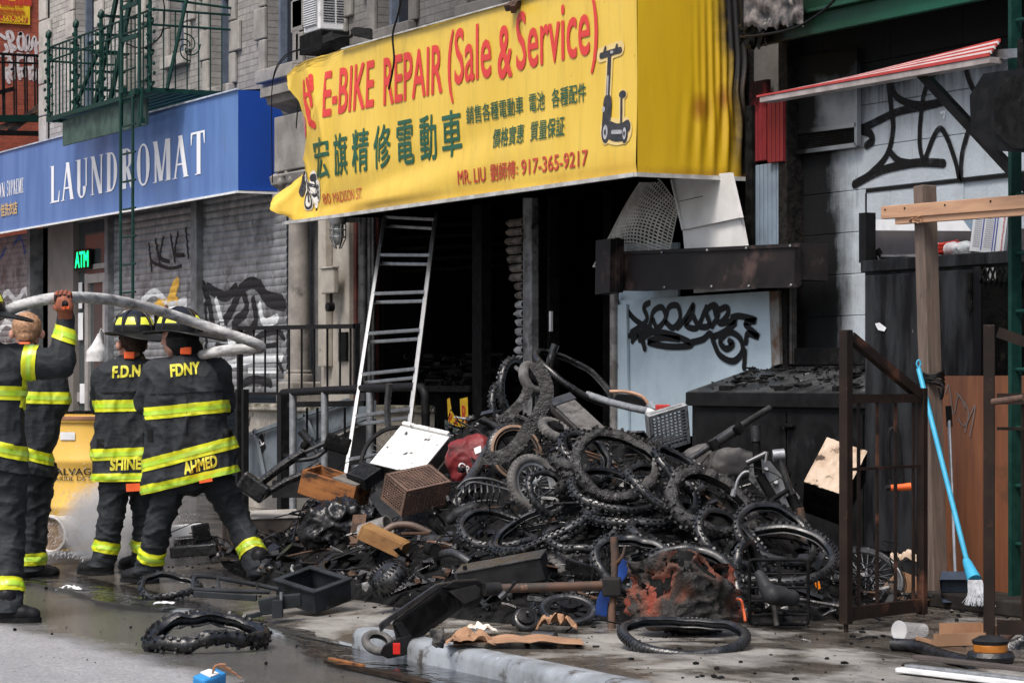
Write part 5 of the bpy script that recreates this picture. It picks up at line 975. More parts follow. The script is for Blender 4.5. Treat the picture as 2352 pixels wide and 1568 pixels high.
MB().bar(A(2105, 155, y=8.98), A(2420, 495, y=9.3), .07, .05).build('support_arm', black_paint, sw); MB().bar(A(2290, 125, y=9.0), A(2400, 118, y=9.0), .05, .05).build('bracket', alu, sw)
# ---- brown iron gates
brn = mat('brown_iron', (.022, .016, .0135), (.036, .023, .018), 5, rough=.5, bump=.2, bsc=50, spots=((.1, .045, .028), 4, .57, .68), spots2=((.25, .24, .23), 40, .72, .75))
def gate(label, BL, BR, hl, hr, rails, nb, extra=None):
    o = thing('iron_gate', label, 'gate', BL); dv = (BR - BL).normalized(); z0 = BL.z
    MB().bar(BL, BL + Z * hl, .05, .055, up=dv).build('post', brn, o, bevel=.004); MB().bar(BR, BR + Z * hr, .045, .045, up=dv).build('post', brn, o, bevel=.004)
    MB().bar(BL + Z * (hl - .035) + dv * .04, BR + Z * (hr - .035) - dv * .03, .04, .05).build('sloping_rail', brn, o)
    for zz, h_ in rails: MB().bar(BL + dv * .036 + Z * zz, BR - dv * .036 + Z * zz, .035 if h_ > .03 else .016, h_ * .75).build('rail', brn, o)
    top = [z for z, h_ in rails if h_ > .04][-1]
    for k in range(nb): q = BL + (BR - BL) * (.16 + .72 * k / (nb - 1)); MB().bar(q + Z * .06, q + Z * top, .014).build('bar', brn, o)
    return o
BL, BR = A(1943, 1418, z=.2), A(2118, 1396, z=.2)
BL = Vector((BL.x, BL.y, .17)); g1 = gate('open brown iron gate with sloping top beside the tyre heap', BL, Vector((BR.x, BR.y, .17)), ZY(1930, 757, BL.y) - .17, ZY(2110, 890, BR.y) - .17, [(.05, .09), (.78 * 1.0, .02), (ZY(1960, 915, BL.y) - .17, .06)], 4)
MB().rod(BL - Z * .04, BL + Z * .1, .012).build('drop_bolt', brn, g1)
q = (BL + Vector((BR.x, BR.y, .17))) / 2; zq = A(2065, 1118, d=14.2); gh = thing('bolt_cutter', 'black J-shaped bar with an orange grip hooked on the first gate', 'tool', A(2065, 1120, d=14.1)); MB().tube(cat_rom([A(2044, 1100, d=14.1), A(2042, 1040, d=14.1), A(2043, 992, d=14.1), A(2052, 983, d=14.1), A(2062, 990, d=14.1), A(2070, 1060, d=14.1), A(2074, 1112, d=14.1)], 5), .012, 8).build('hook', black_paint, gh, smooth=True); MB().tube([A(2046, 1119, d=14.05), A(2070, 1118, d=14.05), A(2092, 1116, d=14.05)], [.017, .019, .022], 12).build('grip', mat('orange_plastic', (.75, .13, .02), (.6, .1, .02), 9, rough=.4), gh, smooth=True); MB().rod(A(2035, 1119, d=14.06), A(2046, 1119, d=14.06), .015).build('ferrule', black_paint, gh)
B2 = A(2272, 1462, z=.17); E2 = B2 + Vector((.62, .78, 0))
g2 = gate('brown iron gate with sloping top standing before the plywood sheet', B2, E2, ZY(2265, 745, B2.y) - .17, 1.15, [(.05, .09), (1.0, .02), (ZY(2290, 915, B2.y) - .17, .07)], 4); MB().rod(A(2280, 922, y=B2.y - .03), A(2352, 912, y=B2.y + .02), .016, 10).build('slide_bolt', rust, g2, smooth=True)
ply = NT('plywood'); t = ply; v = t.coord('Position'); gv = t.noise(t.scale(v, (7, 1, .6)), 4, 6, .6); c = t.mix(t.rng(gv, .3, .7), (.2, .075, .03), (.12, .043, .02)); c = t.mix(t.rng(t.noise(v, 3, 6), .6, .75), c, (.03, .018, .012)); t.set(Base_Color=c, Roughness=.55, Normal=t.bump(gv, .12, .003)); ply = t.m
py_ = thing('plywood_sheet', 'reddish brown plywood sheet with scratched tag behind the broom', 'plywood', A(2250, 1385, y=9.3)); x0 = XY(2158, 9.3); MB().b2(x0, -10.6, 9.3, 9.32, SZ + .02, ZY(2160, 862, 9.3)).build('sheet', ply, py_)
for i, L in enumerate(([(2170, 900), (2178, 885), (2188, 950), (2200, 905), (2215, 935)], [(2195, 900), (2222, 940), (2215, 990)], [(2200, 960), (2215, 975), (2238, 930), (2226, 1000)])): link_mesh('scratched_mark', flat_mesh([stroke2d(pxs(L, 9.29), .012)], lambda a, b: Vector((a, 9.296 - .0005 * i, b))), mat('chalk_grey', (.16, .12, .11), (.13, .1, .09), 9, rough=.7), py_)
th_ = MB().b2(XY(2135, 8.9), -9.8, 8.85, 9.2, SZ, SZ + .085).build('door_sill', mat('old_sill', (.05, .045, .04), (.025, .022, .02), 6, rough=.7, bump=.3), origin=(XY(2200, 9), 9, SZ), bevel=.01); tag(th_, 'worn dark timber door sill between the two brown gates', 'sill')
bro = thing('broom', 'broom with bright blue handle and grey bristles leaning on the timber post', 'broom', A(2245, 1385, y=8.72)); cyan = mat('cyan_plastic', (.05, .36, .55), (.04, .32, .5), 8, rough=.35); a, b, c_, e = A(2110, 846, y=8.84), A(2222, 1292, y=8.76), A(2238, 1330, y=8.74), A(2250, 1387, y=8.72)
MB().rod(a, b, .0145, 12).build('handle', cyan, bro, smooth=True); MB().tube(cat_rom([a, a + Z * .03 - R * .012, a + Z * .05, a + Z * .03 + R * .012, a], 4), .005, 6).build('hanging_loop', cyan, bro, smooth=True)
MB().tube([b - (c_ - b) * .2, b, c_], [.02, .026, .04], 12).build('socket', cyan, bro, smooth=True); m = MB()
for k in range(500):
    q = c_ + R * rnd.uniform(-.035, .035) + D * rnd.uniform(-.04, .04); m.tube([q, q + (e - c_) * .5 + R * rnd.uniform(-.01, .01), q + (e - c_) * rnd.uniform(.85, 1.05) + R * rnd.uniform(-.05, .05) + D * rnd.uniform(-.04, .04)], [.0022, .0022, .001], 3, caps=False)
m.build('bristles', mat('grey_bristle', (.3, .32, .34), (.45, .47, .5), 40, rough=.7), bro)
dp = thing('dustpan', 'long-handled dustpan with a grey steel stick and dark blue pan', 'dustpan', A(2200, 1370, y=8.95)); a, b = A(2180, 955, y=9.12), A(2196, 1352, y=8.98); MB().rod(a, b, .011, 10).build('stick', alu, dp, smooth=True); MB().rod(a + Z * .06 - R * .004, a - Z * .06 + R * .002, .018, 10).build('grip', black_paint, dp, smooth=True)
Mx = Matrix.Translation(A(2206, 1366, y=8.95)) @ CF; m = MB().add([(-.1, .06, 0), (.1, .06, 0), (.12, -.1, -.03), (-.12, -.1, -.03), (-.09, .08, .13), (.09, .08, .13), (.12, -.02, .09), (-.12, -.02, .09)], [(0, 1, 2, 3), (0, 4, 5, 1), (0, 3, 7, 4), (1, 5, 6, 2), (4, 7, 6, 5)], Mx); m.build('pan', mat('navy_plastic', (.03, .045, .07), (.04, .055, .08), 9, rough=.4), dp, bevel=.004)
# ---- firefighters
coat = NT('turnout_cloth'); t = coat; v = t.coord('Object'); w1 = t.noise(t.scale(v, (1, 1, 2.2)), 9, 5, .6); w2 = t.n('TexMagic', turbulence_depth=0, i_Scale=700.0)
c = t.mix(t.rng(t.noise(v, 4, 6), .35, .7), (.013, .0155, .0185), (.025, .0285, .033)); t.set(Base_Color=c, Roughness=.72, Normal=t.bump(w1, .55, .02, t.bump(t.noise(v, 220, 2), .25, .002))); coat.b.inputs['Specular IOR Level'].default_value = .3; coat = coat.m
lime = NT('fluorescent_trim'); t = lime; v = t.coord('Object'); ch_ = t.n('TexChecker', i_Scale=110.0); t.l(v, ch_.inputs[0]); c = t.mix(t.rng(t.noise(v, 7, 4), .4, .7), (.62, .66, .01), (.42, .46, .012)); t.set(Base_Color=t.mix(t.math('MULTIPLY', ch_.outputs[1], .22), c, (.75, .72, .05)), Roughness=.4); lime = t.m
limeg = NT('reflective_stripe'); t = limeg; v = t.coord('Object'); c = t.mix(t.rng(t.noise(v, 6, 4), .4, .7), (.36, .6, .02), (.5, .68, .12)); t.set(Base_Color=c, Roughness=.3); limeg = t.m
skin = mat('skin', (.5, .27, .2), (.42, .21, .15), 14, rough=.55, bump=.1, bsc=120)
boot_m = mat('boot_rubber', (.012, .012, .013), (.022, .022, .024), 20, rough=.4)
helm = NT('helmet_black').set(Base_Color=(.008, .008, .009), Roughness=.16).m; helm2 = mat('helmet_brim', (.01, .01, .011), (.02, .02, .02), 12, rough=.4)
yref = mat('helmet_reflector', (.78, .82, .08), (.7, .74, .06), 10, rough=.35)
letter = mat('yellow_letters', (.72, .66, .06), (.62, .56, .05), 16, rough=.45)
orange = mat('orange_tag', (.85, .13, .03), (.75, .1, .02), 12, rough=.4)
def remesh(mb, vox=.013, it=5, amp=0, sd=0, stretch=(1, 1, 1), freq=6):
    me = mb.mesh(); o = bpy.data.objects.new('tmp', me); COL.objects.link(o)
    q = o.modifiers.new('r', 'REMESH'); q.mode = 'VOXEL'; q.voxel_size = vox; s_ = o.modifiers.new('s', 'SMOOTH'); s_.factor = .5; s_.iterations = it
    dg = bpy.context.evaluated_depsgraph_get(); out = bpy.data.meshes.new_from_object(o.evaluated_get(dg)); bpy.data.objects.remove(o); bpy.data.meshes.remove(me)
    if amp:
        nr = [v.normal.copy() for v in out.vertices]
        for v, n in zip(out.vertices, nr):
            p = Vector((v.co.x * stretch[0], v.co.y * stretch[1], v.co.z * stretch[2])) * freq + Vector((sd, sd * 2, 0)); k = (1 - min(1, abs(noise.noise(p)) * 1.7)) ** 3; k2 = (1 - min(1, abs(noise.noise(p * 2.1 + Vector((5, 0, 0)))) * 1.7)) ** 3
            v.co += n * amp * (k * 1.2 + k2 * .55 + noise.noise(p * .6) * .5 - .5)
    out.shade_smooth(); return out
def cut(me, planes):
    """keep what lies on the positive side of each (point, normal)"""
    bm = bmesh.new(); bm.from_mesh(me)
    for p, n in planes: bmesh.ops.bisect_plane(bm, geom=bm.verts[:] + bm.edges[:] + bm.faces[:], plane_co=p, plane_no=n, clear_inner=True)
    bm.to_mesh(me); bm.free(); return me
def band(me, p, n, hw, off, keep=None, lift_=None):
    bm = bmesh.new(); bm.from_mesh(me); n = Vector(n).normalized(); p = Vector(p)
    for q, s_ in ((p - n * hw, n), (p + n * hw, -n)): bmesh.ops.bisect_plane(bm, geom=bm.verts[:] + bm.edges[:] + bm.faces[:], plane_co=q, plane_no=s_, clear_inner=True)
    if keep:
        c, r = keep; bmesh.ops.delete(bm, geom=[f for f in bm.faces if ((f.calc_center_median() - c) - n * (f.calc_center_median() - c).dot(n)).length > r], context='FACES')
    bm.normal_update()
    for v in bm.verts: v.co += v.normal * off
    out = bpy.data.meshes.new('band'); bm.to_mesh(out); bm.free(); out.shade_smooth(); return out
def trim(par, me, p, n, keep=None, hw=.041):
    if len(me.polygons):
        a = band(me, p, n, hw, .006, keep)
        if len(a.polygons) < 3: return
        o = link_mesh('reflective_band', a, lime, par); b = band(me, p, n, hw * .36, .0085, keep); link_mesh('silver_stripe', b, limeg, o)
def on_cloth(par, me, txt, quad, m_, bold=.05, d0=10, name='lettering'):
    """letters projected on the cloth along the view; quad: four view corners lower-left, lower-right, upper-right, upper-left"""
    bv = BVHTree.FromPolygons([v.co for v in me.vertices], [tuple(p.vertices) for p in me.polygons]); cam_ = Vector((0, 0, CH))
    def f(a, b):
        q = [(quad[0][i] * (1 - a) + quad[1][i] * a) * (1 - b) + (quad[3][i] * (1 - a) + quad[2][i] * a) * b for i in (0, 1)]; r = ray(*q).normalized(); h = bv.ray_cast(cam_ + r * d0, r)
        return (h[0] if h[0] is not None else cam_ + r * 16.6) - r * .006
    link_mesh(name, flat_mesh([text_box(txt, 0, 1, 0, 1, bold)] if txt else [poly2d([(0, 0), (1, 0), (1, 1), (0, 1)])], f, .08, up=-D), m_, par)
def boot(par, p, fw, up=.05):
    f = Vector(fw).normalized(); s_ = f.cross(Z); m = MB()
    m.capsule(p + Z * .075, .066, p + Z * (up + .1), .07); m.capsule(p + Z * .055 - f * .03, .06, p + Z * .045 + f * .15, .045); m.capsule(p + Z * .05, .06, p + Z * .05 + f * .1, .055)
    me = remesh(m, .012, 4); cut(me, [(p + Z * .012, Z)]); o = link_mesh('boot', me, boot_m, par)
    pr_ = []
    for k in range(24): a = 2 * math.pi * k / 24; pr_.append(p + f * (.055 + .145 * math.cos(a)) + s_ * (.058 * math.sin(a)))
    MB().add([q + Z * .001 for q in pr_] + [q + Z * .03 for q in pr_], [tuple(range(23, -1, -1)), tuple(range(24, 48))] + [(k, (k + 1) % 24, 24 + (k + 1) % 24, 24 + k) for k in range(24)]).build('sole', boot_m, o)
def helmet(par, c, fw, sz=.137, tilt=0):
    """leather-style helmet: ribbed dome, brim long at the back"""
    f = Vector(fw).normalized(); s_ = Z.cross(f).normalized(); M = Matrix((f, s_, Z)).transposed().to_4x4(); M = Matrix.Translation(c) @ M @ Matrix.Rotation(math.radians(tilt), 4, 'Y')
    ex = 1.16; hh = 1.22; dome = lambda a, b, k=1.0: Vector((math.cos(a) * math.cos(b) * sz * ex * k, math.sin(a) * math.cos(b) * sz * k, math.sin(b) ** .85 * sz * hh * k if b > 0 else 0))
    h = MB().grid(lambda u, v: M @ dome(u * 2 * math.pi, v * math.pi / 2), 40, 12).build('helmet', helm, par, smooth=True, ang=180)
    m = MB()
    for k in range(8): m.tube([M @ dome(k * math.pi / 4 + math.pi / 8, j / 10 * math.pi / 2, 1.01) for j in range(11)], .006, 6)
    m.build('rib', helm, h, smooth=True)
    def brim(u, v):
        a = u * 2 * math.pi; bk = max(0, -math.cos(a)); ft = max(0, math.cos(a)); wd = .035 + .115 * bk ** 1.6 + .05 * ft ** 2; r = 1 + v * wd / sz
        return M @ Vector((math.cos(a) * sz * ex * r, math.sin(a) * sz * r, .004 - v * (.012 + .05 * bk ** 2) + .014 * v * abs(math.sin(a))))
    MB().grid(brim, 48, 5).build('brim', helm2, h, smooth=True, ang=180); MB().tube([brim(k / 48, 1) for k in range(48)], .006, 6, closed=True).build('brim_edge', helm2, h, smooth=True)
    m = MB().grid(lambda u, v: M @ dome(u * 2 * math.pi, .02 + v * .2, 1.03), 40, 2).build('rubber_strap', helm2, h, smooth=True, ang=180)
    for k in range(8):
        a = k * math.pi / 4; m = MB().grid(lambda u, v: M @ dome(a + (u - .5) * (.56 - .2 * v), .3 + v * .36, 1.012), 4, 4); m.build('reflector', yref, h, smooth=True)
    MB().add([M @ Vector((sz * ex * 1.02, -.05, .01)), M @ Vector((sz * ex * 1.02, .05, .01)), M @ Vector((sz * ex * 1.0, .055, .12)), M @ Vector((sz * ex * .98, 0, .16)), M @ Vector((sz * ex * 1.0, -.055, .12))], [(0, 1, 2, 3, 4)]).build('front_shield', helm2, h)
    MB().tube(cat_rom([M @ Vector((.09, 0, sz * hh + .01)), M @ Vector((.13, 0, sz * .95)), M @ Vector((.155, 0, .1))], 4), .014, 8).build('crest', mat('brown_leather', (.14, .07, .05), (.1, .05, .035), 14, rough=.5), h, smooth=True)
    return h
def head(m, c, fw, k=1.0, ear=True):
    """adds a head with face to the body primitives"""
    f = Vector(fw).normalized(); s_ = Z.cross(f).normalized()
    for o, r in (((0, 0, .03), .092), ((-.025, 0, .035), .094), ((.03, 0, -.03), .07), ((.04, 0, -.075), .05), ((.02, .03, -.05), .055), ((.02, -.03, -.05), .055), ((.07, 0, .02), .05), ((.085, .028, -.02), .022), ((.085, -.028, -.02), .022), ((.088, 0, -.065), .022)): m.ico(c + (f * o[0] + s_ * o[1] + Z * o[2]) * k, r * k, 2)
    m.capsule(c + f * .1 * k + Z * .015 * k, .011 * k, c + f * .118 * k - Z * .025 * k, .016 * k); m.capsule(c + f * .09 * k - Z * .055 * k + s_ * .02, .01, c + f * .09 * k - Z * .055 * k - s_ * .02, .01)
    for sg in (-1, 1): m.capsule(c + s_ * .09 * k * sg + Z * .015 * k - f * .005, .014 * k, c + s_ * .09 * k * sg - Z * .025 * k, .012 * k); m.capsule(c + f * .088 * k + s_ * .02 * sg + Z * .03 * k, .012 * k, c + f * .075 * k + s_ * .05 * sg + Z * .03 * k, .012 * k)
def eyes(par, c, f, k=1.0):
    f = Vector(f).normalized(); s_ = Z.cross(f).normalized()
    for sg in (-1, 1): MB().ico(c + f * .082 * k + s_ * .032 * sg * k + Z * .008 * k, .012 * k, 2).build('eye', boot_m, par, smooth=True)
def person(label, d, joints, legs, feet_fw, head_px, head_fw, helm_on, coat_caps, arm_chains, hem, bands, letters, hair=None, hood=False, d_legs=0, sd=1, hat_px=None):
    """joints are read in the view at depth d (+ offset); coat, trousers, boots and helmet are children of the body's Empty"""
    P = lambda q: A(q[0], q[1], d=d + (q[2] if len(q) > 2 else 0)); base = A(legs[0][2][0], legs[0][2][1], d=d + legs[0][2][2]); base.z = feet_fw[2]; fz = lambda i: feet_fw[2 + i] if len(feet_fw) > 2 + i else feet_fw[2]
    o = thing('person', label, 'person', base, group='firefighters holding the hose')
    hc = P(head_px); m = MB(); head(m, hc, head_fw); nk = P(joints['neck']); m.capsule(hc - Z * .08 - Vector(head_fw).normalized() * .02, .055, nk, .06); ch = P(joints['chest']); hp = P(joints['hips'])
    m.capsule(nk, .07, ch, .12); m.capsule(ch, .13, hp, .12)
    for i, L in enumerate(legs):
        a, b, c = P(L[0]), P(L[1]), P(L[2]); c.z = fz(i) + .08; m.capsule(hp, .1, a, .09); m.capsule(a, .085, b, .06); m.capsule(b, .055, c, .04)
    for ch_ in arm_chains:
        q = [P(x) for x in ch_]; m.capsule(ch, .1, q[0], .055)
        for a, b in zip(q, q[1:]): m.capsule(a, .045, b, .036)
    body = link_mesh('body', remesh(m, .0085, 3), skin, o); eyes(body, hc, head_fw)
    m = MB()
    for a, ra, b, rb in coat_caps: m.capsule(P(a), ra * .92, P(b), rb * .92, 16)
    for ch_ in arm_chains:
        q = [P(x) for x in ch_]; rr = [.105, .084, .066, .055]
        for k, (a, b) in enumerate(zip(q, q[1:])): m.capsule(a, rr[k], b, rr[k + 1], 16)
    me = remesh(m, .012, 7, .012, sd, (1, 1, .7), 6.5); cut(me, [(P(hem[0]), Vector(hem[1]))])
    meW = me.copy()
    jk = link_mesh('coat', me, coat, o); so = jk.modifiers.new('s', 'SOLIDIFY'); so.thickness = .008; so.offset = -1
    hp = hp - Z * .07; m = MB(); m.capsule(hp, .125, hp - Z * .05, .125)
    for i, L in enumerate(legs):
        a, b, c = P(L[0]), P(L[1]), P(L[2]); c.z = fz(i) + .1; m.capsule(hp, .12, a, .122, 16); m.capsule(a, .115, b, .09, 16); m.capsule(b, .092, c, .088, 16); m.capsule(c, .088, c + (c - b).normalized() * .06, .09)
    me2 = remesh(m, .012, 6, .012, sd + 9, (1, 1, 2.0), 6.5); cut(me2, [(Vector((0, 0, min(fz(0), fz(1)) + .06)), Z)])
    me2W = me2.copy(); tr = link_mesh('trousers', me2, coat, o); so = tr.modifiers.new('s', 'SOLIDIFY'); so.thickness = .008; so.offset = -1
    for i, L in enumerate(legs):
        b, c = P(L[1]), P(L[2]); c.z = fz(i) + .1; t_ = (c - b); boot(o, Vector((c.x, c.y, fz(i))) + Vector((t_.x, t_.y, 0)) * .1, feet_fw[i])
        k = L[3] if len(L) > 3 else .72; trim(tr, me2W, b + t_ * k, t_, (b + t_ * k, .2))
    for bd in bands: trim(jk, meW, P(bd[0]), bd[1], (P(bd[0]), bd[2]), bd[3] if len(bd) > 3 else .041)
    for lt in letters: on_cloth(jk, meW, *lt)
    if hood:
        m = MB(); m.ico(hc + Z * .0 - Vector(head_fw).normalized() * .03, .118, 2); m.capsule(hc - Z * .04 - Vector(head_fw).normalized() * .035, .1, nk + Z * .02, .1); link_mesh('hood', remesh(m, .011, 3, .006, 3, (1, 1, 2), 9), helm2, o)
    if hair:
        m = MB(); f = Vector(head_fw).normalized(); m.ico(hc + Z * .04 - f * .03, .104, 3, sq=(1, 1, 1)); m.ico(hc - f * .055 - Z * .02, .075, 2); hm = remesh(m, .009, 3, .004, 2, (1, 1, 1), 40); cut(hm, [(hc + f * .045, -f * 1.0 + Z * .35), (hc - Z * .06, Z)]); link_mesh('hair', hm, hair, o); s_ = Z.cross(f)
        for sg in (-1, 1): MB().ico(hc + s_ * .104 * sg - Z * .015 - f * .005, .03, 2, sq=(.75, .75, 1.15)).build('ear', skin, body, smooth=True)
    if helm_on: helmet(o, P(hat_px) if hat_px else hc + Z * .075, helm_on)
    k = nk + Z * .02 - D * .12; MB().box((0, 0, 0), (.075, .02, .05), Matrix.Translation(k) @ CF).build('strap', orange, jk, bevel=.008)
    return o, jk, meW
iN = lambda slope: (Z - R * (-slope)).normalized() if slope else Z     # band axis for a band rising to the right by slope
def tiltn(s): return (Z - R * s).normalized()
left_ = -R + D * .35
ah, jk, me = person('firefighter in black coat lettered FDNY, legs wide apart, hose over the shoulder', 17.3, dict(neck=(432, 812, .02), chest=(430, 880), hips=(440, 1055)),
    [((398, 1090, 0), (366, 1200, .02), (340, 1308, .12), .7), ((488, 1090, .05), (548, 1195, .1), (592, 1294, -.1), .68)], (left_, R + D * .6, .045, .085), (410, 778, .0), left_, left_ * 1.0,
    [((385, 865), .15, (380, 990), .155), ((475, 865), .15, (475, 985), .15), ((430, 850), .15, (434, 1112), .17), ((380, 990), .155, (380, 1125), .168), ((475, 985), .15, (498, 1098), .168), ((432, 815, .02), .085, (432, 850), .12), ((505, 1010), .12, (530, 1035), .07)],
    [[(362, 858), (338, 925, .1), (392, 935, .34)], [(497, 856), (515, 925, .1), (462, 935, .36)]], ((440, 1108), tiltn(.24)),
    [((430, 940), tiltn(.1), .28), ((440, 1040), tiltn(.26), .42), ((455, 1098), tiltn(.22), .42, .036)],
    [('FDNY', [(392, 865), (459, 857), (458, 829), (390, 836)], letter, .05), ('AHMED', [(424, 1090), (500, 1070), (497, 1042), (420, 1061)], letter, .05)], hood=True, sd=3, hat_px=(412, 762, .0))
on_cloth(jk, me, '', [(458, 1109), (488, 1104), (487, 1094), (457, 1098)], orange, 0, 10, 'orange_tag')
for q_ in ([(338, 1012), (352, 1014), (350, 985), (337, 984)], [(512, 1005), (536, 998), (534, 985), (511, 990)], [(345, 906), (512, 899), (512, 896.5), (345, 903.5)], [(428, 1000), (431, 1000), (431, 905), (428, 905)]): on_cloth(jk, me, '', q_, helm2, 0, 10, 'seam')
sh, jk, me = person('firefighter in black coat lettered F.D.N.Y. standing straight before the yellow drum', 18.2, dict(neck=(303, 822, .02), chest=(300, 890), hips=(292, 1055)),
    [((265, 1090), (255, 1190, .0), (237, 1292, 0), .66), ((325, 1090, .1), (335, 1190, .15), (330, 1285, .2), .7)], (left_, left_, .04, .06), (302, 788), left_ + D * .9, left_ + D * .9,
    [((262, 868), .145, (262, 1000), .15), ((335, 868), .145, (330, 1000), .15), ((300, 855), .15, (298, 1130), .165), ((262, 1000), .15, (258, 1140), .165), ((330, 1000), .15, (332, 1140), .165), ((303, 820, .02), .085, (302, 855), .12), ((235, 1020), .09, (225, 1045), .06)],
    [[(245, 865), (236, 930, .15), (262, 950, .42)], [(352, 862), (362, 930, .15), (340, 950, .42)]], ((295, 1103), Z),
    [((295, 930), tiltn(.02), .27), ((290, 1040), tiltn(.04), .4), ((292, 1094), tiltn(.02), .4, .03)],
    [('F.D.N.Y.', [(257, 868), (352, 862), (352, 834), (259, 840)], letter, .05), ('SHINELE', [(252, 1080), (350, 1076), (350, 1050), (254, 1052)], letter, .05)], sd=5, hat_px=(308, 765), hair=mat('brown_hair', (.06, .035, .025), (.04, .025, .018), 30, rough=.6, bump=.4, bsc=90))
on_cloth(jk, me, '', [(290, 1128), (322, 1126), (321, 1108), (289, 1110)], orange, 0, 10, 'orange_tag')
for q_ in ([(222, 1035), (238, 1035), (238, 1008), (222, 1006)], [(232, 903), (345, 899), (345, 896.5), (232, 900)]): on_cloth(jk, me, '', q_, helm2, 0, 10, 'seam')
bl_o, jk, me = person('bareheaded blond firefighter in black coat seen from behind', 18.3, dict(neck=(64, 800, .0), chest=(80, 890), hips=(72, 1040)),
    [((58, 1085), (62, 1190, .0), (66, 1290, 0), .86), ((92, 1080, .1), (82, 1190, .05), (76, 1290, .05), .86)], (R + D * .4, R + D * .4, .0), (62, 762), D - R * .1, None,
    [((45, 855), .14, (48, 1000), .145), ((105, 865), .13, (95, 1000), .14), ((75, 850), .15, (72, 1105), .16), ((60, 1000), .15, (70, 1110), .16), ((64, 802), .08, (68, 850), .12)],
    [[(118, 862), (134, 925, -.02), (95, 955, .3)], [(20, 860), (10, 930, .1), (50, 950, .3)]], ((70, 1083), tiltn(-.25)),
    [((90, 912), tiltn(-.02), .42), ((72, 1040), tiltn(-.3), .4)], [], hair=mat('blond_hair', (.4, .23, .13), (.24, .13, .07), 40, rough=.55, bump=.5, bsc=110), sd=8)
rz_o, jk, me = person('firefighter raising a gloved hand to hold the white hose overhead', 15.2, dict(neck=(-40, 790, .0), chest=(-20, 880), hips=(-15, 1060)),
    [((18, 1095), (20, 1235, .0), (17, 1385, -.12), .72), ((-60, 1095), (-65, 1235, 0), (-70, 1385, -.1), .72)], (R + D * .2 - D * .2, R, .0), (-52, 745), -R + D * .2, -R + D * .2,
    [((-50, 850), .16, (-45, 1010), .16), ((5, 850), .15, (0, 1010), .15), ((-20, 840), .16, (-16, 1110), .17), ((5, 1010), .15, (10, 1105), .16), ((-40, 795), .085, (-35, 840), .12)],
    [[(28, 826), (138, 835, -.05), (150, 770, .0), (151, 725, .02)], [(-80, 850), (-100, 930, .1), (-70, 960, .35)]], ((0, 1075), tiltn(-.2)),
    [((0, 900), tiltn(-.04), .42), ((0, 1026), tiltn(-.25), .42), ((73, 822, -.02), (A(138, 835, d=15) - A(28, 826, d=15)), .3, .04), ((147, 766), tiltn(-.35), .16)], [], sd=12)
gl_ = MB(); Pg = lambda px, py, o=0: A(px, py, d=15.2 + o); S_ = .0026
gl_.capsule(Pg(150, 727), .045, Pg(148, 704, -.04), .04); gl_.capsule(Pg(138, 703, -.055), .03, Pg(138, 690, -.055), .026); gl_.capsule(Pg(148, 705, -.055), .034, Pg(147, 688, -.055), .028); gl_.capsule(Pg(157, 706, -.05), .032, Pg(156, 690, -.05), .026)
glv = remesh(gl_, .007, 3); gv = link_mesh('glove', glv, mat('brown_glove', (.27, .085, .045), (.2, .06, .035), 30, rough=.6, bump=.3, bsc=120), rz_o)
for px, tip in ((128, 1.0), (138, 1.1), (148, 1.1), (157, .95)):
    b = Pg(px, 690, -.055); k = MB(); k.capsule(b, .013, b + Z * .035 * tip + D * .01, .0125); k.capsule(b + Z * .035 * tip + D * .01, .0125, b + Z * .05 * tip + D * .055, .012); k.capsule(b + Z * .05 * tip + D * .055, .012, b + Z * .025 * tip + D * .09, .011); k.build('finger', gv.data.materials[0], gv, smooth=True)
    MB().capsule(b + Z * .005 - D * .008, .009, b + Z * .028 * tip - D * .004, .009).build('knuckle_guard', helm2, gv, smooth=True)
k = MB(); b = Pg(132, 708, -.05); k.capsule(b, .017, b - R * .02 + Z * .01 + D * .03, .015); k.capsule(b - R * .02 + Z * .01 + D * .03, .015, b - R * .005 + Z * .02 + D * .085, .013); k.build('thumb', gv.data.materials[0], gv, smooth=True)
a = Pg(148, 698, -.098); MB().ico(a + D * .012, .034, 3, sq=(1, .5, .7)).build('knuckle_pad', helm2, gv, smooth=True)
on_cloth(gv, glv.copy(), '', [(142, 713), (162, 711), (161, 701), (141, 702)], helm2, 0, 10, 'guard_patch')
link_mesh('lettering', flat_mesh([text_box('X10', 0, 1, 0, 1, .05)], lambda u, v: A(143 + 16 * u, 710 - 7 * v - 1.5 * u, d=15.05), up=-D), orange, gv)
hose_m = NT('hose_jacket'); t = hose_m; v = t.coord('Object'); c = t.mix(t.rng(t.noise(t.scale(v, (2, 2, 6)), 3.2, 8, .7), .36, .62), (.62, .62, .61), (.16, .16, .16)); t.set(Base_Color=c, Roughness=.75, Normal=t.bump(t.noise(v, 160, 3), .4, .003)); hose_m = t.m
hp = [(-140, 800, 15.4), (-60, 756, 15.35), (0, 722, 15.3), (60, 697, 15.27), (140, 683, 15.26), (240, 686, 15.8), (340, 706, 16.4), (430, 734, 16.75), (520, 764, 16.85), (575, 783, 16.9), (596, 793, 16.95), (597, 799, 17.0), (570, 800, 17.02), (520, 803, 17.05), (475, 812, 17.2), (452, 822, 17.4), (445, 860, 17.65)]
hz = thing('fire_hose', 'soot-stained white fire hose looped overhead between the firefighters', 'hose', A(597, 797, d=16.95)); MB().tube(cat_rom([A(*q[:2], d=q[2]) for q in hp], 8), .034, 20).build('hose', hose_m, hz, smooth=True, ang=180)
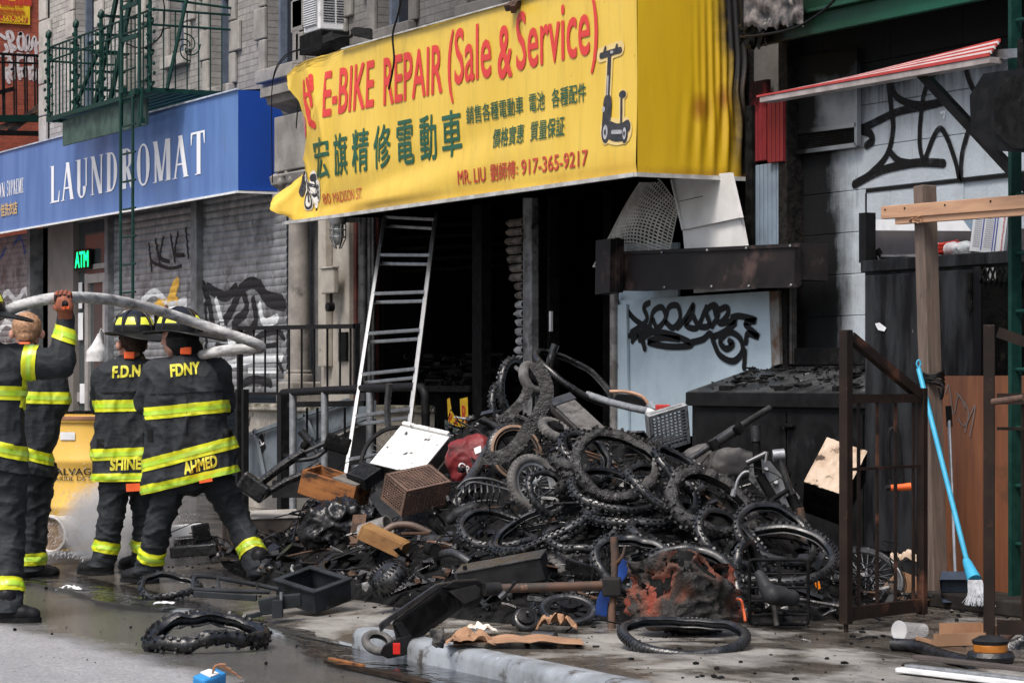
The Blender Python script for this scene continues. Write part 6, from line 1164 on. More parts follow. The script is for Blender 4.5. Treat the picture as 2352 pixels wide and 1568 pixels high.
# ---- yellow salvage drum, white tub, water spray
dd = 19.7; db = A(226, 1260, d=dd); db.z = SZ; dr_ = thing('salvage_drum', 'large yellow plastic salvage drum with black lettering, full of debris', 'drum', db); rr = 119 * mpp(dd); Mx = Matrix.Translation(db); H = ZY(226, 948, db.y) - SZ
dm = NT('yellow_drum'); t = dm; v = t.coord('Object'); p = t.sep(v); c = t.mix(t.rng(t.noise(v, 4, 5), .35, .7), (.68, .42, .08), (.62, .38, .07)); t.set(Base_Color=c, Roughness=.42, Normal=t.bump(t.noise(v, 60, 3), .08, .004)); dm = t.m
hs = lambda z: (rr * 1.0, z)
MB().lathe([(rr * .93, 0), (rr * .97, .03), (rr * .97, H * .28), (rr * 1.0, H * .3), (rr * 1.0, H * .33), (rr * .965, H * .35), (rr * .965, H * .52), (rr * .965, H * .62), (rr * 1.0, H * .64), (rr * 1.0, H * .67), (rr * .965, H * .69), (rr * .965, H * .93), (rr * 1.01, H * .94), (rr * 1.02, H * .975), (rr * .98, H * .99), (rr * .99, H), (rr * .94, H), (rr * .94, H * .85), (0, H * .85)], 48, Mx).build('drum_body', dm, dr_, smooth=True, ang=50)
MB().lathe([(rr * 1.03, H * .955), (rr * 1.04, H * .97), (rr * 1.03, H * .985)], 48, Mx, caps=False).build('closing_ring', mat('wood_ring', (.3, .14, .08), (.2, .1, .06), 9, rough=.6), dr_, smooth=True)
drk = MB()
for k in range(60): drk.box((0, 0, 0), (rnd.uniform(.05, .25), .02, .03), Mx @ Matrix.Translation((rnd.uniform(-.25, .25), rnd.uniform(-.25, .25), H * .93 + rnd.random() * .08)) @ Matrix.Rotation(rnd.uniform(0, 6), 4, 'Z') @ Matrix.Rotation(rnd.uniform(-.3, .3), 4, 'X'))
tag(drk.build('drum_contents', char, dr_), kind='stuff')
def on_drum(px, py):
    r = ray(px, py); o = Vector((0, 0, CH)) - db; a = r.x ** 2 + r.y ** 2; b = 2 * (o.x * r.x + o.y * r.y); c_ = o.x ** 2 + o.y ** 2 - (rr * .985) ** 2; ds = max(0, b * b - 4 * a * c_); return Vector((0, 0, CH)) + r * ((-b - math.sqrt(ds)) / (2 * a))
blk = mat('stencil_black', (.03, .025, .02), (.05, .04, .03), 20, rough=.6)
link_mesh('lettering', flat_mesh([text_box('SALVAGE DRUM', 0, 1, 0, 1, .02)], lambda a, b: on_drum(115 + 190 * a, 1090 - 16 * b), .06, up=-D), blk, dr_); link_mesh('lettering', flat_mesh([text_box('BARRIL DE SALVAMENTO', 0, 1, 0, 1)], lambda a, b: on_drum(115 + 200 * a, 1103 - 10 * b), .06, up=-D), blk, dr_)
link_mesh('label_sticker', flat_mesh([poly2d([(0, 0), (1, 0), (1, 1), (0, 1)])], lambda a, b: on_drum(138 + 34 * a, 1009 - 18 * b), .2), white_paint, dr_)
tc = A(132, 1222, d=19.2); tc.z = SZ + .145; tb = thing('plastic_tub', 'white plastic tub lying on its side, brown sludge in its mouth', 'tub', A(132, 1260, d=19.2)); ax = (-D * .93 - R * .36 - Z * .02).normalized(); Mx = Matrix.Translation(tc) @ ax.to_track_quat('Z', 'Y').to_matrix().to_4x4()
MB().lathe([(.118, -.16), (.128, .08), (.142, .085), (.142, .12), (.128, .125), (.12, .11), (.115, -.12), (0, -.12)], 36, Mx).build('tub_body', mat('grubby_white', (.62, .6, .56), (.48, .46, .42), 6, rough=.5), tb, smooth=True, ang=50); MB().lathe([(.119, .085), (.08, .09), (0, .093)], 30, Mx).build('sludge', mat('sludge', (.26, .19, .13), (.18, .125, .085), 26, rough=.8, bump=.6, bsc=70), tb, smooth=True)
sp = NT('fine_spray'); t = sp; v = t.coord('Object'); t.t.nodes.remove(t.b); ln = t.n('VectorMath', operation='LENGTH'); t.l(v, ln.inputs[0]); f = t.rng(ln.outputs['Value'], 1.0, .15); f = t.math('MULTIPLY', f, t.rng(t.noise(v, 2.6, 5, .6), .34, .66)); pv = t.n('VolumePrincipled'); pv.inputs['Color'].default_value = (1, 1, 1, 1); t.l(t.math('MULTIPLY', f, 36.0), pv.inputs['Density']); t.l(pv.outputs[0], t.t.nodes['Material Output'].inputs['Volume']); sp = t.m
c0 = A(275, 1220, d=18.9); c0.z = .36; Mx = Matrix.Translation(c0) @ CF @ Matrix.Diagonal((.46, .36, .36, 1)); so = MB().ico((0, 0, 0), 1.0, 3).build('water_spray', sp, local=True, origin=Mx); tag(so, 'white cloud of water spray bursting between the drum and the firefighters', 'spray', kind='stuff')
drop = NT('water_drop').set(Base_Color=(.8, .84, .88), Roughness=.1).m; m = MB(); src = A(330, 1110, d=18.0); src.z = 1.0
for k in range(3500):
    a = rnd.random(); q = c0 + R * rnd.gauss(-.05, .26) + D * rnd.gauss(0, .2) + Z * rnd.gauss(-.02, .22); q.z = max(.15, q.z); dv = (q - src).normalized() * rnd.uniform(.008, .03); m.tube([q, q + dv], [rnd.uniform(.0008, .0022)] * 2, 3)
tag(m.build('water_drops', drop, origin=c0), 'streaks of flying water drops in front of the drum', 'spray', kind='stuff')
# ---- green fire escape over the laundromat
fe_ = thing('fire_escape', 'dark green iron fire escape balcony with ornate posts above the laundromat', 'fire escape', (-28.2, 9.5, 4.5))
fx0, fx1, fy0, fy1, fz_, ft = -30.0, -26.4, 9.46, 10.39, 4.52, 5.36
for k in range(9): y = fy0 + .03 + k * (fy1 - fy0 - .06) / 8; MB().bar((fx0, y, fz_), (fx1, y, fz_), .05, .02).build('floor_slat', green_iron, fe_)
for x in (fx0, fx1): MB().bar((x, fy0, fz_ - .02), (x, fy1, fz_ - .02), .03, .05).build('floor_frame', green_iron, fe_)
MB().bar((fx0, fy0 - .02, fz_ - .02), (fx1, fy0 - .02, fz_ - .02), .03, .05).build('floor_frame', green_iron, fe_)
MB().b2(-29.6, -26.7, 9.5, 9.53, fz_ - .36, fz_ - .07).build('fascia_beam', mat('pale_green_beam', (.05, .09, .075), (.03, .055, .046), 5, rough=.6, bump=.2), fe_)
for z in (ft, ft - .16): MB().rod((fx0, fy0, z), (fx1, fy0, z), .013, 8).build('hand_rail', green_iron, fe_); MB().rod((fx1, fy0, z), (fx1, fy1, z), .013, 8).build('hand_rail', green_iron, fe_); MB().rod((fx0, fy0, z), (fx0, fy1, z), .013, 8).build('hand_rail', green_iron, fe_)
n = 27
for k in range(1, n): x = fx0 + (fx1 - fx0) * k / n; MB().rod((x, fy0, fz_), (x, fy0, ft), .008, 6).build('baluster', green_iron, fe_)
for k in range(1, 7): y = fy0 + (fy1 - fy0) * k / 7; MB().rod((fx1, y, fz_), (fx1, y, ft), .008, 6).build('baluster', green_iron, fe_); MB().rod((fx0, y, fz_), (fx0, y, ft), .008, 6).build('baluster', green_iron, fe_)
for x in (fx0 + .02, fx0 + 1.05, fx0 + 1.95, fx1 - .03):                  # cast posts: twisted leaves round a core
    m = MB(); m.rod((x, fy0 - .01, fz_), (x, fy0 - .01, ft + .1), .022, 8)
    for k in range(26): a = k * 1.9; m.ico((x + .045 * math.cos(a), fy0 - .01 + .045 * math.sin(a), fz_ + .03 + k * .034), .02, 1, sq=(1, 1, 1.3))
    m.ico((x, fy0 - .01, ft + .15), .055, 1, sq=(.8, .8, 1.2)); m.build('ornate_post', green_iron, fe_, smooth=True)
m = MB(); c0 = Vector((fx1 + .01, 9.86, 4.98))
for k in range(4):
    a = k * math.pi / 2 + .4; m.tube(cat_rom([c0 + Vector((0, math.cos(a + q * .5) * (.02 + .022 * q), math.sin(a + q * .5) * (.02 + .022 * q))) for q in range(7)], 4), .008, 5)
m.build('scroll', green_iron, fe_, smooth=True)
MB().rod((fx1 + .03, 9.62, fz_), (fx1 + .03, 10.05, 6.4), .022, 8).build('brace', green_iron, fe_); MB().rod((fx1 + .02, fy0 + .1, ft + .12), (fx1 + .02, fy1 + .3, ft + .05), .014, 6).build('brace', green_iron, fe_)
for x, dx in ((-29.1, 0), (-28.55, 0)): MB().bar((x - .75, 9.95, fz_), (x + .8, 9.95, 6.9), .03, .1).build('stair_stringer', green_iron, fe_)
for k in range(9): MB().bar((-29.72 + k * .14, 9.75, fz_ + .12 + k * .2), (-29.72 + k * .14, 10.2, fz_ + .12 + k * .2), .12, .02).build('stair_tread', green_iron, fe_)
MB().bar((fx0 + .15, 9.7, fz_ + .05), (fx0 + 1.1, 9.7, 5.2), .03, .05).build('brace', green_iron, fe_)
dl = thing('drop_ladder', 'green iron drop ladder hanging in front of the laundromat awning', 'ladder', A(296, 680, y=9.38)); yl = 9.36
for px, q0, q1, wd in ((283, 205, 690, .045), (311, 205, 690, .045), (279, -40, 290, .06), (320, -40, 290, .06), (325, 200, 280, .05)):
    a = A(px, q0, y=yl); b = A(px, q1, y=yl); MB().bar((a.x, yl - (.03 if wd == .045 else 0), a.z), (a.x, yl - (.03 if wd == .045 else 0), b.z), wd, .02, up=(0, 1, 0)).build('rail', green_iron, dl)
a, b = A(283, 400, y=yl - .03), A(311, 400, y=yl - .03)
for k in range(9): z = 2.35 + k * .3; MB().rod((a.x, yl - .03, z), (b.x, yl - .03, z), .012, 8).build('rung', green_iron, dl)
for z in (4.5, 5.1, 5.45): MB().bar((XY(279, yl), yl, z), (XY(320, yl), yl, z), .02, .05).build('rung', green_iron, dl)
for px, py in ((283, 207), (311, 210), (325, 277)): MB().box(tuple(A(px, py, y=yl - .05)), (.1, .05, .06)).build('clamp', green_iron, dl)
cable('thin black cable looped through the fire escape balcony', [(290, 100, 9.4), (330, 110, 9.4), (370, 80, 9.4), (378, 20, 9.4), (368, -20, 9.4)], .008)
# ---- red brick side wall of the next house, its sign, graffiti and balcony
XW = -37.5
rb = thing('brick_house', 'orange-red brick house side wall with white graffiti and yellow contractor sign', 'building', (XW, 11, 0)); MB().b2(XW - 6, XW, 6.2, 18, 0, 11).build('wall', red_brick, rb); MB().b2(XW - .3, XW - .02, 6.1, 18.1, 11, 11.15).build('coping', stone, rb)
def ww(px, py, o=.0): q = A(px, py, x=XW + o); return (q.y, q.z)
def wst(pts, wd, n=5): return stroke2d([ww(*p) for p in pts], wd, n)
zq = .2051 * 1.0; W2 = lambda L: [(a * .2051, b * .2051) for a, b in L]
gl = [[(60, 500), (80, 560), (50, 590), (10, 620)], [(0, 385), (60, 430)], [(75, 365), (130, 580)], [(75, 365), (120, 360), (145, 430), (110, 480), (170, 540), (130, 560)], [(230, 375), (200, 450), (215, 540), (255, 540), (265, 440), (240, 375), (215, 380)], [(290, 560), (310, 390), (335, 560), (385, 410), (400, 560)], [(450, 480), (405, 490), (400, 560), (420, 650), (450, 640)],
      [(60, 620), (100, 620), (120, 750)], [(60, 615), (110, 640), (90, 690), (150, 700), (110, 750)], [(200, 600), (190, 650), (200, 730)], [(200, 600), (245, 610)], [(195, 655), (250, 640)], [(290, 700), (310, 600), (335, 700)], [(290, 660), (330, 660)], [(370, 630), (375, 750)],
      [(40, 770), (60, 840), (100, 920)], [(40, 770), (90, 770), (80, 830), (60, 840)], [(125, 770), (110, 850), (150, 880), (165, 790), (130, 770)], [(165, 765), (240, 770)], [(200, 770), (220, 880)], [(245, 850), (260, 760), (280, 850)], [(300, 755), (370, 760)], [(330, 760), (335, 880)], [(385, 780), (370, 860), (385, 890), (400, 800), (385, 780)], [(475, 790), (425, 800), (430, 910), (480, 890)], [(430, 850), (470, 840)]]
for i, L in enumerate(gl): link_mesh('spray_stroke', flat_mesh([wst(W2(L), .05)], lambda a, b: Vector((XW + .006 + .0007 * (i % 5), a, b)), up=Vector((1, 0, 0))), mat('white_spray_soft', (.6, .58, .58), (.48, .4, .4), 14, rough=.6), rb)
sgn = thing('contractor_sign', 'yellow contractor sign with red lettering fixed to the red brick wall', 'sign', A(34, 56, x=XW + .03)); sy = mat('sign_yellow', (.78, .52, .02), (.7, .46, .02), 5, rough=.4); rdl = mat('sign_red2', (.5, .06, .03), (.45, .05, .03), 6, rough=.4)
y0, y1 = ww(-60, 30)[0], ww(67.5, 30)[0]; z0, z1 = ww(34, 55)[1], ww(34, -40)[1]; MB().b2(XW + .002, XW + .03, y0, y1, z0, z1).build('board', sy, sgn)
def sgt(txt, p0, p1, q0, q1, m_=rdl, bold=.02):
    a0, b0 = ww(p0, q1); a1, b1 = ww(p1, q0); link_mesh('lettering', flat_mesh([text_box(txt, a0, a1, b0, b1, bold)], lambda a, b: Vector((XW + .036, a, b)), up=Vector((1, 0, 0))), m_, sgn)
MB().b2(XW + .031, XW + .034, y0, ww(62, 30)[0], ww(30, 51)[1], ww(30, 37.5)[1]).build('red_panel', rdl, sgn); sgt('-562-2047', 0, 60, 39, 49.5, sy, .04); sgt('INSURED & FREE ESTIMATES', -4, 48, 34, 36.5); sgt('ROOFING-SCAFFOLD WORK-PAINTING', -8, 56, 27.5, 31.5); sgt('CLEANING-WATERPROOFING-POINTING', -8, 53, 22.5, 26.5); sgt('aterproofing CORP.', 0, 53, 10.5, 18, rdl, .03)
sk = MB(); q = random.Random(3); x = ww(-4, 0)[0]
while x < ww(58, 0)[0]: w_ = q.uniform(.05, .12); sk.b2(XW + .031, XW + .0335, x, x + w_, ww(0, 9.5)[1], ww(0, 9.5)[1] + q.uniform(.05, .2)); x += w_ + .004
sk.build('skyline_print', rdl, sgn)
xb_ = XW + .9; bal = thing('balcony_railing', 'black iron balcony railing in front of the red brick wall', 'railing', A(50, 265, x=xb_)); f = lambda px, py: A(px, py, x=xb_)
for a, b, r_ in (((-40, 121), (94, 128), .02), ((-40, 141), (97, 146), .016)): MB().rod(f(*a), f(*b), r_, 8).build('rail', black_paint, bal)
for px in (-14, 5, 9, 31, 36, 56, 61, 79, 85): MB().rod(f(px, 124), f(px + 2, 268), .013, 6).build('baluster', black_paint, bal)
MB().bar(f(-40, 272), f(130, 272), .1, .1).build('floor_beam', mat('deep_green', (.008, .04, .032), (.006, .03, .025), 8, rough=.5), bal); MB().bar(f(-40, 304), f(128, 307), .08, .07).build('lower_pipe', black_paint, bal); MB().bar(f(-40, 222), f(33, 203), .05, .06).build('brace', black_paint, bal)
for a, b, m_ in (((-20, 300), (112, 256), rust), ((62, 268), (112, 226), rust), ((22, 302), (62, 270), dark_steel)): MB().bar(f(*a), f(*b), .05, .09).build('brace', m_, bal)
# ---- aluminium extension ladder against the burnt shop
la = thing('extension_ladder', 'aluminium extension ladder leaning under the yellow awning', 'ladder', A(806, 1060, y=8.8))
def lad(off, lb, name):
    T0, T1, B0, B1 = A(886, 488, y=9.93), A(1002, 494, y=9.93), A(808, 1005, y=9.0), A(941, 985, y=9.0)
    dn0, dn1 = (B0 - T0), (B1 - T1); k0 = (SZ + .01 - T0.z) / dn0.z; k1 = (SZ + .01 - T1.z) / dn1.z; o_ = Vector(off)
    for a, d_, k in ((T0, dn0, k0), (T1, dn1, k1)): MB().bar(a + o_, a + d_ * (k * lb) + o_, .075, .028, up=R).build('side_rail', alu, la, bevel=.003)
    for k in range(9):
        t_ = .02 + k * .178
        if t_ > k0 * lb: break
        a, b = T0 + dn0 * t_ + o_, T1 + dn1 * t_ + o_; MB().bar(a, b, .035, .03).build('rung', alu, la, bevel=.006)
lad((0, 0, 0), 1.0, 'a'); lad(tuple(D * .07 - Z * .075 + R * -.02), .97, 'b')
cable('heavy steel chain-like cable hanging from the handrail behind the ladder', [(895, 880, 9.0), (890, 930, 9.0), (892, 985, 9.0)], .03, dark_steel)
# ---- the heap: charred base with thousands of scraps
GA = [(-16.6, 8.6, .95, 1.0, .75), (-14.8, 7.85, .62, 1.3, .75), (-13.0, 7.4, .34, 1.0, .65), (-12.9, 8.15, .42, .9, .6), (-13.9, 8.0, .34, .8, .7), (-15.6, 7.15, .24, 1.5, .5), (-17.6, 7.9, .34, .8, .6)]
def HH(x, y): return SZ + sum(a * math.exp(-((x - cx) / sx) ** 2 - ((y - cy) / sy) ** 2) for cx, cy, a, sx, sy in GA)
def DP(px, py):
    r = ray(px, py); d = 11.5
    while d < 21:
        q = r * d
        if CH + q.z <= HH(q.x, q.y): return d - .22
        d += .04
    return 18.6
heap = thing('debris_heap', 'black heap of charred bicycle and scooter scraps in front of the burnt shop', 'debris heap', (-14.5, 7.9, SZ))
def hg(u, v): x = -20 + 10 * u; y = 5.9 + 4.2 * v; h = HH(x, y) - SZ; return Vector((x, y, SZ - .02 + h - .25 * max(0, 1 - h / .05) + min(1, h * 8) * (.06 * noise.noise(Vector((x * 5, y * 5, 0))) + .04 * noise.noise(Vector((x * 14, y * 14, 3))))))
MB().grid(hg, 160, 80).build('ash_bed', char, heap, smooth=True)
q = random.Random(11); sm_ = {'a': MB(), 'b': MB(), 'c': MB(), 'd': MB()}
for k in range(5200):
    x = q.uniform(-19.5, -10.4); y = q.uniform(6.0, 9.8); h = HH(x, y) - SZ
    if h < .03 and q.random() > .04: continue
    c = Vector((x, y, SZ + h + q.uniform(-.01, .06) * min(1, h * 10))); e = Matrix.Translation(c) @ Matrix.Rotation(q.uniform(0, 6.3), 4, 'Z') @ Matrix.Rotation(q.gauss(0, .45), 4, 'X') @ Matrix.Rotation(q.gauss(0, .35), 4, 'Y'); kd = q.random(); L = q.random() ** 3.5 * .24 + .018
    if h < .03: L *= .25
    t_ = 'a' if kd < .74 else 'b' if kd < .9 else 'c' if kd < .965 else 'd'; ty = q.random()
    if ty < .4: sm_[t_].box((0, 0, 0), (L, L * q.uniform(.1, .5), q.uniform(.004, .03)), e)
    elif ty < .75: sm_[t_].tube([e @ Vector((-L, 0, 0)), e @ Vector((0, L * q.uniform(-.2, .2), L * .1)), e @ Vector((L, 0, 0))], q.uniform(.003, .01), 5)
    else: sm_[t_].ico((0, 0, 0), min(.03, L * .25), 1, e, .35, k)
brownm = mat('scorched_brown', (.09, .05, .03), (.04, .025, .018), 12, rough=.8, bump=.4); palem = mat('pale_scrap', (.32, .32, .31), (.16, .16, .16), 14, rough=.6)
for k_, m_, nm in (('a', charwet, 'charred_scraps'), ('b', dark_steel, 'metal_scraps'), ('c', brownm, 'brown_scraps'), ('d', palem, 'pale_scraps')): tag(sm_[k_].build(nm, m_, heap), kind='stuff')
m = MB()                                        # burnt wires springing out of the heap
for k in range(130):
    x = q.uniform(-17.5, -11.2); y = q.uniform(6.6, 9.0); z = HH(x, y); p0 = Vector((x, y, z)); pts = [p0]
    for j in range(4): pts.append(pts[-1] + Vector((q.gauss(0, .12), q.gauss(0, .1), q.gauss(.04 if j < 2 else -.05, .06))))
    m.tube(cat_rom(pts, 4), .0035, 4)
tag(m.build('burnt_wires', char, heap, smooth=True), kind='stuff')
gr_ = MB()                                      # crumbs scattered over the pavement and the gutter
for k in range(1500):
    x = q.uniform(-17, -8.6); y = q.uniform(5.6, 8.9); r_ = q.random() ** 5 * .012 + .002; gr_.ico((x, y, SZ + r_ * .5), r_, 1, None, .3, k, (q.uniform(.7, 2), q.uniform(.7, 1.6), .7))
for k in range(160):
    x = q.uniform(-18, -9.5); y = q.uniform(3.4, 5.4); r_ = q.random() ** 4 * .01 + .002; gr_.ico((x, y, r_ * .5), r_, 1, None, .3, k)
tag(gr_.build('cinders', char), 'small black cinders strewn over the pavement and gutter', 'cinders', kind='stuff')
# ---- tyres and wheels
def ring_frame(cx, cy, d, ratio, phi, sgn=1):
    f = math.radians(phi); e1 = R * math.cos(f) - Z * math.sin(f); e2 = R * math.sin(f) + Z * math.cos(f); n = (-D * ratio + e2 * (sgn * math.sqrt(max(0, 1 - ratio ** 2)))).normalized(); e3 = n.cross(e1)
    M = Matrix((e1, e3, n)).transposed().to_4x4(); return Matrix.Translation(A(cx, cy, d=d)) @ M
def casing(Rm, r, crush=0, a0=0, wob=0, sd=0, sq=1.0, wide=1.0, open_=True, tread='knob', burnt=0, N=72):
    """tyre in its own plane: returns casing mesh builder and tread builder"""
    def ctr(a):
        rad = 1 + crush * math.cos(2 * (a - a0)) + .5 * crush * noise.noise(Vector((math.cos(a) * 1.4, math.sin(a) * 1.4, sd))); return Vector((Rm * rad * math.cos(a), Rm * rad * math.sin(a) * sq, wob * math.sin(2 * a + sd) + wob * .8 * noise.noise(Vector((math.cos(a) * 2, math.sin(a) * 2, sd + 7)))))
    P = [ctr(2 * math.pi * k / N) for k in range(N)]; m = MB(); sec = []
    no, ni = 12, 8; A0 = 2.45
    outer = [(-A0 + 2 * A0 * i / no) for i in range(no + 1)]; inner = [(A0 - 2 * A0 * i / ni) for i in range(ni + 1)]
    frames = []
    for k in range(N):
        t_ = (P[(k + 1) % N] - P[k - 1]).normalized(); zz = Vector((0, 0, 1)); out = t_.cross(zz).normalized(); up = out.cross(t_) * -1; up = zz - t_ * zz.dot(t_); up.normalize(); frames.append((out, up))
    for k in range(N):
        out, up = frames[k]; b_ = 1 + burnt * .5 * noise.noise(Vector((k * .35, sd, 3)))
        sec += [P[k] + out * (math.cos(a) * r * b_) + up * (math.sin(a) * r * wide * b_) for a in outer] + [P[k] + out * (math.cos(a) * r * .8) + up * (math.sin(a) * r * .8 * wide) for a in inner]
    n = no + ni + 2; fs = [(k * n + i, k * n + (i + 1) % n, ((k + 1) % N) * n + (i + 1) % n, ((k + 1) % N) * n + i) for k in range(N) for i in range(n)]; m.add(sec, fs); tr = MB(); rq = random.Random(sd)
    if tread:
        cnt = max(24, int(2 * math.pi * Rm / (.034 if tread == 'knob' else .022 if tread == 'fine' else .05)))
        for k in range(cnt):
            u = k / cnt * N; i = int(u) % N; f = u - int(u); c = P[i].lerp(P[(i + 1) % N], f); out, up = frames[i]; t_ = (P[(i + 1) % N] - P[i]).normalized()
            for j, an in enumerate(((-.95, .95, -.32, .32) if tread == 'knob' else (-.75, -.25, .25, .75))):
                if tread == 'knob' and j > 1 and k % 2 == j % 2: continue
                if burnt and rq.random() < burnt * .35: continue
                nn = out * math.cos(an) + up * math.sin(an) * wide; ss = nn.cross(t_).normalized(); h = (.012 if tread == 'knob' else .004) * (r / .028) ** .5 * (1 + burnt * rq.uniform(-.4, .6)); lw = 2 * math.pi * Rm / cnt * (.5 if j < 2 else .42); wd = r * (.42 if tread == 'knob' else .36); q_ = c + nn * (r * .97 + h / 2) + t_ * (lw * (.25 if j % 2 else -.25))
                tr.add([q_ + t_ * (a * lw / 2) + ss * (b * wd / 2) + nn * (c_ * h / 2) for c_ in (-1, 1) for a, b in ((-1, -1), (1, -1), (1, 1), (-1, 1))], [(4, 5, 6, 7), (0, 1, 5, 4), (1, 2, 6, 5), (2, 3, 7, 6), (3, 0, 4, 7)])
    return m, tr, P
def rest(cx, cy, dia, ratio, phi):
    f = math.radians(phi); hv = dia / 2 * math.sqrt((ratio * math.cos(f)) ** 2 + math.sin(f) ** 2); d0 = DP(cx, cy + hv * .9); return d0 + .8 * dia / 2 * mpp(d0) * math.sqrt(1 - ratio ** 2) * abs(math.cos(f))
def tyre(label, cx, cy, dia, ratio, phi=0, r=.027, sgn=1, d=None, m_=None, dz=0, group=None, **kw):
    kw.setdefault('burnt', .3); kw.setdefault('wob', .012); kw.setdefault('crush', .045); d = d or rest(cx, cy, dia, ratio, phi); M = ring_frame(cx, cy, d, ratio, phi, sgn); M.translation += Z * dz; Rm = dia / 2 * mpp(d) - r; c, tr, P = casing(Rm, r, **kw); mm = m_ or rubber
    o = c.build('tyre', mm, smooth=True, ang=50, origin=M, local=True); tag(o, label, 'tyre', group)
    if tr.v: tag(tr.build('tread', mm, o, local=True), kind='stuff')
    return o, M, Rm, d
def wheel(label, cx, cy, dia, ratio, phi=0, r=.027, spokes=28, rimw=.014, mag=0, tyre_m=None, rim_m=None, wall=None, no_tyre=False, d=None, sgn=1, disc=False, **kw):
    d = d or DP(cx, cy); M = ring_frame(cx, cy, d, ratio, phi, sgn); Rm = dia / 2 * mpp(d) - r; o = thing('wheel', label, 'wheel', M=M); rm_ = rim_m or dark_steel
    if not no_tyre:
        c, tr, P = casing(Rm, r, **kw); ty = c.build('tyre', tyre_m or rubber, o, smooth=True, ang=50, local=True)
        if tr.v: tag(tr.build('tread', tyre_m or rubber, ty, local=True), kind='stuff')
        if wall:
            for zz in (-1, 1): MB().lathe([(Rm - r * .55, zz * r * .86), (Rm + r * .1, zz * r * 1.03), (Rm + r * .45, zz * r * .93)], 56, caps=False).build('tan_sidewall', wall, ty, smooth=True, local=True)
    Rr = Rm - r * .75; MB().lathe([(Rr + .006, -rimw), (Rr - .018, -rimw * .8), (Rr - .024, 0), (Rr - .018, rimw * .8), (Rr + .006, rimw), (Rr + .002, 0), (Rr + .006, -rimw)], 56, caps=False).build('rim', rm_, o, smooth=True, local=True)
    hr = .045 if mag else .022; MB().lathe([(hr * .5, -.045), (hr, -.04), (hr, .04), (hr * .5, .045)], 20).build('hub', rm_, o, smooth=True, local=True); MB().rod((0, 0, -.075), (0, 0, .075), .007).build('axle', dark_steel, o, local=True)
    if mag:
        for k in range(mag): a = 2 * math.pi * k / mag; MB().bar((hr * .8 * math.cos(a), hr * .8 * math.sin(a), 0), ((Rr - .02) * math.cos(a + .12), (Rr - .02) * math.sin(a + .12), 0), .03, .02).build('spoke', rm_, o, local=True, bevel=.004)
    else:
        for k in range(spokes): a = 2 * math.pi * k / spokes; s_ = .03 if k % 2 else -.03; b = a + (.35 if (k // 2) % 2 else -.35); MB().rod((hr * math.cos(b), hr * math.sin(b), s_), ((Rr - .022) * math.cos(a), (Rr - .022) * math.sin(a), 0), .0016, 4).build('spoke', galv, o, local=True)
    if disc:
        m = MB(); n = 24
        for k in range(n): a = 2 * math.pi * k / n; m.add([(q_ * math.cos(b), q_ * math.sin(b), .05) for q_, b in ((Rr * .45, a), (Rr * (.8 + .04 * (k % 2)), a), (Rr * (.8 + .04 * (k % 2)), a + .2), (Rr * .45, a + .2))], [(0, 1, 2, 3)])
        m.build('brake_disc', alu, o, local=True)
    return o
ashy = mat('melted_rubber', (.008, .008, .0085), (.03, .028, .027), 7, rough=.2, rough2=.5, spec=.6, bump=1, bsc=24, bd=.025, spots=((.13, .13, .13), 9, .57, .68, .2))
tyre('fat burnt knobbly tyre standing in the middle of the heap, wire strands across it', 1415, 1078, 205, .82, 12, .036, burnt=.9, crush=.05, wob=.03, sd=2, m_=ashy, dz=.03)
tyre('half-melted wide tyre with smooth grey inside, hanging plug cord beside it', 1637, 1157, 222, .62, 24, .04, burnt=.8, crush=.06, wob=.02, sd=3, m_=ashy, tread='knob', wide=1.1)
tyre('knobbly black tyre behind the largest clean tyre, leaning on the melted one', 1782, 1228, 205, .62, 22, .027, sd=4, crush=.03)
tyre('large clean knobbly tyre standing over the black luggage rack', 1789, 1278, 266, .46, -3, .028, sd=5, crush=.02, burnt=0)
tyre('knobbly tyre standing behind the burnt orange bag', 1578, 1353, 258, .78, 6, .03, sd=6, crush=.03)
tyre('buckled knobbly tyre behind the rusty handlebar stem', 1452, 1292, 190, .72, 14, .027, sd=7, crush=.06, wob=.02)
tyre('smooth squashed tyre lying flat on the pavement under the orange bag', 1570, 1460, 294, .2, 1.5, .026, d=A(1570, 1472, z=SZ + .03).dot(D), sd=8, tread='fine', crush=.05, burnt=0)
tyre('knobbly narrow tyre lying flat with a pipe inside its loop', 1152, 1215, 200, .36, 4, .024, sd=9, wob=.02)
tyre('narrow knobbly tyre squeezed into a long loop across the heap', 1262, 1202, 275, .2, -22, .022, sd=10, crush=.04)
tyre('second narrow knobbly tyre squeezed flat under the long loop', 1240, 1228, 240, .16, -14, .021, sd=15)
tyre('knobbly tyre lying flat beside the melted ones, a charred tube through it', 1456, 1172, 230, .28, 1, .025, sd=11)
tyre('smooth tyre pulled into a long oval on the very top of the heap', 1318, 862, 208, .3, 33, .022, sd=12, tread=None, d=18.4)
tyre('knobbly tyre standing upright at the back of the heap top', 1190, 900, 160, .55, 78, .027, sd=13, d=18.8)
tyre('knobbly tyre standing edge-on behind the shop post at the heap top', 1152, 945, 130, .25, 75, .026, sd=14, d=19.0)
tyre('grey knobbly tyre lying inside the fat burnt one', 1408, 1120, 205, .42, 14, .025, sd=16, crush=.03, dz=-.02)
tyre('black knobbly tyre tucked beside the spoked grey wheel', 1256, 1130, 115, .78, 60, .022, sd=17)
tyre('ragged melted tyre folded between the spoked wheel and the fat burnt tyre', 1305, 1090, 110, .4, 70, .04, burnt=1.2, crush=.12, wob=.05, sd=18, m_=ashy)
tyre('thin tyre edge showing behind the melted wide tyre', 1560, 1075, 150, .4, 40, .024, sd=19)
tyre('knobbly tyre half hidden left of the largest clean tyre', 1720, 1310, 150, .5, 80, .026, sd=20)
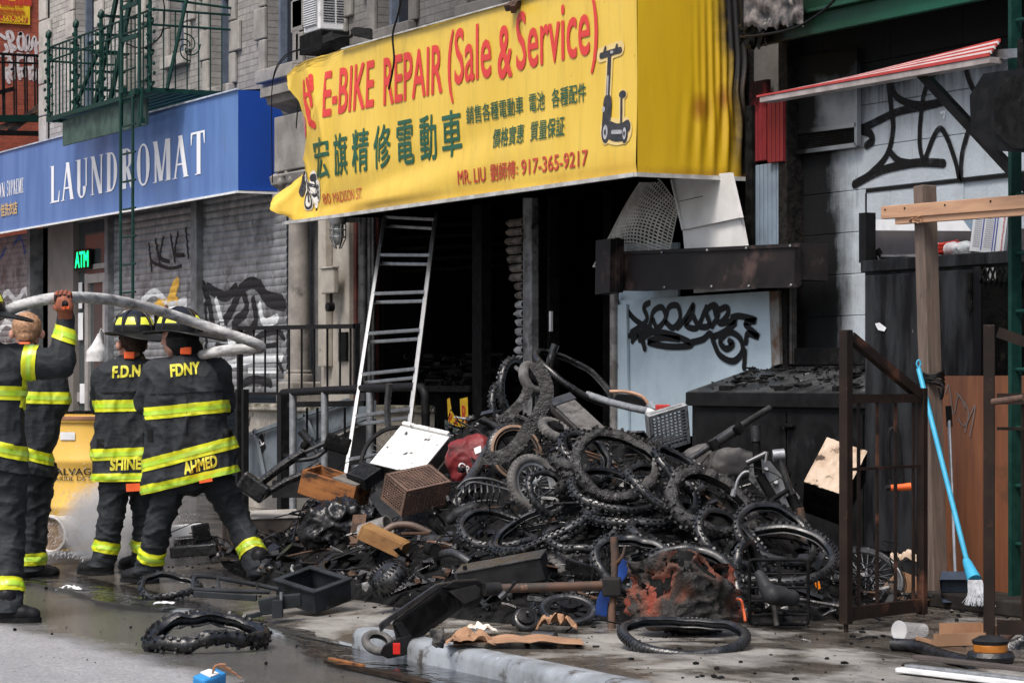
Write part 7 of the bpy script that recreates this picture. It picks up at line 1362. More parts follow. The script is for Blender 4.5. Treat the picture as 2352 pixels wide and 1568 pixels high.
tyre('burnt tyre twisted into a low loop at the heap edge by the kerb', 850, 1292, 230, .2, -10, .03, burnt=.5, crush=.08, wob=.03, sd=21, m_=charwet, d=16.2)
tyre('knobbly tyre lying in the gutter at the leaning firefighter\'s boot', 392, 1345, 142, .3, 3, .022, d=A(392, 1362, z=.05).dot(D), sd=22, wob=.02)
tyre('mangled half-melted knobbly tyre lying alone on the dry asphalt', 475, 1453, 256, .17, 1, .038, d=A(475, 1472, z=.04).dot(D), burnt=.9, crush=.17, a0=.3, wob=.03, sd=23, m_=charwet)
for i, (lb, cx, cy, di, ra, ph) in enumerate((('small knobbly tyre under the copper wire loops', 1345, 1050, 150, .6, 50), ('knobbly tyre lying between the fat burnt tyre and the melted one', 1520, 1120, 190, .45, 30), ('knobbly tyre showing its tread below the flat ring with the charred tube', 1545, 1235, 210, .35, 12), ('black tyre hoop half buried above the battery case', 1340, 1225, 180, .3, -10), ('knobbly tyre hoop behind the melted tail of rubber', 1680, 1240, 190, .5, 35))): tyre(lb, cx, cy, di, ra, ph, .026, sd=30 + i, crush=.04, wob=.02)
tan = mat('tan_wall', (.34, .22, .15), (.25, .16, .11), 8, rough=.6, spots=((.06, .05, .045), 6, .58, .7))
wheel('scooter wheel with tan sidewall and black cast spokes', 1182, 1041, 146, .86, 60, .034, mag=6, wall=tan, tread='fine', d=16.2, rim_m=black_paint)
wheel('small grey bicycle wheel with wire spokes below the tan-walled one', 1226, 1110, 140, .8, 62, .028, tyre_m=rubber_grey, tread='fine', d=15.4, rim_m=galv)
wheel('large bare bicycle rim with spokes behind the white cabinet', 902, 1052, 178, .85, -40, .018, no_tyre=True, d=19.6, rim_m=black_paint)
wheel('thin road wheel lying behind the brown gate', 1990, 1325, 182, .72, 12, .016, tread=None, d=14.6, rim_m=dark_steel)
wheel('black cast wheel lying flat under the rusty scooter stem', 1306, 1400, 135, .42, 4, .02, mag=9, tread='fine', d=13.6, rim_m=black_paint)
wheel('fat grey scooter wheel with drilled brake disc', 1312, 1298, 122, .66, 34, .075, mag=5, tyre_m=rubber_grey, tread='wide', d=14.6, disc=True, rim_m=black_paint, wide=.8)
wheel('small dusty scooter tyre standing at the heap top beside the rubber strap', 1220, 868, 84, .5, 68, .036, mag=5, tyre_m=rubber_grey, tread=None, d=17.6, rim_m=black_paint)
wheel('small scooter wheel lying under the ash-covered scooter deck', 1274, 986, 84, .42, 28, .03, mag=5, tyre_m=rubber_grey, tread='wide', d=15.9, rim_m=black_paint)
wheel('small black castor wheel on the front edge of the heap', 1208, 1421, 62, .8, 10, .02, mag=4, tread=None, d=13.2, rim_m=black_paint)
wheel('stubby knobbly scooter tyre seen edge-on by the fallen scooter', 893, 1326, 92, .3, -38, .06, mag=4, tread='knob', d=14.9, rim_m=black_paint)
def ribbon(label, pts, wd, d, m_=None, th=.006):
    P = cat_rom([A(p[0], p[1], d=d + (p[2] if len(p) > 2 else 0)) for p in pts], 8); o = thing('rubber_strip', label, 'rubber strip', P[-1])
    MB().sweep(P, lambda i, t_: [(-th, -wd / 2), (th, -wd / 2), (th * 1.6, 0), (th, wd / 2), (-th, wd / 2)], flat=None, up=R).build('strip', m_ or ashy, o, smooth=True); return o
ribbon('long split rubber strip curving down over the tan-walled wheel', [(1228, 832), (1250, 870), (1256, 905), (1240, 945), (1212, 985), (1185, 1025), (1150, 1048), (1108, 1050)], .085, 16.0)
ribbon('short curled rubber strip beside the upright knobbly tyre', [(1215, 885), (1200, 920), (1165, 955), (1142, 970)], .07, 17.2)
ribbon('melted rubber tail curling off the wide tyre to the pavement', [(1740, 1150), (1725, 1190), (1690, 1222), (1650, 1238), (1615, 1240)], .07, 14.9)
# ---- boxes, crates, scooters and parts on the heap
def vbox(O, a, b, c, d):
    """box whose nearest corner is seen at O with edges a, b, c (view pixels); returns matrix (unit axes) and edge lengths"""
    k = mpp(d); P = [Vector((e[0], -e[1])) * k for e in (a, b, c)]; ab, bc, ac = P[0].dot(P[1]), P[1].dot(P[2]), P[0].dot(P[2])
    f = lambda n, m: math.sqrt(max(1e-6, n / m)) if abs(m) > 1e-9 else 0
    z = [f(-ab * ac, bc) if bc < 0 else .0, f(-ab * bc, ac) if ac < 0 else 0, f(-bc * ac, ab) if ab < 0 else 0]
    V = [R * p.x + Z * p.y + D * q for p, q in zip(P, z)]; L = [v.length for v in V]; x = V[0].normalized(); y = (V[1] - x * V[1].dot(x)).normalized(); zz = x.cross(y); zz = -zz if zz.dot(V[2]) < 0 else zz
    M = Matrix((x, y, zz)).transposed().to_4x4(); M.translation = A(*O, d=d); return M, L
def shell(mb, L, th, open_side, M=None):
    """open box of walls; local edges 0..L along x, y, z; open_side: index of the removed face ('z0','z1','y1'...)"""
    X, Y, W = L
    fa = {'x0': ((0, 0, 0), (th, Y, W)), 'x1': ((X - th, 0, 0), (X, Y, W)), 'y0': ((th, 0, 0), (X - th, th, W)), 'y1': ((th, Y - th, 0), (X - th, Y, W)), 'z0': ((th, th, 0), (X - th, Y - th, th)), 'z1': ((th, th, W - th), (X - th, Y - th, W))}
    for k, (p, q) in fa.items():
        if k != open_side: mb.b2(p[0], q[0], p[1], q[1], p[2], q[2], M)
    return mb
enamel = mat('burnt_enamel', (.7, .7, .68), (.6, .6, .58), 6, rough=.35, bump=.1, spots=((.012, .012, .012), 11, .57, .62), spots2=((.25, .22, .18), 4, .6, .7)); grimy = mat('grimy_metal', (.09, .085, .075), (.04, .037, .033), 5, rough=.4, metal=.2, bump=.2, spots=((.2, .19, .17), 12, .63, .7))
scw = mat('scorched_wood', (.3, .12, .035), (.17, .065, .022), 5, rough=.65, bump=.3, bsc=30, stretch=(1, 3, 3), spots=((.02, .014, .01), 5, .54, .62))
M, L = vbox((960, 1085), (-110, -23), (65, -80), (42, 92), 16.9); o = thing('metal_cabinet', 'white enamelled metal box fallen askew, flaked with black soot', 'cabinet', M=M)
MB().b2(0, L[0], 0, L[1], .014, L[2]).build('case', grimy, o, local=True, bevel=.01); MB().b2(-.012, L[0] + .012, -.012, L[1] + .012, 0, .013).build('white_door', enamel, o, local=True, bevel=.004); MB().b2(0, L[0], L[1] + .013, L[1] + .04, -.02, .03).build('edge_strip', enamel, o, local=True, bevel=.005); MB().b2(-.03, -.013, 0, L[1], .1, L[2]).build('side_flange', grimy, o, local=True)
M, L = vbox((818, 1117), (-127, -38), (34, -9), (-13, 55), 17.0); o = thing('wooden_box', 'open scorched orange-brown wooden box lying on the heap', 'box', M=M)
X, Y, W = L; Y = max(Y, .2)
for nm, b in (('front_board', (0, X, 0, .018, 0, W)), ('back_board', (0, X, Y - .018, Y, 0, W)), ('end_board', (0, .018, .019, Y - .019, 0, W)), ('end_board', (X - .018, X, .019, Y - .019, 0, W)), ('base_board', (.019, X - .019, .019, Y - .019, W - .018, W))): MB().b2(*b).build(nm, scw, o, local=True, bevel=.003)
MB().b2(0, X * .45, .0, Y, -.012, -.001).build('half_lid', mat('grey_ply', (.17, .155, .14), (.1, .09, .08), 6, rough=.7, bump=.3), o, local=True)
def crate(label, O, a, b, c, d, m_, nx=7, nz=5, base='z1', hexa=False):
    M, L = vbox(O, a, b, c, d); o = thing('milk_crate', label, 'crate', M=M); X, Y, W = L; t_ = .008
    def panel(nm, f, U, V, nu, nv, rim=.022):
        m = MB(); bb = lambda u0, u1, v0, v1: m.add([f(u, v, w_) for w_ in (0, t_) for u, v in ((u0, v0), (u1, v0), (u1, v1), (u0, v1))], [(3, 2, 1, 0), (4, 5, 6, 7), (0, 1, 5, 4), (1, 2, 6, 5), (2, 3, 7, 6), (3, 0, 4, 7)])
        for r_ in ((0, U, 0, rim), (0, U, V - rim, V), (0, rim, rim, V - rim), (U - rim, U, rim, V - rim)): bb(*r_)
        for k in range(1, nu): u = rim + (U - 2 * rim) * k / nu; bb(u - .003, u + .003, rim, V - rim)
        for k in range(1, nv): v = rim + (V - 2 * rim) * k / nv; bb(rim, U - rim, v - .003, v + .003)
        m.build(nm, m_, o, local=True)
    panel('side_grid', lambda u, v, w_: Vector((u, w_, v)), X, W, nx, nz); panel('side_grid', lambda u, v, w_: Vector((u, Y - w_, v)), X, W, nx, nz); panel('end_grid', lambda u, v, w_: Vector((w_, u, v)), Y, W, nx + 3, nz + 3); panel('end_grid', lambda u, v, w_: Vector((X - w_, u, v)), Y, W, nx, nz); panel('base_grid', lambda u, v, w_: Vector((u, v, w_)), X, Y, nx + 3, nx + 3)
    return o
crate('brown plastic milk crate upside down beside the wooden box', (934.5, 1128), (-53, -40), (102, -20), (-13, 59), 16.1, mat('brown_plastic', (.16, .1, .075), (.1, .065, .05), 8, rough=.55, spots=((.3, .25, .2), 14, .64, .72)), 9, 8)
blkp = mat('black_plastic', (.02, .021, .023), (.035, .036, .038), 9, rough=.45)
crate('small black plastic crate behind the wooden box', (838, 1102), (-46, -14), (38, -27), (4, 25), 17.0, blkp, 8, 3)
crate('grey plastic crate tipped up against the black bin', (1490, 957), (92, -27), (-9, -8), (10, 88), 16.2, mat('grey_plastic', (.3, .31, .32), (.2, .205, .21), 9, rough=.5, spots=((.02, .02, .02), 22, .6, .66)), 8, 10)
M0 = cf(625, 1142, 19.2, 5, 0, 0); o = thing('milk_crate', 'black plastic crate with moulded lettering on the pale chest', 'crate', M=M0); shell(MB(), (.36, .3, .12), .012, 'z1').build('crate_shell', blkp, o, local=True)
M, L = vbox((517, 1190), (-18, -12), (168, -4), (0, 82), 18.7); o = thing('storage_chest', 'pale scuffed wooden chest behind the leaning firefighter', 'chest', M=M); MB().b2(.0, L[0], .0, L[1], .012, L[2]).build('chest_body', mat('brown_chest', (.12, .1, .085), (.07, .058, .05), 4, rough=.5, bump=.2, spots=((.25, .23, .2), 6, .62, .7)), o, local=True, bevel=.006); MB().b2(-.01, L[0] + .01, -.01, L[1] + .01, 0, .011).build('chest_lid', mat('chest_top', (.38, .36, .33), (.26, .245, .22), 5, rough=.6, bump=.2), o, local=True, bevel=.003); MB().b2(L[0] + .0, L[0] + .006, 0, L[1], .02, L[2]).build('side_trim', white_paint, o, local=True)
Mx = cf(884, 1238, 15.9, -12, 10, -22); o = thing('wooden_box', 'small honey-coloured wooden drawer box lower on the heap', 'box', M=Mx); shell(MB(), (.29, .16, .09), .014, 'z0', Matrix.Translation((-.15, -.08, -.05))).build('drawer', mat('honey_wood', (.3, .165, .06), (.22, .11, .04), 5, rough=.6, bump=.2, spots=((.03, .02, .014), 5, .6, .7)), o, local=True, bevel=.003)
M, L = vbox((1240, 1277), (-195, 40), (14, -14), (14, 56), 14.2); o = thing('battery_case', 'long black aluminium battery case on the front of the heap', 'battery', M=M); MB().b2(0, L[0], 0, max(.1, L[1]), 0.012, L[2]).build('case', blkp, o, local=True, bevel=.008); MB().b2(-.006, L[0] + .006, -.006, max(.1, L[1]) + .006, 0, .011).build('lid', dark_steel, o, local=True, bevel=.003); MB().rod((L[0] - .05, .03, 0), (L[0] - .05, .03, -.02), .012).build('terminal', black_paint, o, local=True)
M, L = vbox((1354, 1008), (-92, -88), (53, -18), (6, 30), 15.7); ash = mat('ash_crust', (.085, .08, .076), (.13, .125, .12), 9, rough=.75, bump=.8, bsc=30, bd=.02, spots=((.025, .022, .02), 8, .52, .6)); o = thing('scooter_deck', 'ash-crusted grey scooter deck leaning near the heap top', 'scooter deck', M=M); MB().b2(0, L[0], 0, L[1], .02, L[2]).build('deck_body', grimy, o, local=True, bevel=.01); MB().b2(.01, L[0] - .01, .01, L[1] - .01, .004, .019).build('footboard', ash, o, local=True, bevel=.004); MB().b2(L[0] - .1, L[0] + .002, 0, L[1], -.004, .004).build('rear_plate', dark_steel, o, local=True)
def lump(label, cat, name, caps, d, m_, vox=.012, it=5, amp=.012, fr=8, sd=1, part='body'):
    m = MB()
    for a, ra, b, rb in caps: m.capsule(A(a[0], a[1], d=d + (a[2] if len(a) > 2 else 0)), ra, A(b[0], b[1], d=d + (b[2] if len(b) > 2 else 0)), rb)
    me = remesh(m, vox, it, amp, sd, (1, 1, 1), fr); mw = me.copy(); o = thing(name, label, cat, A(caps[0][0][0], caps[0][0][1], d=d)); p_ = link_mesh(part, me, m_, o); return o, p_, mw
redb = mat('red_nylon', (.17, .018, .02), (.11, .012, .014), 9, rough=.5, bump=.5, bsc=24, bd=.01, spots=((.03, .012, .012), 5, .56, .66))
o, b_, mw = lump('dark red insulated delivery bag with white letters, half buried', 'bag', 'delivery_bag', [((1062, 1040), .1, (1100, 1030), .1), ((1068, 1085), .1, (1105, 1080), .1), ((1062, 1055), .12, (1100, 1060), .13)], 16.8, redb); on_cloth(b_, mw, 'GRUB', [(1050, 1072), (1098, 1102), (1106, 1088), (1058, 1058)], white_paint, .03, 12); on_cloth(b_, mw, '', [(1088, 1028), (1104, 1022), (1106, 1036), (1092, 1042)], white_paint, 0, 12, 'white_patch')
ob = NT('burnt_orange'); t = ob; v = t.coord('Position'); nz = t.noise(v, 3.2, 3, .5, dist=.8); p = t.sep(v); k = t.rng(t.math('ADD', nz, t.math('MULTIPLY', p[2], .4)), .5, .68); c = t.ramp(k, [(0, (.21, .033, .014)), (.4, (.12, .035, .018)), (.75, (.03, .018, .013)), (1, (.012, .011, .01))]); t.set(Base_Color=c, Roughness=.55, Normal=t.bump(t.noise(v, 16, 6, .7), .9, .03)); ob = t.m
def bagm(u, v):
    a = u * 2 * math.pi; prof = [(0, .26), (.2, .33), (.45, .31), (.75, .32), (.92, .30), (1, .27)]
    for (v0, r0), (v1, r1) in zip(prof, prof[1:]):
        if v0 <= v <= v1: rad = r0 + (r1 - r0) * (v - v0) / (v1 - v0)
    w1 = noise.noise(Vector((math.cos(a) * 1.6, math.sin(a) * 1.6, v * 2.2))); w2 = abs(noise.noise(Vector((math.cos(a) * 4, math.sin(a) * 4, v * 5 + 3)))); rad *= 1 + .2 * w1 - .3 * w2 + .16 * (1 - min(1, 2 * abs(noise.noise(Vector((math.cos(a) * 2.6, math.sin(a) * 2.6, v * 3.4 + 8)))))) ** 4; top = .31 + .06 * math.cos(a + 2.4) + .05 * math.sin(3 * a)
    return rad, a, v * top
bc = A(1585, 1448, d=12.95); bc.z = SZ + .05; bo = thing('burnt_bag', 'collapsed orange bag, charred black inside, resting on the flat tyre', 'bag', bc); Mb = Matrix.Translation(bc) @ CF
def bout(u, v): r_, a, z = bagm(u, v); return Mb @ Vector((r_ * math.cos(a) * .84 - .04 * v, r_ * math.sin(a) * .5, z + .03 * noise.noise(Vector((u * 9, v * 3, 4)))))
m = MB().grid(bout, 110, 34); m.add([bout(k / 40, 0) for k in range(40)], [tuple(range(39, -1, -1))]); m.build('bag_shell', ob, bo, smooth=True, ang=180)
def bin_(u, v): r_, a, z = bagm(u, 1 - v * .8); k = 1 - .35 * v; return Mb @ Vector((r_ * math.cos(a) * .84 * k - .04, r_ * math.sin(a) * .5 * k - .04 * v, bagm(u, 1)[2] - .02 - v * .16 + .04 * noise.noise(Vector((math.cos(a) * 3, math.sin(a) * 3, v * 5)))))
m = MB().grid(bin_, 80, 14); m.add([bin_(k / 40, 1) for k in range(40)], [tuple(range(40))]); m.build('charred_lining', char, bo, smooth=True, ang=180)
MB().tube(cat_rom([bout(.98, .5), A(1700, 1375, d=12.9), A(1708, 1400, d=12.9), A(1712, 1425, d=12.85)], 5), .007, 6).build('drawstring', mat('orange_cord', (.55, .1, .03), (.4, .08, .03), 9, rough=.6), bo, smooth=True)
d = A(1790, 1434, z=SZ + .01).dot(D); rk = thing('luggage_rack', 'black tubular bicycle luggage rack standing upright at the heap front', 'rack', A(1790, 1434, d=d)); rp = lambda x, y: A(x, y, d=d); c_ = 10
loop = [(1722 + c_, 1284), (1855 - c_, 1284), (1853, 1286), (1856, 1284 + c_), (1857, 1430 - c_), (1855, 1430), (1857 - c_, 1432), (1724 + c_, 1432), (1723, 1430), (1722, 1432 - c_), (1721, 1284 + c_), (1723, 1286)]
MB().tube([rp(*q_) for q_ in loop], .0095, 10, closed=True).build('frame', black_paint, rk, smooth=True)
for y in (1316, 1347, 1378, 1410): MB().rod(rp(1722, y + 1), rp(1857, y), .007, 8).build('cross_bar', black_paint, rk, smooth=True)
MB().bar(rp(1789, 1286), rp(1791, 1345), .012, .02).build('centre_bar', black_paint, rk); MB().bar(rp(1792, 1410), rp(1793, 1432), .012, .02).build('centre_bar', black_paint, rk)
sat = mat('saddle_vinyl', (.035, .037, .04), (.05, .052, .056), 9, rough=.45, bump=.1); sdl, sb_, _ = lump('black bicycle saddle with a melted patch, on its post before the rack', 'saddle', 'saddle', [((1744, 1318, -.12), .026, (1762, 1352, -.15), .04), ((1762, 1352, -.15), .04, (1776, 1366, -.19), .05), ((1776, 1366, -.19), .05, (1818, 1372, -.12), .045), ((1762, 1352, -.15), .035, (1800, 1358, -.06), .03)], d, sat, .008, 4, .002, 9, 3, 'seat_shell')
MB().ico(A(1806, 1358, d=d - .13), .035, 2, None, .25, 4, (1, .8, .5)).build('melted_patch', charwet, sdl); MB().rod(A(1776, 1378, d=d - .15), A(1784, 1434, d=d - .15), .014, 12).build('seat_post', mat('brushed_steel', (.25, .24, .22), (.12, .11, .1), 9, rough=.35, metal=.7), sdl, smooth=True); MB().bar(A(1764, 1378, d=d - .17), A(1812, 1378, d=d - .13), .02, .014).build('rail', dark_steel, sdl)
fs_ = thing('kick_scooter', 'large black electric scooter fallen on its side across the kerb', 'scooter', A(930, 1450, d=12.7)); sk_ = mat('scooter_black', (.022, .022, .023), (.038, .037, .036), 7, rough=.45, bump=.15, bsc=60, spots=((.11, .1, .09), 30, .66, .73)); P_ = lambda x, y, o=0: A(x, y, d=12.75 + o)
def plate(name, pts, m_, par, th, dd=0, tl=None):
    q_ = [P_(x, y, dd + (tl(x, y) if tl else 0)) for x, y in pts]; n = len(q_); return MB().add(q_ + [p + D * th for p in q_], [tuple(range(n)), tuple(range(2 * n - 1, n - 1, -1))] + [(k, n + k, n + (k + 1) % n, (k + 1) % n) for k in range(n)]).build(name, m_, par, bevel=.008)
tl = lambda x, y: (x - 930) / 180 * .5
plate('deck', [(900, 1428), (1012, 1350), (1050, 1348), (1062, 1395), (945, 1478), (915, 1490)], sk_, fs_, .07, 0, tl); plate('deck_side', [(868, 1432), (1000, 1340), (1040, 1334), (1012, 1349), (899, 1427), (874, 1452)], dark_steel, fs_, .05, .0, tl)
plate('grip_tape', [(912, 1432), (1010, 1362), (1044, 1360), (1050, 1388), (948, 1462)], char, fs_, .004, -.012, tl)
plate('neck_cover', [(1012, 1349), (1040, 1333), (1096, 1330), (1112, 1340), (1114, 1366), (1095, 1392), (1062, 1396), (1050, 1352)], sk_, fs_, .1, -.02, tl); plate('neck_panel', [(1030, 1356), (1092, 1342), (1104, 1350), (1100, 1372), (1066, 1386)], mat('grey_cover', (.06, .058, .055), (.08, .077, .073), 12, rough=.5), fs_, .004, -.03, tl)
plate('rear_fender', [(872, 1500), (880, 1482), (918, 1462), (945, 1455), (948, 1480), (930, 1504), (890, 1512)], sk_, fs_, .06, -.02, tl); plate('fender_arm', [(905, 1430), (925, 1425), (945, 1460), (925, 1470)], sk_, fs_, .05, -.015, tl)
MB().b2(-.018, .018, -.008, .008, -.028, .028, Matrix.Translation(P_(911, 1488, -.13)) @ CF).build('tail_light', NT('red_lens').set(Base_Color=(.5, .015, .01), Roughness=.15).m, fs_, bevel=.004)
M = ring_frame(868, 1474, 12.75, .55, 20); tc_, tt_, _ = casing(.062, .022, tread=None, N=40); link_mesh('rear_tyre', tc_.mesh(smooth=True), rubber_grey, fs_, local=True).matrix_local = MW[fs_.name].inverted() @ M
MB().rod(P_(1112, 1352, .42), P_(1148, 1350, .45), .034, 14).build('hinge_clamp', sk_, fs_, smooth=True); MB().rod(P_(1148, 1350, .45), P_(1392, 1343, .6), .024, 16).build('stem', mat('stem_copper', (.12, .07, .05), (.05, .045, .04), 3, rough=.45, metal=.2, spots=((.3, .16, .1), 5, .58, .64)), fs_, smooth=True); MB().box((0, 0, 0), (.1, .07, .1), Matrix.Translation(P_(1405, 1346, .6)) @ CF).build('head_block', sk_, fs_, bevel=.012)
MB().tube([P_(1410, 1232, .62), P_(1413, 1270, .62), P_(1410, 1346, .62), P_(1406, 1400, .6), P_(1404, 1462, .58)], [.02, .022, .015, .02, .022], 12).build('handlebar', rust, fs_, smooth=True); MB().tube(cat_rom([P_(1418, 1290, .6), P_(1430, 1275, .58), P_(1436, 1252, .58)], 4), .008, 6).build('brake_lever', rust, fs_, smooth=True)
cgd = 14.9; ch2 = thing('bike_chassis', 'grey steel e-bike frame with open battery box lying in the gutter', 'bike frame', A(700, 1405, d=cgd)); blg = mat('slate_paint', (.04, .046, .053), (.024, .028, .032), 7, rough=.4, bump=.12, spots=((.012, .012, .012), 7, .56, .66)); Q_ = lambda x, y, o=0: A(x, y, d=cgd + o)
M, L = vbox((722, 1362), (-98, -22), (78, -25), (2, 48), cgd); M2 = MW[ch2.name].inverted() @ M; s0 = shell(MB(), L, .012, 'z0'); bxo = s0.build('battery_box', blg, ch2, local=True); bxo.matrix_local = M2; bxr_ = MB()
for b in ((-.012, L[0] + .012, -.012, .03, -.014, -.001), (-.012, L[0] + .012, L[1] - .03, L[1] + .012, -.014, -.001), (-.012, .03, .031, L[1] - .031, -.014, -.001), (L[0] - .03, L[0] + .012, .031, L[1] - .031, -.014, -.001)): bxr_.b2(*b)
q_ = bxr_.build('box_rim', blg, ch2, local=True, bevel=.003); q_.matrix_local = M2
MB().tube(cat_rom([Q_(640, 1352, .1), Q_(560, 1336, .12), Q_(470, 1322, .1), Q_(447, 1326, .08), Q_(445, 1345, .02), Q_(460, 1353, 0), Q_(620, 1358, -.02)], 6), .013, 10).build('rack_loop', blg, ch2, smooth=True)
for a, b in (((500, 1326, .1), (505, 1356, .0)), ((590, 1340, .1), (592, 1358, 0))): MB().rod(Q_(*a), Q_(*b), .009, 8).build('cross_tube', blg, ch2)
MB().bar(Q_(445, 1362, -.05), Q_(590, 1372, -.1), .03, .035).build('side_arm', blg, ch2, bevel=.004); plate_ = [(592, 1376), (640, 1366), (690, 1362), (692, 1392), (650, 1398), (620, 1410), (598, 1412)]
qq = [Q_(x, y, -.12) for x, y in plate_]; n = len(qq); MB().add(qq + [p + D * .06 for p in qq], [tuple(range(n)), tuple(range(2 * n - 1, n - 1, -1))] + [(k, n + k, n + (k + 1) % n, (k + 1) % n) for k in range(n)]).build('head_bracket', blg, ch2, bevel=.006); MB().rod(Q_(646, 1378, -.14), Q_(646, 1358, -.14), .01, 10).build('pin', alu, ch2); MB().b2(-.03, .03, -.03, .03, -.05, .05, Matrix.Translation(Q_(638, 1396, -.15)) @ CF).build('bracket_lug', blg, ch2, bevel=.004); MB().bar(Q_(600, 1408, -.12), Q_(525, 1425, -.2), .03, .025).build('fork_arm', blg, ch2, bevel=.004)
def pipe(label, pts, r, m_=None, name='pipe', cat='pipe', extra=(), n=5, seg=12):
    P2_ = [A(p[0], p[1], d=p[2]) for p in pts]; o = thing(name, label, cat, P2_[-1]); MB().tube(cat_rom(P2_, n) if len(P2_) > 2 else P2_, r, seg).build('tube', m_ or dark_steel, o, smooth=True)
    for nm, a, b, rr, mm in extra: MB().rod(A(*a[:2], d=a[2]), A(*b[:2], d=b[2]), rr, 12).build(nm, mm or m_ or dark_steel, o, smooth=True)
    return o
pipe('long charred frame tube pointing up towards the black bin', [(1565, 1066, 15.4), (1640, 1018, 15.5), (1700, 978, 15.6), (1768, 936, 15.8)], .02, dark_steel, 'frame_tube', 'tube', (('collar', (1632, 1024, 15.45), (1690, 986, 15.55), .034, dark_steel), ('clamp', (1690, 975, 15.5), (1706, 992, 15.5), .03, char), ('clamp', (1636, 1010, 15.4), (1646, 1032, 15.4), .028, char)))
pipe('upright burnt handlebar stem with a rubber grip near the bin latch', [(1736, 990, 15.2), (1738, 1040, 15.2), (1742, 1090, 15.2)], .024, char, 'handlebar', 'handlebar', (('grip', (1735, 976, 15.2), (1737, 1012, 15.2), .03, rubber), ('crossbar', (1715, 1062, 15.15), (1760, 1040, 15.15), .018, dark_steel), ('lever', (1762, 1036, 15.1), (1758, 1060, 15.1), .008, alu), ('yoke', (1745, 1090, 15.2), (1790, 1170, 15.2), .03, char)))
pipe('bent steel fork leg with silver clamp leaning over the tyres', [(1788, 1042, 15.0), (1800, 1080, 15.0), (1812, 1120, 15.0), (1835, 1165, 15.0)], .02, dark_steel, 'steel_fork', 'fork', (('clamp', (1775, 1045, 15.0), (1802, 1042, 15.0), .034, galv), ('sleeve', (1816, 1135, 15.0), (1832, 1172, 15.0), .032, char), ('cross_plate', (1768, 1150, 14.95), (1812, 1122, 14.95), .014, char)))
pipe('straight bronze fork tube standing behind the arching tyre', [(1838, 1165, 14.9), (1846, 1215, 14.9), (1850, 1262, 14.9)], .022, rust, 'fork_tube', 'fork')
gp_ = thing('perforated_plate', 'light grey riveted plate stuck behind the burnt handlebar stem', 'plate', A(1770, 1150, d=15.4)); q_ = [A(x, y, d=15.3) for x, y in ((1725, 1048), (1768, 1058), (1838, 1140), (1826, 1168), (1770, 1150), (1720, 1100))]; n = 6; MB().add(q_ + [p + D * .02 for p in q_], [tuple(range(n)), tuple(range(2 * n - 1, n - 1, -1))] + [(k, n + k, n + (k + 1) % n, (k + 1) % n) for k in range(n)]).build('plate', mat('grey_plate', (.2, .21, .22), (.13, .135, .14), 6, rough=.45, metal=.3, spots=((.02, .02, .02), 9, .56, .64)), gp_)
for x, y in ((1760, 1076), (1782, 1105), (1800, 1128), (1740, 1066), (1822, 1150)): MB().rod(A(x, y, d=15.28), A(x, y, d=15.3), .012, 10).build('rivet', white_paint, gp_)
lump('grey scuffed scooter fairing rounded like a helmet on the heap', 'fairing', 'scooter_fairing', [((1590, 1052), .07, (1625, 1042), .075), ((1600, 1062), .07, (1660, 1062), .07)], 15.9, mat('grey_shell', (.1, .095, .09), (.06, .057, .054), 7, rough=.5, bump=.2), .013, 6, .006, 5, 2)
lump('second grey scooter fairing beside the first, dented', 'fairing', 'scooter_fairing', [((1670, 1052), .075, (1715, 1058), .07), ((1660, 1070), .07, (1700, 1075), .07)], 15.7, mat('grey_shell', (.1, .1, .1), (.05, .05, .05), 7), .013, 6, .008, 5, 6)
pipe('bundle of pale fork tubes behind the smooth oval tyre', [(1350, 905, 18.2), (1400, 922, 18.0), (1450, 935, 17.8), (1500, 945, 17.6)], .026, galv, 'fork_tube', 'fork', (('end_cap', (1484, 944, 17.5), (1500, 950, 17.5), .03, white_paint), ('second_leg', (1430, 1010, 17.0), (1490, 1004, 17.0), .024, grimy), ('leg_end', (1478, 1004, 16.95), (1490, 1006, 16.95), .034, char)))
sk2 = thing('scooter_deck', 'scooter footboard with copper rim and red lens behind the grey crate', 'scooter deck', A(1480, 935, d=18)); q_ = [A(x, y, d=18.2) for x, y in ((1418, 902), (1455, 905), (1482, 918), (1490, 938), (1440, 940), (1405, 920))]; n = 6; MB().add(q_ + [p + D * .04 for p in q_], [tuple(range(n)), tuple(range(2 * n - 1, n - 1, -1))] + [(k, n + k, n + (k + 1) % n, (k + 1) % n) for k in range(n)]).build('deck', blkp, sk2, bevel=.006); MB().tube(cat_rom([A(x, y, d=18.17) for x, y in ((1400, 898), (1440, 899), (1475, 910), (1492, 932))], 5), .012, 8).build('copper_rim', mat('copper_strip', (.5, .3, .2), (.35, .2, .13), 8, rough=.4), sk2, smooth=True); MB().tube(cat_rom([A(x, y, d=17.9) for x, y in ((1490, 925), (1505, 940), (1530, 942))], 5), .03, 10).build('pale_arm', mat('pale_blue_metal', (.4, .46, .5), (.3, .34, .37), 7, rough=.45), sk2, smooth=True); MB().b2(-.05, .05, -.03, .03, -.022, .022, Matrix.Translation(A(1522, 935, d=17.8)) @ CF).build('red_lens', mat('red_lens_dull', (.45, .04, .03), (.35, .03, .03), 9, rough=.3), sk2, bevel=.008)
pipe('textured black handlebar grip sticking up from the heap top', [(1276, 790, 18.5), (1268, 812, 18.5), (1262, 835, 18.5), (1256, 862, 18.6)], [.028] * 16, rubber, 'handle_grip', 'handle grip', (('brake_lever', (1276, 808, 18.45), (1264, 850, 18.45), .012, char),))
pipe('rubber handlebar grip poking out beside the shop post', [(1106, 962, 18.4), (1128, 972, 18.4), (1150, 985, 18.4)], .03, rubber, 'handle_grip', 'handle grip', (('bar', (1150, 985, 18.4), (1185, 1005, 18.4), .016, dark_steel),))
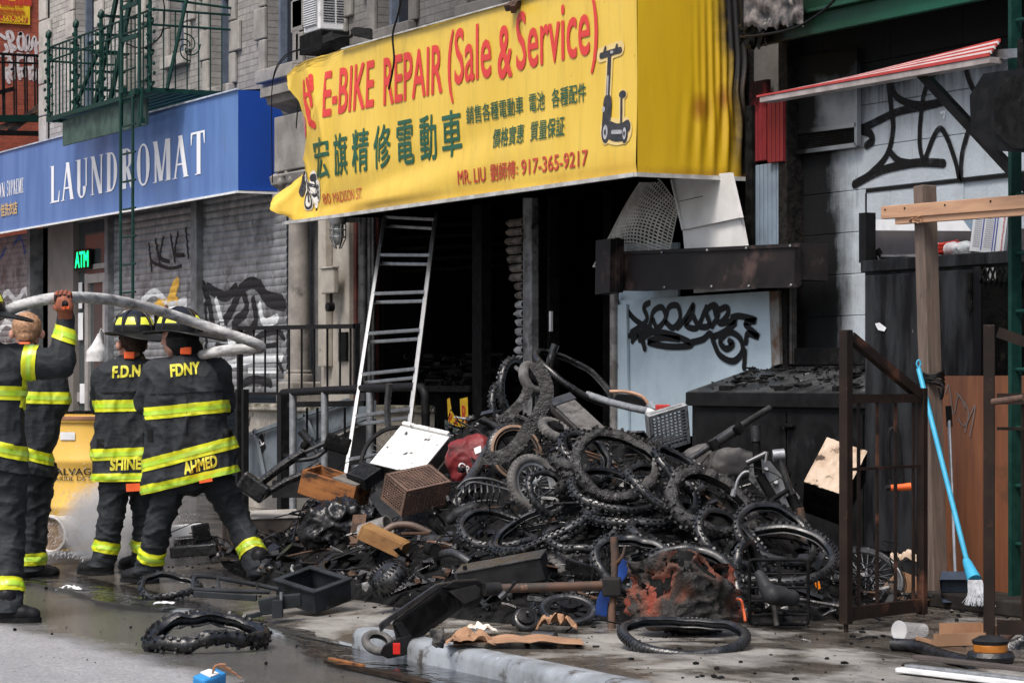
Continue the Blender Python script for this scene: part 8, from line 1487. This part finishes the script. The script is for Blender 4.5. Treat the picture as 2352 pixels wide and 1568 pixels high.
pipe('grey painted frame tube slanting beside the red bag', [(1058, 1132, 15.9), (1090, 1085, 16.1), (1122, 1030, 16.4)], .035, dark_steel, 'frame_tube', 'tube')
pipe('curved brown fork blade arching over the drawer box', [(880, 1222, 16), (905, 1206, 16), (945, 1205, 16), (990, 1225, 16), (1020, 1242, 16), (1045, 1255, 16)], .022, mat('brown_tube', (.14, .1, .08), (.08, .06, .05), 8, rough=.5, metal=.2), 'bent_fork', 'fork', (('yoke', (1022, 1236, 15.9), (1048, 1252, 15.9), .05, rust), ('bracket', (985, 1196, 15.9), (1030, 1236, 15.9), .026, char)))
pipe('copper-coloured pipe lying under the drawer box', [(980, 1248, 15.8), (1015, 1250, 15.8), (1060, 1256, 15.8)], .024, rust, 'copper_pipe', 'pipe')
lump('black scooter handle unit with a red button', 'handle unit', 'throttle_unit', [((1035, 1192), .032, (1052, 1182), .04), ((1052, 1182), .046, (1086, 1168), .05)], 15.6, blkp, .009, 4, .002, 8, 1)
bskt = thing('wire_basket', 'bent steel wire basket frame beside the brown crate', 'basket', A(1110, 1160, d=15.7));
for L_ in ([(1052, 1118), (1075, 1100), (1120, 1098), (1165, 1112)], [(1050, 1140), (1080, 1108), (1120, 1112), (1168, 1124)], [(1060, 1160), (1100, 1150), (1140, 1150), (1150, 1172), (1120, 1185)], [(1048, 1135), (1050, 1155), (1065, 1165)]): MB().tube(cat_rom([A(x, y, d=15.7) for x, y in L_], 5), .009, 8).build('wire', dark_steel, bskt, smooth=True)
for k in range(7): MB().tube(cat_rom([A(1066 + k * 13, 1104 + abs(k - 3), d=15.72), A(1064 + k * 14, 1130, d=15.65), A(1070 + k * 12, 1155, d=15.7)], 4), .006, 6).build('wire', dark_steel, bskt, smooth=True)
mo = thing('wrecked_scooter', 'blackened scooter frame with handlebar lying at the left end of the heap', 'scooter', A(600, 1125, d=18.8)); Fq = lambda x, y, o=0: A(x, y, d=18.7 + o)
for L_, r_, m_ in (([(572, 1128), (620, 1090), (660, 1060), (700, 1035)], .034, charwet), ([(590, 1118), (640, 1080), (690, 1046)], .02, black_paint), ([(600, 1140), (650, 1108), (700, 1085), (735, 1062)], .03, charwet), ([(690, 1040), (720, 1028), (760, 1010)], .02, dark_steel), ([(668, 1056), (720, 1050), (750, 1030)], .02, dark_steel)): MB().tube(cat_rom([Fq(*q_) for q_ in L_], 5), r_, 10).build('frame_tube', m_, mo, smooth=True)
MB().rod(Fq(690, 988), Fq(712, 1014), .03, 12).build('grip', rubber, mo, smooth=True); MB().rod(Fq(712, 1014), Fq(730, 1040), .018, 10).build('bar', dark_steel, mo); MB().b2(-.09, .09, -.05, .05, -.06, .06, Matrix.Translation(Fq(775, 1018)) @ CF @ Matrix.Rotation(.3, 4, 'Y')).build('bracket', char, mo, bevel=.01); MB().box((0, 0, 0), (.22, .14, .14), Matrix.Translation(Fq(582, 1118)) @ CF @ Matrix.Rotation(.6, 4, 'Y')).build('motor_case', charwet, mo, bevel=.02); MB().ico(Fq(700, 1022), .035, 2).build('bell', char, mo, smooth=True)
lump('torn black plastic fairing sheet sagging over tangled wires', 'fairing', 'scooter_fairing', [((740, 1192), .1, (800, 1180), .1), ((780, 1205), .1, (850, 1195), .09), ((720, 1225), .09, (780, 1230), .09)], 16.9, charwet, .014, 4, .03, 9, 4)
pipe('rusty handlebar with rubber grip lying on the wet pavement', [(648, 1283, 17.6), (690, 1284, 17.4), (740, 1296, 17.0), (790, 1312, 16.5), (850, 1335, 15.8)], .02, rust, 'handlebar', 'handlebar', (('grip', (644, 1282, 17.6), (692, 1284, 17.4), .028, rubber),))
pipe('dark round tube end jutting from the heap over the fallen scooter', [(1000, 1275, 15.2), (1040, 1268, 15.0), (1080, 1290, 14.9)], .024, dark_steel, 'frame_tube', 'tube', (('sleeve', (985, 1258, 15.2), (1000, 1262, 15.1), .04, char),))
pipe('grey pipe lying through the narrow tyre loop', [(1082, 1252, 15.6), (1130, 1228, 15.8), (1170, 1205, 16.0)], .03, dark_steel, 'pipe', 'pipe')
cn_ = thing('metal_can', 'open silver metal can wedged beside the drawer box', 'can', A(860, 1225, d=16.3)); ax = (R * .8 - D * .4 + Z * .3).normalized(); Mx = Matrix.Translation(A(866, 1214, d=16.1)) @ ax.to_track_quat('Z', 'Y').to_matrix().to_4x4(); MB().lathe([(.0, -.11), (.062, -.11), (.062, .08), (.066, .085), (.058, .085), (.056, -.08), (0, -.08)], 28, Mx).build('can_body', mat('tin', (.4, .38, .35), (.28, .26, .24), 9, rough=.35, metal=.5), cn_, smooth=True, ang=50)
tr_ = thing('angle_tray', 'black angled sheet-metal tray standing on end by the brown crate', 'tray', A(880, 1200, d=16.8)); MB().bar(A(862, 1132, d=16.8), A(915, 1205, d=16.5), .1, .02, up=D).bar(A(872, 1128, d=16.85), A(928, 1198, d=16.55), .02, .09, up=D).build('tray', blkp, tr_)
ribbon('blue plastic mudguard strip among the front tyres', [(1442, 1288, 0), (1424, 1318, 0), (1398, 1352, -.05), (1384, 1380, -.05), (1380, 1412, -.05)], .06, 13.6, mat('blue_plastic', (.015, .05, .22), (.01, .025, .1), 7, rough=.35, spots=((.1, .14, .25), 9, .6, .68)))
ca = thing('power_cord', 'grey power cord with plug hanging over the melted tyre', 'cord', A(1676, 1130, d=14.8)); MB().tube(cat_rom([A(x, y, d=14.6) for x, y in ((1720, 1082), (1708, 1084), (1695, 1100), (1688, 1125))], 6), .008, 8).build('cord', galv, ca, smooth=True); MB().rod(A(1687, 1122, d=14.6), A(1683, 1138, d=14.6), .016, 8).build('plug', galv, ca)
ca = thing('power_cord', 'black cord with plug draped over the fallen scooter stem', 'cord', A(1160, 1370, d=13)); MB().tube(cat_rom([A(x, y, d=13.0) for x, y in ((1175, 1340), (1185, 1335), (1172, 1350), (1160, 1362))], 6), .007, 8).build('cord', black_paint, ca, smooth=True); MB().rod(A(1162, 1358, d=13), A(1148, 1372, d=13), .016, 8).build('plug', dark_steel, ca)
cwire = mat('copper_wire', (.3, .15, .08), (.2, .1, .06), 9, rough=.5); cable('fan of thin copper wires strung across the fat burnt tyre', [(1350, 1040, 0), (1400, 1055, 0), (1435, 1080, 0), (1440, 1100, 0), (1425, 1120, 0), (1395, 1140, 0)][:0] or [(1345, 1035), (1395, 1052), (1432, 1075), (1438, 1095), (1425, 1118), (1392, 1142)], .004, cwire, 'copper_wires', 15.4)
cable('second loop of copper wire across the fat burnt tyre', [(1348, 1042), (1400, 1062), (1428, 1082), (1430, 1100), (1415, 1122), (1388, 1145)], .004, cwire, 'copper_wires', 15.35)
# ---- cartons and paper
crd = mat('cardboard', (.33, .19, .11), (.25, .14, .08), 6, rough=.8, bump=.2, bsc=30); crm = mat('scorched_carton', (.5, .4, .31), (.38, .28, .2), 4, rough=.8, bump=.4, bsc=16, bd=.01, spots=((.06, .04, .03), 8, .56, .62))
M, L = vbox((1940, 1140), (-90, -32), (62, -100), (8, 72), 15.2); o = thing('carton', 'cream carton with peeling scorched top against the black bin', 'box', M=M); MB().b2(0, L[0], 0, L[1], .008, L[2]).build('carton_body', char, o, local=True); MB().grid(lambda u, v: Vector((L[0] * u, L[1] * v, -.012 + .012 * noise.noise(Vector((u * 9, v * 9, 1))))), 20, 20).build('peeling_top', crm, o, local=True, smooth=True)
crumple = lambda c, sx_, sy_, h, sd: (lambda u, v: Vector((c.x, c.y, c.z)) + R * ((u - .5) * sx_ + .02 * noise.noise(Vector((u * 6, v * 6, sd)))) + D * ((v - .5) * sy_) + Z * (h * (.4 + abs(noise.noise(Vector((u * 3.5, v * 3.5, sd + 2)))) * 1.5) * (1 - abs(2 * u - 1) ** 3) + .01))
def paper(label, px, py, sx_, sy_, h, m_, z=SZ, sd=1, name='crumpled_paper', cat='paper'):
    c = A(px, py, z=z + .012); o = thing(name, label, cat, c); MB().grid(crumple(c, sx_, sy_, h, sd), 26, 16).build('sheet', m_, o, smooth=False); return o
paper('wet brown paper sheet flattened on the kerb edge', 1190, 1477, .62, .3, .02, crd, SZ, 3); paper('curled brown paper scrap hanging over the kerb', 1080, 1480, .24, .2, .045, crd, SZ, 5); paper('crumpled brown paper bag beside the castor wheel', 1280, 1445, .2, .22, .06, crd, SZ, 7); paper('white paper scrap lying on the brown paper', 1105, 1452, .16, .14, .03, mat('cream_paper', (.6, .5, .4), (.7, .66, .62), 9, rough=.7), SZ, 9)
paper('small white paper scrap on the wet asphalt', 158, 1356, .15, .12, .025, white_paint, 0.03, 11); paper('white paper scrap floating in the gutter below the tyre', 376, 1388, .12, .12, .01, white_paint, .03, 13)
cb_ = thing('cardboard_flap', 'broken corrugated cardboard flap behind the first gate', 'cardboard', A(2060, 1378, d=15))
q_ = [A(x, y, d=14.9) for x, y in ((2020, 1355), (2065, 1308), (2112, 1325), (2105, 1378), (2040, 1382))]; MB().add(q_ + [p + D * .02 for p in q_], [tuple(range(5)), tuple(range(9, 4, -1))] + [(k, 5 + k, 5 + (k + 1) % 5, (k + 1) % 5) for k in range(5)]).build('flap', crd, cb_)
for k in range(9): a, b = A(2028 + k * 8, 1352 - k * 4, d=14.88), A(2040 + k * 8, 1380 - k * 2, d=14.88); MB().rod(a, b, .004, 5).build('flute', crd, cb_)
paper('wad of torn cream paper behind the gate bars', 2080, 1300, .2, .2, .07, crm, .3, 15)
ro = thing('black_roll', 'short black foam tube on the pavement', 'tube', A(1250, 1462, z=SZ + .02)); a, b = A(1226, 1459, z=SZ + .03), A(1276, 1462, z=SZ + .03); MB().rod(a, b, .026, 14).build('roll', rubber, ro, smooth=True)
gz = lambda x, y, z=0.0: A(x, y, z=z)
M, L = vbox((470, 1562), (-32, -10), (46, -14), (-3, 40), A(470, 1590, z=.0).dot(D)); o = thing('battery_pack', 'bright blue battery pack with torn tape and wires on the asphalt', 'battery', M=M); MB().b2(0, L[0], 0, L[1], 0, L[2]).build('wrap', mat('blue_shrink', (.03, .22, .5), (.025, .16, .38), 5, rough=.35, spots=((.02, .03, .04), 9, .6, .68)), o, local=True, bevel=.012); MB().b2(L[0] * .1, L[0] * .9, L[1] * .3, L[1] * .7, -.006, -.001).build('tape', white_paint, o, local=True)
for k in range(4): MB().tube(cat_rom([(L[0] * .3, L[1] * .5, -.005), (L[0] * .1, L[1] * .6, -.05), (-.03 - .02 * k, L[1] * (.7 + .1 * k), -.06 + .02 * k)], 5), .004, 6).build('wire', cwire, o, local=True, smooth=True)
pk = thing('wood_plank', 'long splintered wet wooden strip lying on the road', 'plank', gz(870, 1545)); a, b = gz(757, 1516, .02), gz(990, 1568, .02); MB().bar(a, b, .06, .02).build('strip', mat('wet_plank', (.06, .04, .028), (.03, .022, .017), 9, rough=.35, stretch=(1, 1, 1)), pk); MB().bar(a + Z * .012, a + (b - a) * .35 + Z * .014, .02, .01).build('fresh_split', scw, pk)
for lb, a, b, w_, h_ in (('charred flat bar lying on the wet pavement behind the leaning firefighter', (392, 1268), (500, 1258), .1, .08), ('second charred bar stacked behind the first', (400, 1246), (500, 1240), .1, .08), ('grey block lying in the spray between the firefighters', (276, 1252), (312, 1250), .12, .12)):
    d_ = A(a[0], a[1] + 8, z=SZ + .02).dot(D); o = thing('charred_bar', lb, 'bar', A(*a, d=d_)); MB().bar(A(*a, d=d_), A(*b, d=d_), w_, h_).build('bar', charwet, o, bevel=.01)
lc = thing('light_fixture', 'broken light fixture with white reflector half in the spray', 'light', A(420, 1222, d=19.2)); MB().box((0, 0, 0), (.32, .14, .09), cf(418, 1218, 19.2, 15, 0, 4)).build('reflector', white_paint, lc, bevel=.01); MB().box((0, 0, 0), (.12, .12, .13), cf(462, 1222, 19.1, 15, 0, 10)).build('end_box', blkp, lc, bevel=.01)
# ---- lower right corner
cz_ = SZ + .03; chn = thing('metal_channel', 'pale ribbed metal channel lying across the pavement', 'channel', gz(2200, 1545, SZ)); a, b = gz(2064, 1536, SZ + .02), gz(2440, 1580, SZ + .02)
for off, zz, m_ in ((0, 0, white_paint), (.05, .012, galv), (.09, .05, mat('brown_lip', (.08, .065, .06), (.06, .05, .045), 8, rough=.5))): MB().bar(a + Vector((0, off, zz)), b + Vector((0, off, zz)), .045, .02).build('rib', m_, chn, bevel=.004)
ty_ = thing('cardboard_tray', 'torn brown cardboard tray on the pavement before the second gate', 'cardboard', gz(2210, 1480, SZ)); M = Matrix.Translation(gz(2200, 1476, SZ + .005)) @ CF @ Matrix.Rotation(.25, 4, 'Z'); m = MB()
for b in ((-.17, .17, -.1, .1, 0, .006), (-.17, .17, -.106, -.1, 0, .06), (.17, .176, -.1, .1, 0, .085), (-.176, -.17, -.1, .1, 0, .03), (-.05, .17, .1, .106, 0, .09)): m.b2(*b, M)
m.build('tray', crd, ty_)
cu_ = thing('plastic_cup', 'clear plastic cup lying on its side on the pavement', 'cup', gz(2090, 1475, SZ)); ax = (-R * .75 - D * .6 + Z * .05).normalized(); Mx = Matrix.Translation(gz(2090, 1470, SZ) + Z * .05) @ ax.to_track_quat('Z', 'Y').to_matrix().to_4x4(); MB().lathe([(.034, -.1), (.046, .07), (.049, .072), (.046, .074), (.033, -.096), (0, -.097)], 30, Mx).build('cup', NT('cup_plastic').set(Base_Color=(.85, .87, .88), Roughness=.12, Alpha=.12).m, cu_, smooth=True); MB().lathe([(.047, .073), (.05, .075), (.05, .08), (.02, .084), (0, .084)], 30, Mx).build('lid', NT('lid_plastic').set(Base_Color=(.85, .87, .88), Roughness=.15, Alpha=.3).m, cu_, smooth=True)
pipe('charred tyre strip snaking before the metal channel', [(2050, 1478, A(2050, 1478, z=SZ + .03).dot(D)), (2110, 1484, A(2110, 1484, z=SZ + .03).dot(D)), (2170, 1505, A(2170, 1505, z=SZ + .03).dot(D)), (2230, 1520, A(2230, 1520, z=SZ + .03).dot(D))], .03, charwet, 'tyre_strip', 'tyre strip')
mt = thing('hub_motor', 'burnt hub motor with orange ring at the pavement corner', 'motor', gz(2275, 1520, SZ)); Mx = Matrix.Translation(gz(2275, 1520, SZ)); MB().lathe([(.1, 0), (.11, .03), (.1, .05)], 28, Mx).build('base', charwet, mt, smooth=True); MB().lathe([(.075, .051), (.078, .08), (.075, .085)], 28, Mx).build('orange_ring', mat('amber_ring', (.5, .18, .03), (.35, .12, .02), 9, rough=.35), mt, smooth=True); MB().lathe([(.08, .086), (.085, .1), (.05, .12), (0, .122)], 28, Mx).build('cap', blkp, mt, smooth=True)
pipe('brown steel bracket arm leaning on the second gate foot', [(2292, 1478, 12.6), (2330, 1445, 12.7)], .022, rust, 'bracket_arm', 'bracket'); lump('grey charred lump of melted parts at the pavement corner', 'debris', 'melted_lump', [((2320, 1500), .05, (2350, 1520), .07), ((2340, 1475), .03, (2352, 1470), .035), ((2300, 1530), .05, (2350, 1545), .06)], 12.3, charwet, .012, 3, .02, 14, 3)
lump('grey lump of melted plastic on the kerb by the fallen scooter', 'debris', 'melted_lump', [((1002, 1452), .025, (1010, 1470), .03), ((1012, 1448), .018, (1004, 1478), .02)], 12.2, mat('ashy_lump', (.09, .085, .08), (.02, .02, .02), 14, rough=.7, bump=.5), .008, 2, .012, 20, 5)
ora = thing('reflector', 'orange plastic bicycle reflector lying beside the rack', 'reflector', A(1880, 1346, d=13.9)); q_ = [A(x, y, d=13.8) for x, y in ((1872, 1337), (1882, 1334), (1885, 1349), (1879, 1353), (1874, 1346))]; MB().add(q_ + [p + D * .015 for p in q_], [tuple(range(5)), tuple(range(9, 4, -1))] + [(k, 5 + k, 5 + (k + 1) % 5, (k + 1) % 5) for k in range(5)]).build('lens', mat('amber', (.85, .25, .01), (.75, .2, .01), 9, rough=.25), ora)
